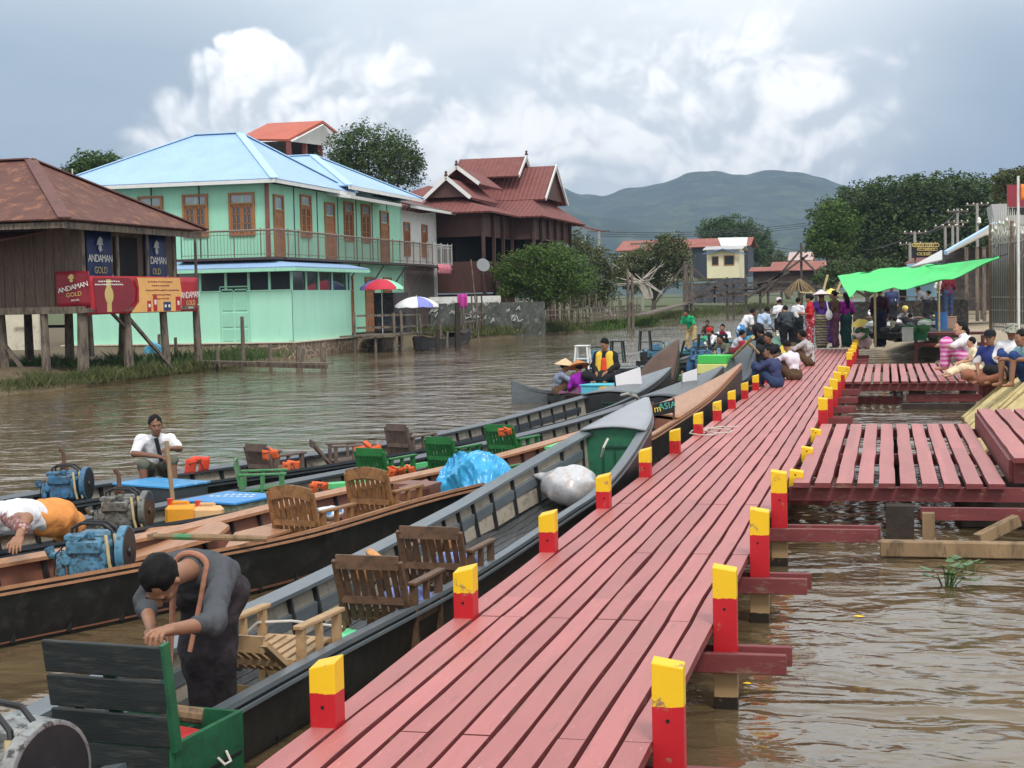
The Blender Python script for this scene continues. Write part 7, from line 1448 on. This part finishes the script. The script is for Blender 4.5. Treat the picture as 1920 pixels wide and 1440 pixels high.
simple('hunched person in grey jacket with maroon sleeve in the boat cluster', 1376, 676, .3, .95, R(-70), 'squat', top=C_('pale_grey', (.42, .42, .46)), bot=C_('maroon2', (.16, .02, .03)))
simple('man in white t-shirt and blue trousers stepping across the boats', 1392, 672, .25, .97, R(-60), 'lean', top=WHT, bot=C_('bright_blue', (.06, .22, .48)), botkind='trousers', sleeve=.4, skin=SKIN_D())
simple('man in dark red cap peering over the dark bow', 1404, 702, .12, .95, R(150), 'squat', top=C_('pale_aqua', (.45, .58, .6)), bot=DARKC, hat=('cap', C_('crimson', (.33, .02, .05))))
# on the jetty
simple('man in navy shirt and jeans sitting hunched on the jetty edge', 1450, 726, .45, .88, R(62), 'knees', top=NAVY, bot=JEAN, botkind='trousers', skin=SKIN_D(), look=(-.6, .8, .05), h=.018, eyes=True)
simple('person in white shirt sitting with back turned on the jetty', 1484, 712, .45, .92, R(52), 'knees', top=C_('pinkish_white', (.68, .62, .68)), bot=BRNC, look=(.1, 1, -.8), h=.018)
simple('dark haired man in black leaning forward behind the navy shirted man', 1449, 694, .45, 1.0, R(120), 'knees', top=DARKC, bot=DARKC, skin=SKIN_D(), look=(-.2, 1, -.2))
simple('man in checked shirt and brown trousers crouching on the jetty', 1512, 686, .45, 1.0, R(75), 'knees', top=WCHK, bot=BRNC, botkind='trousers', look=(.1, 1, .1), skin=SKIN_D())
simple('standing man in dark grey jacket with back to the camera', 1478, 664, .3, .97, R(20), 'lean', top=C_('charcoal', (.045, .055, .065)), bot=DARKC, botkind='trousers', look=(-.4, 1, 0))
simple('man in white shirt and flat cap half hidden by the grey jacket', 1462, 648, .35, .97, R(40), 'hold', top=WHT, bot=DARKC, botkind='trousers', hat=('cap', WHH), sleeve=.4, skin=SKIN_D())
simple('boy in white shirt behind the woman in red', 1497, 650, .45, .92, R(-30), 'hold', top=WHT, bot=DARKC)
simple('woman in red top and flowered red skirt with black head wrap', 1520, 661, .45, .98, R(95), 'hold', top=REDC, bot=FLOR, hat=('wrap', DARKC), female=True, hair='bun', sleeve=.6)
simple('long haired woman in conical hat and embroidered dark skirt with white bag', 1541, 654, .45, 1.02, R(10), 'hold', top=VIOL, bot=EMB, hat=('cone', WHH), hair='long', hairm=C_('brown_hair', (.07, .03, .02)), female=True, sleeve=.3,
       extra=lambda t, p, w, S: sdf_part('shoulder_bag', [('e', (.20, -.12, .98), (.10, .07, .15)), ('c', (.19, -.12, 1.08), (.14, -.06, 1.40), .03, .02)], .03, .02, WHT, t))
simple('woman in brown blouse and mauve longyi holding goods', 1566, 653, .45, 1.04, R(70), 'hold', top=C_('brown_blouse', (.12, .065, .05)), bot=MAUV, female=True, hair='bun')
simple('woman in yellow conical hat standing behind the brown bloused one', 1560, 645, .45, 1.04, R(170), 'hold', top=C_('lime_green', (.30, .45, .12)), bot=VIOL, hat=('cone', YELH), female=True)
simple('woman in magenta blouse and dark green longyi with long black hair', 1587, 652, .45, 1.0, R(35), 'stand', top=MAG, bot=TEAL, hair='long', female=True, sleeve=.8)
simple('person squatting under a yellow conical hat at the jetty end', 1622, 655, .45, .95, R(150), 'squat', top=C_('olive_green', (.06, .13, .06)), bot=PINKW, hat=('cone', YELH), look=(0, 1, -.5))
simple('crouching person in mauve and pink beside the yellow hatted one', 1608, 650, .45, .95, R(-60), 'squat', top=MAUV, bot=PINKW)
simple('tall dark clothed person standing with back turned near the market', 1650, 652, .45, 1.08, R(-10), 'stand', top=C_('plum', (.05, .02, .04)), bot=C_('dark_indigo', (.02, .022, .05)), hair='short')
simple('stooping market seller in dark maroon among the baskets', 1690, 642, .45, .95, R(60), 'squat', top=C_('dull_maroon', (.12, .03, .04)), bot=DARKC, skin=SKIN_D())
simple('market person in grey with yellow head cloth behind the heaps', 1700, 622, .7, .98, R(170), 'squat', top=C_('greyish', (.25, .24, .24)), bot=DARKC, hat=('wrap', YELH))
simple('market woman crouching in black near the green tub', 1712, 634, .6, .9, R(20), 'squat', top=DARKC, bot=DARKC, hair='bun')
simple('person in white shirt seen from behind under the green tarpaulin', 1766, 592, 1.1, 1.02, R(-20), 'stand', top=WHT, bot=JEAN, botkind='trousers')
simple('person in dark red shirt seen from behind under the green tarpaulin', 1779, 592, 1.1, 1.02, R(10), 'stand', top=C_('wine', (.13, .015, .025)), bot=JEAN, botkind='trousers')
simple('person in black shirt with jug sitting under the tarpaulin edge', 1752, 582, 1.2, .98, R(80), 'squat', top=C_('white_black', (.35, .35, .37)), bot=DARKC, hair='bun')
# family on the right
simple('woman in white blouse and pink banded longyi hugging her knees', 1812, 692, .60, 1.12, R(82), 'knees', top=WHT, bot=PNK, female=True, hair='tail', sleeve=.45, look=(-.35, 1, .0), h=.016, eyes=True, skin=mat('skin_light', (.46, .25, .16), .55, .08, 20))
simple('small child in cream lace dress on the mat beside its mother', 1829, 700, .56, .80, R(100), 'sit', top=LACE, bot=LACE, sleeve=.3, look=(.1, 1, -.05), h=.018, eyes=True, skin=mat('skin_light2', (.50, .28, .18), .55, .08, 20), over=dict(kn=((.14, .34, .16), (-.14, .34, .16)), an=((.12, .62, .02), (-.12, .62, .0))))
simple('young man in navy and white shirt and black cap sitting with folded arms', 1862, 717, .64, .98, R(150), 'cross', top=C_('royal_navy', (.035, .05, .20)), bot=C_('terracotta', (.32, .13, .08)), hat=('cap', DARKC), sleeve=.45, skin=SKIN(), h=.015, eyes=True, look=(-.15, 1, 0),
       extra=lambda t, p, w, S: [sdf_part('sleeve', [('c', S[i], lerp(S[i], p['el'][i], .95), .074, .068)], .02, .016, WHT, t) for i in (0, 1)])
simple('person in patterned bucket hat and white shirt behind the capped youth', 1897, 708, .72, 1.0, R(175), 'cross', top=WHT, bot=DARKC, hat=('bucket', CAMO), skin=SKIN_D(), h=.016, look=(0, 1, -.15))
simple('person in teal printed shirt and blue shorts at the right frame edge', 1926, 722, .70, 1.0, R(120), 'knees', top=TEALP, bot=C_('blue_shorts', (.03, .06, .18)), botkind='shorts', sleeve=.4, h=.016)

for lab, px, py, z, rz_, pose, tp_, bt_ in (('boatman in faded green jacket sitting low behind the painted crate', 1362, 690, .35, 150, 'squat', KHK, DARKC), ('boatman in pale blue shirt bending beside the grey wheeled engine', 1424, 668, .35, -40, 'lean', C_('pale_blue', (.35, .45, .6)), DARKC), ('helper in black squatting left of the standing jacketed man', 1440, 672, .35, 60, 'squat', DARKC, DARKC), ('small figure in brown at the far stern beyond the cluster', 1330, 640, .3, 170, 'squat', BRNC, DARKC),
    ('shopper in dark blue shirt standing behind the market heaps', 1672, 618, .8, 190, 'stand', NAVY, DARKC), ('seller in faded green sitting right of the dark clothed figure', 1668, 640, .6, 160, 'squat', KHK, BRNC), ('shopper in grey bending over goods near the blue drum', 1738, 610, .85, 60, 'lean', C_('mid_grey', (.16, .16, .17)), DARKC), ('seller in plum blouse at the rear of the market', 1720, 588, 1.0, 180, 'squat', MAUV, DARKC), ('child in white sitting at the back of the market', 1646, 605, .9, 150, 'squat', WHT, DARKC)):
    simple(lab, px, py, z, .93, R(rz_), pose, top=tp_, bot=bt_, skin=SKIN_D(), h=.024)
# ------------------------------------------------------------------ things carried in the boats
LJ = mat('orange_vest', (.75, .14, .04), .7, .15, 8, col2=(.6, .08, .03), lo=.52, hi=.62); LJO = mat('faded_orange_vest', (.62, .30, .12), .8, .2, 8, col2=(.30, .14, .06), lo=.52, hi=.6)
def lump(name, label, cat, c, r, m_, wr=.02, wrs=18, h=.015, extra=(), k=.04, rz=0, group=None, seed=0):
    t0 = Vector(c); pr = [('e', (0, 0, 0), r)]+list(extra); lo, hi = bounds(pr, .06); f = field(pr, k)
    def g(P):
        q_ = P*wrs+seed; return f(P)+wr*(np.sin(q_[..., 0]+2*np.sin(q_[..., 1]*.8+q_[..., 2]))*.5+np.sin(q_[..., 2]*1.6+q_[..., 1]*1.4+1.5*np.sin(q_[..., 0]*1.7))*.5)
    V, Q_ = surface_net(g, lo, hi, h); o = np_obj(name, V, Q_, m_, None); o.location = t0; o.rotation_euler.z = rz; return tag(o, label, cat, group)
STRAP = mat('black_strap', (.02, .02, .02), .6)
def vest(label, c, s=1, m_=LJ, seed=0, rz=0):
    """a folded buoyancy vest: quilted foam panels, collar and straps"""
    t = thing('life_jacket', label, 'life jacket', c, rz); t.scale = (s,)*3; rr = random.Random(seed)
    for i, (x, y, z, rx, ry, w, h_) in enumerate(((-.10, -.03, -.03, -70, 12, .15, .20), (.09, -.035, -.02, -62, -14, .15, .19), (.0, .03, .015, 18, 6, .24, .15), (.03, .0, .05, 0, 25, .20, .08))):
        m = MB(); rx += rr.uniform(-18, 18); ry += rr.uniform(-22, 22); n_ = 8
        Mx = Matrix.Translation((x, y, z)) @ Matrix.Rotation(R(rx), 4, 'X') @ Matrix.Rotation(R(ry), 4, 'Y')
        for sg in (1, -1): m.grid(lambda u, v: Mx @ Vector(((u-.5)*w, (v-.5)*h_, sg*.026*(max(0, 1-abs(2*u-1)**4)*max(0, 1-abs(2*v-1)**4))**.5*(.72+.28*abs(math.sin(v*9.4)))+.006*nz(u*5+seed, v*5+i))), n_, n_)
        m.build('panel', m_, t, smooth='all')
    m = MB(); m.tube([(-.14, -.06, .0), (-.02, -.07, .02), (.05, -.06, .055), (.14, -.02, .01)], .008, 5); m.tube([(.02, -.05, .03), (.05, -.09, -.08), (.02, -.10, -.15)], .006, 5); m.build('strap', STRAP, t); return t
vest('orange lined tan life jacket draped over the nearest dark chair back', (-3.02, 8.80, .60), .85, LJO, 1); vest('tan life jacket lying behind the third chair of the near boat', (-2.95, 10.0, .58), .75, LJO, 2)
vest('orange life jacket hung on the weathered chair by the seated man', at(508, 850, .62), .55, LJ, 3); vest('bright orange life jacket heap on the tipped weathered chair', at(690, 845, .45), 1.0, LJ, 4, .3); vest('orange life jacket beside the green chair back', at(738, 884, .45), .6, LJ, 5, 1.2)
vest('orange life jacket bundle behind the blue tarpaulin', at(765, 880, .38), .5, LJ, 6); vest('orange life jacket on top of the green chair nearest the bow', at(948, 808, .62), .5, LJ, 7); vest('orange life jacket hanging at the dark chair side', at(545, 872, .42), .6, LJ, 8, .8); vest('orange red life jacket hung behind the seated young man', at(368, 868, .62), .8, mat('red_orange_vest', (.75, .07, .03), .6, .1, 8), 9, 1.0); vest('small orange life jacket below the green sideways chair', at(598, 912, .35), .6, LJ, 10, .5)
# blue tarpaulin over chair
bt = thing('blue_tarpaulin', 'crumpled sky blue tarpaulin draped over a green chair', 'tarpaulin', (-3.93, 14.75, .40), R(-14))
def ridge(x, y, k): return 1-abs(2*abs(nz(x, y, k)))
def drape(u, v):
    x = -.40+.86*u; e = .05*ridge(u*3, v*2, 1)
    if v < .5: q_ = v/.5; y, z = -.30+.18*q_-.05*math.sin(q_*3.1), -.12+.38*q_**.8
    else: q_ = (v-.5)/.5; y, z = -.12+.30*q_, .26-.30*q_**1.4
    edge = abs(2*u-1)**3; z -= .17*edge*(1+.3*math.sin(v*5)); y += .05*math.sin(u*7+v*3); x *= 1-.10*math.sin(v*3.1)
    f1 = ridge(u*4.0+v*1.5, v*2.2-u, 2)*.075+ridge(u*9+v*4, v*5-u*2, 5)*.034+ridge(u*18, v*13, 7)*.012
    return Vector((x+.02*nz(u*6, v*6, 9), y-f1*.8, z+f1*.55))
m = MB(); m.grid(drape, 90, 70); m.build('sheet', mat('blue_tarp', (.035, .33, .62), .30, .12, 5, col2=(.10, .48, .76), lo=.52, hi=.66, spec=.55), bt, smooth='all', solid=.003)
# plastic wrapped bundle
cb = Vector((-2.98, 14.55, .12)); lump('wrapped_bundle', 'large bundle wrapped in clear plastic lying in the near boat bow', 'bundle', (cb.x, cb.y, .36), (.27, .27, .20), mat('clouded_plastic', (.52, .53, .56), .22, .12, 5, col2=(.44, .33, .27), lo=.45, hi=.70, spec=.7, coat=.4), .018, 14, .014, [('c', (-.20, 0, .07), (-.36, .02, .10), .08, .02)], seed=2)
# bags
lump('plastic_bag', 'bright green plastic bag on the floor of the near boat', 'bag', tuple(at(652, 1212, .12)), (.12, .12, .10), mat('green_bag', (.14, .62, .30), .35, .1, 6, spec=.5), .014, 26, .010, seed=5)
lump('plastic_bag', 'white plastic bag under the sideways green chair', 'bag', tuple(at(540, 905, .22)), (.14, .12, .09), mat('white_bag', (.62, .64, .64), .35, .1, 6), .014, 24, .012, seed=6)
lump('plastic_bag', 'blue and white bag on the first arched teak chair', 'bag', tuple(at(618, 962, .40)), (.12, .10, .06), pattern('blue_white_bag', (.65, .68, .7), (.03, .20, .50), 9, 'dot'), .014, 24, .010, seed=7)
lump('cushion', 'periwinkle blue cloth bundle on the second chair of the near boat', 'cushion', (-2.90, 9.05, .36), (.16, .15, .07), U('periwinkle', (.20, .24, .55)), .010, 20, .011, seed=8)
lump('cushion', 'periwinkle blue cushion on the third chair of the near boat', 'cushion', (-2.92, 10.25, .37), (.16, .15, .07), U('periwinkle2', (.20, .24, .55)), .010, 20, .011, seed=9)
# jerrycans
def jerry(label, c, rz, col, s=1.0):
    t = thing('jerrycan', label, 'jerrycan', c, rz); t.scale = (s,)*3; m = MB(); m.box((0, 0, .10), (.30, .17, .20), bev=.035); m.box((-.02, 0, .222), (.16, .035, .03), bev=.012); m.box((-.10, 0, .21), (.03, .035, .04)); m.box((.06, 0, .21), (.03, .035, .04)); m.build('body', mat('jerry_'+label[:6], col, .4, .08, 6), t); m = MB(); m.lathe((-.11, .0, .20), [(.028, 0), (.028, .04), (.03, .04), (.03, .06), (0, .062)], 12); m.build('cap', mat('jerry_cap', (.6, .06, .03), .4), t)
jerry('orange jerrycan with red cap behind the grey engine, left of its pair', at(342, 985, .26), R(10), (.78, .33, .03), .92); jerry('peach coloured jerrycan with red cap, right of its pair', at(392, 985, .26), R(8), (.70, .42, .20), .85)
# lidded blue topped hatch box and blue lid under the seated man
BLID = mat('bright_blue_lid', (.06, .30, .60), .4, .08, 4, col2=(.5, .6, .7), lo=.62, hi=.66)
def hatch(label, c, rz, d, top, side, z0=.08):
    t = thing('storage_box', label, 'box', c, rz); m = MB(); m.box((0, 0, (d[2])/2), (d[0], d[1], d[2]), bev=.006); m.build('body', side, t); m = MB(); m.box((0, 0, d[2]+.012), (d[0]+.04, d[1]+.04, .022), bev=.004); m.build('lid', top, t); return t
c = at(425, 943, .38); hatch('low storage box with faded white script on its bright blue lid', (c.x, c.y+.1, .10), R(-16), (.60, .62, .30), mat('hatch_blue', (.05, .26, .58), .4, .08, 3), mat('mossy_box', (.10, .13, .08), .7, .3, 5, col2=(.25, .25, .2)))
m = MB(); rr = random.Random(2)
for row in range(2):
    for k in range(5 if row else 7): m.box((c.x-.20+.065*k+row*.1, c.y+.12+row*.12, .426), (.045*rr.uniform(.6, 1), .03, .003), rz=R(-16))
hb = [o for o in COL.objects if o.name.startswith('storage_box')][-1]; m.M = (Matrix.Translation(hb.location) @ Matrix.Rotation(hb.rotation_euler.z, 4, 'Z')).inverted(); m.v = [m.M @ v for v in m.v]; m.build('script', LETW, hb)
c = at(292, 905, .45); hatch('blue topped locker on which the young man in white sits', (c.x, c.y+.12, .08), R(-20), (.78, .50, .34), BLID, RAILD)
c = at(1140, 722, .5); hatch('cyan blue box under the man in yellow vest', (c.x, c.y, .10), R(-15), (.85, .6, .40), U('cyan', (.10, .50, .62)), U('cyan_side', (.10, .46, .58)))
# oar, planks on boat B
m = MB(); a, b_ = at(285, 1005, .52), at(500, 1010, .46); m.tube([a, a.lerp(b_, .5)+Vector((0, 0, .0)), b_], [.020, .026, .022], 8); oar = m.build('oar_shaft', RAWWOOD, smooth=True)
ot = thing('oar', 'long wooden oar with green painted neck lying across the wooden railed boat', 'oar', (0, 0, 0)); oar.parent = ot; oar.name = 'shaft'; m = MB(); m.tube([a.lerp(b_, .18), a.lerp(b_, .36)], .024, 8); m.build('green_neck', WOODS['greengrey'], ot); m = MB(); m.box(tuple(a), (.03, .10, .04)); m.build('grip', RAWWOOD, ot)
m = MB(); m.poly([at(245, 1048, .30), at(405, 1005, .40), at(430, 985, .42), at(410, 976, .42), at(260, 992, .34), at(240, 1003, .30)], .03); m.poly([at(420, 1030, .34), at(640, 965, .36), at(640, 950, .36), at(440, 998, .36)], .02); tag(m.build('loose_decking', BRWOOD), 'loose varnished planks laid over the stern of the wooden railed boat', 'planks')
c = at(800, 905, .42); m = MB(); m.poly([at(752, 925, .42), at(812, 908, .42), at(800, 898, .44), at(748, 914, .44)], .03); m.box(tuple(at(785, 918, .33)), (.40, .3, .14), rz=R(-15)); tag(m.build('bench_locker', BROWN), 'brown bench locker between second teak chair and tarpaulin', 'locker')
m = MB(); m.bar(at(600, 912, .30), at(690, 905, .30), .16, .05); m.bar(at(660, 895, .3), at(800, 870, .36), .04, .05); m.bar(at(1030, 840, .45), at(1085, 822, .46), .12, .03); tag(m.build('green_board', mat('spring_green', (.10, .48, .18), .5, .2, 5)), 'light green seat boards lying along the charcoal boat', 'boards')
# sign boards on the bows
def board(label, c, w, h_, X, m_, lines=(), pm=None, shear=.0):
    c = Vector(c); t = thing('sign_board', label, 'sign', c); X = Vector(X).normalized(); Nn = X.cross(Vector((0, 0, 1))).normalized(); U_ = Vector((shear, 0, 1)); a = -X*w/2; b_ = X*w/2; m = MB(); m.poly([a, b_, b_+U_*h_, a+U_*h_*.94], .018, nrm=Nn); m.build('board', m_, t)
    for p in (a, b_): m = MB(); m.bar(p-Vector((0, 0, .14))-Nn*.02, p+U_*h_*1.12-Nn*.02, .028); m.build('upright', pm or RAWWOOD, t)
    for (body, sz, u, w_, mm) in lines: text(body, sz, plane_M(X*u+Vector((0, 0, w_))+Nn*.006, X), mm, t)
    return t
SG = mat('sign_black', (.012, .014, .014), .4)
board('black sign board reading mASIA standing on the wooden foredeck', at(1245, 777, .60), .30, .17, (.85, .5, .13), SG, [('m', .135, -.095, .09, mat('sign_yellow', (.75, .55, .05), .5)), ('ASIA', .125, .045, .105, mat('sign_teal', (.08, .42, .33), .5))], pm=RUST)
board('tilted white sign board on the outer boat bow', at(1181, 731, .60), .48, .32, (.8, .55, .22), mat('sign_white', (.70, .68, .70), .5, .06, 2), pm=SG, shear=-.1)
board('smaller white sign board between brown posts on the charcoal boat bow', at(1294, 722, .68), .27, .24, (.85, .5, .22), MATS['sign_white'])
# ropes
ROPE = mat('pale_rope', (.55, .52, .46), .9, .1, 10)
def rope(label, pts, r=.012): m = MB(); m.tube(pts, r, 6); return tag(m.build('rope', ROPE, smooth=True), label, 'rope')
rope('white rope curving over the outer boat opening', [at(1165, 741, .62), at(1180, 738, .70), at(1192, 742, .66), at(1198, 750, .55)], .022); rope('white rope hanging before the green bulkhead', [at(1140, 822, .80), at(1132, 838, .72), at(1128, 856, .60)], .012)
rope('coiled mooring rope on the jetty around a left post', [at(1312+34*math.cos(k*.9)+k*4, 812+5*math.sin(k*.9)-k*.6, .465+.003*k) for k in range(14)], .008); rope('white cord looped over the hull behind the pale armchair', [(-3.55, 7.9, .30), (-3.42, 7.95, .42), (-3.28, 8.1, .40), (-3.05, 8.3, .33)], .008)
rope('reddish rope coil on the floor of the near boat', [at(700+28*math.cos(k*.8), 1206+9*math.sin(k*.8), .08+.004*k) for k in range(17)], .008)['label']
[o for o in COL.objects if o.get('label') == 'reddish rope coil on the floor of the near boat'][0].data.materials[0] = mat('red_rope', (.35, .08, .08), .8)
# boats beyond: canoe, raised dark prow boat, cluster with engines
cn = boat('small grey canoe carrying two people in conical hats', [(29.8, -6.42, -6.38, .46), (30.4, -6.6, -6.2, .30), (31.2, -6.75, -6.05, .22), (32, -6.78, -6.02, .21), (32.8, -6.75, -6.05, .23), (33.6, -6.6, -6.2, .30), (34.2, -6.42, -6.38, .46)], 99, n=30, rail=RAIL, hull=RAIL, inner=RAIL, name='canoe', second=False, rib_step=.8)
def far_boat(label, sx, sy_, dx, dy, L, w, zt, deck, fd, rail=RAILD, name='longtail_boat', hull=BLACKHULL, dm=None):
    d = Vector((dx, dy)).normalized(); fr = (0, .12, .3, .55, .75, .88, 1); wf = (.35, .8, 1, 1, .85, .5, .04); zf = (.45, .38, .34, .36, .5, zt*.75, zt); st = [(sy_+d.y*L*f, sx+d.x*L*f-w/2*q_, sx+d.x*L*f+w/2*q_, z) for f, q_, z in zip(fr, wf, zf)]
    return boat(label, st, sy_+d.y*L*fd, n=30, rail=rail, hull=hull, name=name, deckm=dm or rail, rib_step=.7)
cn.rotation_euler.z = R(-55); cn.scale = (1, .68, 1); cn.location = (-6.28, 31.7, 0)
p = at(1135, 752, .42); m = MB(); m.lathe(p, [(.10, 0), (.13, .05), (.13, .20), (.09, .24), (0, .25)], 12); tag(m.build('canister', U('ochre', (.42, .27, .05)), smooth=True), 'yellow ochre canister inside the dark opening of the outer bow', 'canister')
far_boat('boat with tall dark prow and brown deck behind the yellow vested man', -5.75, 27.0, .50, 1.0, 3.9, .95, 1.25, 0, .45, dm=mat('dark_varnish', (.09, .05, .035), .35, .2, 4), rail=mat('dark_varnish2', (.05, .035, .03), .35, .2, 4))
far_boat('black boat bow nosing between the seated men and the wooden bow', -4.3, 27.5, .42, 1.2, 5.0, .95, 1.15, 0, .6, hull=RIB)
far_boat('green trimmed boat with yellow and green painted crate in the cluster', -5.0, 32, .35, 1, 7, 1.1, .7, 0, .8, rail=WOODS['greengrey'])
far_boat('dark boat crowded with engines beside the green trimmed boat', -6.6, 36, .30, 1, 9, 1.1, .7, 0, .85); far_boat('blue green boat under the standing man in green', -7.0, 46, .3, 1, 9, 1.2, .7, 0, .85, rail=U('blue_green', (.06, .24, .28)))
far_boat('far black boat moored beyond the standing group', -5.6, 52, .12, 1, 10, 1.1, .75, 0, .85); far_boat('far grey boat left of the crouching white shirted pair', -6.2, 40, .32, 1, 8, 1.0, .65, 0, .85, rail=RAIL)
far_boat('half hidden boat beneath the man in white t-shirt', -4.2, 40, .12, 1, 8, 1.1, .8, 0, .8, rail=U('greenish_rail', (.10, .22, .15)))
for lab, px, py, z, s, kd in (('blue engine near the green and yellow crate', 1325, 690, .5, 1.1, 'dblue'), ('pale blue engine at the left of the boat cluster', 1232, 672, .4, 1.1, 'blue'), ('light blue engine behind the yellow vested man', 1120, 690, .45, 1.15, 'blue'), ('grey engine below the man in white t-shirt', 1402, 688, .45, 1.0, 'grey'), ('blue green engine left of the crouching pair', 1312, 668, .45, 1.1, 'dblue'), ('small green engine behind the man in white t-shirt', 1405, 640, .45, 1.2, 'dblue'), ('grey engine with round wheel near the standing jacketed man', 1440, 648, .45, 1.2, 'silver')):
    engine(lab, kd, at(px, py, z), R(10), s=s, exhaust=False)
def stool(label, px, py, z, m_, h=.42):
    p = at(px, py, z); t = thing('stool', label, 'stool', p); m = MB(); m.box((0, 0, h), (.30, .30, .025), bev=.008); m.build('seat', m_, t)
    for sx in (-1, 1):
        for sy_ in (-1, 1): m = MB(); m.bar((sx*.16, sy_*.16, 0), (sx*.12, sy_*.12, h), .035); m.build('leg', m_, t)
    m = MB(); m.box((0, 0, h*.45), (.28, .28, .02)); m.build('shelf', m_, t)
stool('white framed stool standing on the light blue engine box', 1093, 692, .62, WHITE, .5); stool('black framed stool behind the yellow vested man', 1158, 680, .62, BLKIRON, .5); stool('black framed stool on the pale blue engine at the left cluster', 1210, 658, .65, BLKIRON, .55); stool('dark stool among the engines of the cluster', 1320, 668, .6, BLKIRON, .55); stool('small far stool on the green engine', 1411, 622, .8, BLKIRON, .5)
c = at(1342, 700, .55); m = MB(); m.box((0, 0, .10), (.62, .5, .20), bev=.01); m.box((0, 0, .29), (.60, .48, .17), mi=1, bev=.01); tag(m.build('painted_crate', [U('crate_yellow', (.72, .70, .25)), U('crate_green', (.08, .55, .10))], loc=c, rz=R(-14)), 'pale yellow crate with bright green top in the boat cluster', 'crate')
for lab, px, py, z, r, mm in (('green helmet shaped float beside the tan trousers', 1323, 638, .6, .18, U('float_green', (.02, .28, .14))), ('blue tyre fender on the cluster boat', 1313, 690, .5, .0, U('fender_blue', (.03, .10, .22)))):
    p = at(px, py, z)
    if r: lump('float', lab, 'float', p, (r, r, r*.9), mm, .004, 10, .03)
    else: m = MB(); m.tube([(.24*math.cos(a), 0, .24*math.sin(a)) for a in [k*math.pi/8 for k in range(17)]], .09, 8); tag(m.build('tyre', mm, loc=p, rz=R(20), smooth=True), lab, 'tyre')
m = MB(); m.tube([at(1365, 690, .6), at(1375, 668, .9), at(1412, 632, 1.4)], .035, 6); m.tube([at(1400, 640, 1.3), at(1424, 664, .8)], .03, 6); tag(m.build('bamboo_pole', BAM), 'two slanting bamboo poles held among the boat cluster', 'pole')
m = MB(); p = at(1283, 640, 1.1); m.tube([p, at(1276, 668, .2)], .03, 6); tag(m.build('punt_pole', BLKIRON), 'dark punting pole in the hand of the man in green', 'pole')
rr = random.Random(5)
cl_ = thing('small_umbrella', 'yellow cloth bundle behind the dark haired man', 'bundle', at(1478, 668, .5)); m = MB(); m.lathe((0, 0, .1), [(.30, 0), (.24, .10), (.10, .2), (0, .24)], 12, sx=1.2); m.build('cloth', U('mustard', (.62, .45, .05)), cl_, smooth=True); cl_.name = 'cloth_bundle'
# haze: the valley air between camera and hills
hz = MB(); hz.box((0, 1900, 128), (7600, 4000, 260)); hzm = bpy.data.materials.new('valley_haze'); hzm.use_nodes = True; nt = hzm.node_tree; nt.nodes.clear(); o_ = nt.nodes.new('ShaderNodeOutputMaterial'); v_ = nt.nodes.new('ShaderNodeVolumePrincipled'); v_.inputs['Density'].default_value = .00025; v_.inputs['Color'].default_value = (.36, .49, .70, 1); v_.inputs['Anisotropy'].default_value = .1; nt.links.new(v_.outputs[0], o_.inputs['Volume'])
ho = hz.build('haze', hzm); tag(ho, 'thin blue valley haze in front of the hills', 'haze', kind='stuff')

# give every separate timber of these parts an object of its own
def split_loose(o, name=None, cap=100):
    me = o.data; n = len(me.vertices); par = list(range(n))
    def find(a):
        while par[a] != a: par[a] = par[par[a]]; a = par[a]
        return a
    for e in me.edges: a, b_ = find(e.vertices[0]), find(e.vertices[1]); par[a] = b_
    comp = {}
    for p in me.polygons: comp.setdefault(find(p.vertices[0]), []).append(p)
    if len(comp) < 2 or len(comp) > cap: return
    kids_ = kids(o)
    for i, ps in enumerate(comp.values()):
        idx = {}; vs = []; fs = []
        for p in ps:
            f = []
            for v in p.vertices:
                if v not in idx: idx[v] = len(vs); vs.append(tuple(me.vertices[v].co))
                f.append(idx[v])
            fs.append(f)
        m2 = bpy.data.meshes.new(name or o.name); m2.from_pydata(vs, [], fs)
        for mm in me.materials: m2.materials.append(mm)
        for q_, p in zip(m2.polygons, ps): q_.material_index = p.material_index; q_.use_smooth = p.use_smooth
        m2.update()
        if me.uv_layers: auto_uv(m2)
        c = bpy.data.objects.new(name or o.name.split('.')[0], m2); COL.objects.link(c); c.parent = o.parent; c.matrix_local = o.matrix_local.copy()
        for md in o.modifiers:
            if md.type == 'SOLIDIFY': d = c.modifiers.new('t', 'SOLIDIFY'); d.thickness = md.thickness; d.offset = md.offset
        if i == 0:
            for k_ in kids_: k_.parent = c
    bpy.data.objects.remove(o)
SPLIT = {'beam', 'support', 'ribs', 'bargeboard', 'stringer', 'brace', 'fascia', 'bracket', 'leg', 'post', 'pillar', 'finial', 'back_screen', 'poles', 'pole', 'gable_panel', 'veranda_post', 'rail', 'rails', 'downpipe', 'insulators', 'mounting', 'riser', 'ridge_cap', 'lower_wall', 'annex_door'}
for o in list(COL.objects):
    if o.type == 'MESH' and o.parent and o.name.split('.')[0] in SPLIT: split_loose(o, {'ribs': 'rib', 'rails': 'rail', 'insulators': 'insulator', 'poles': 'pole'}.get(o.name.split('.')[0]))
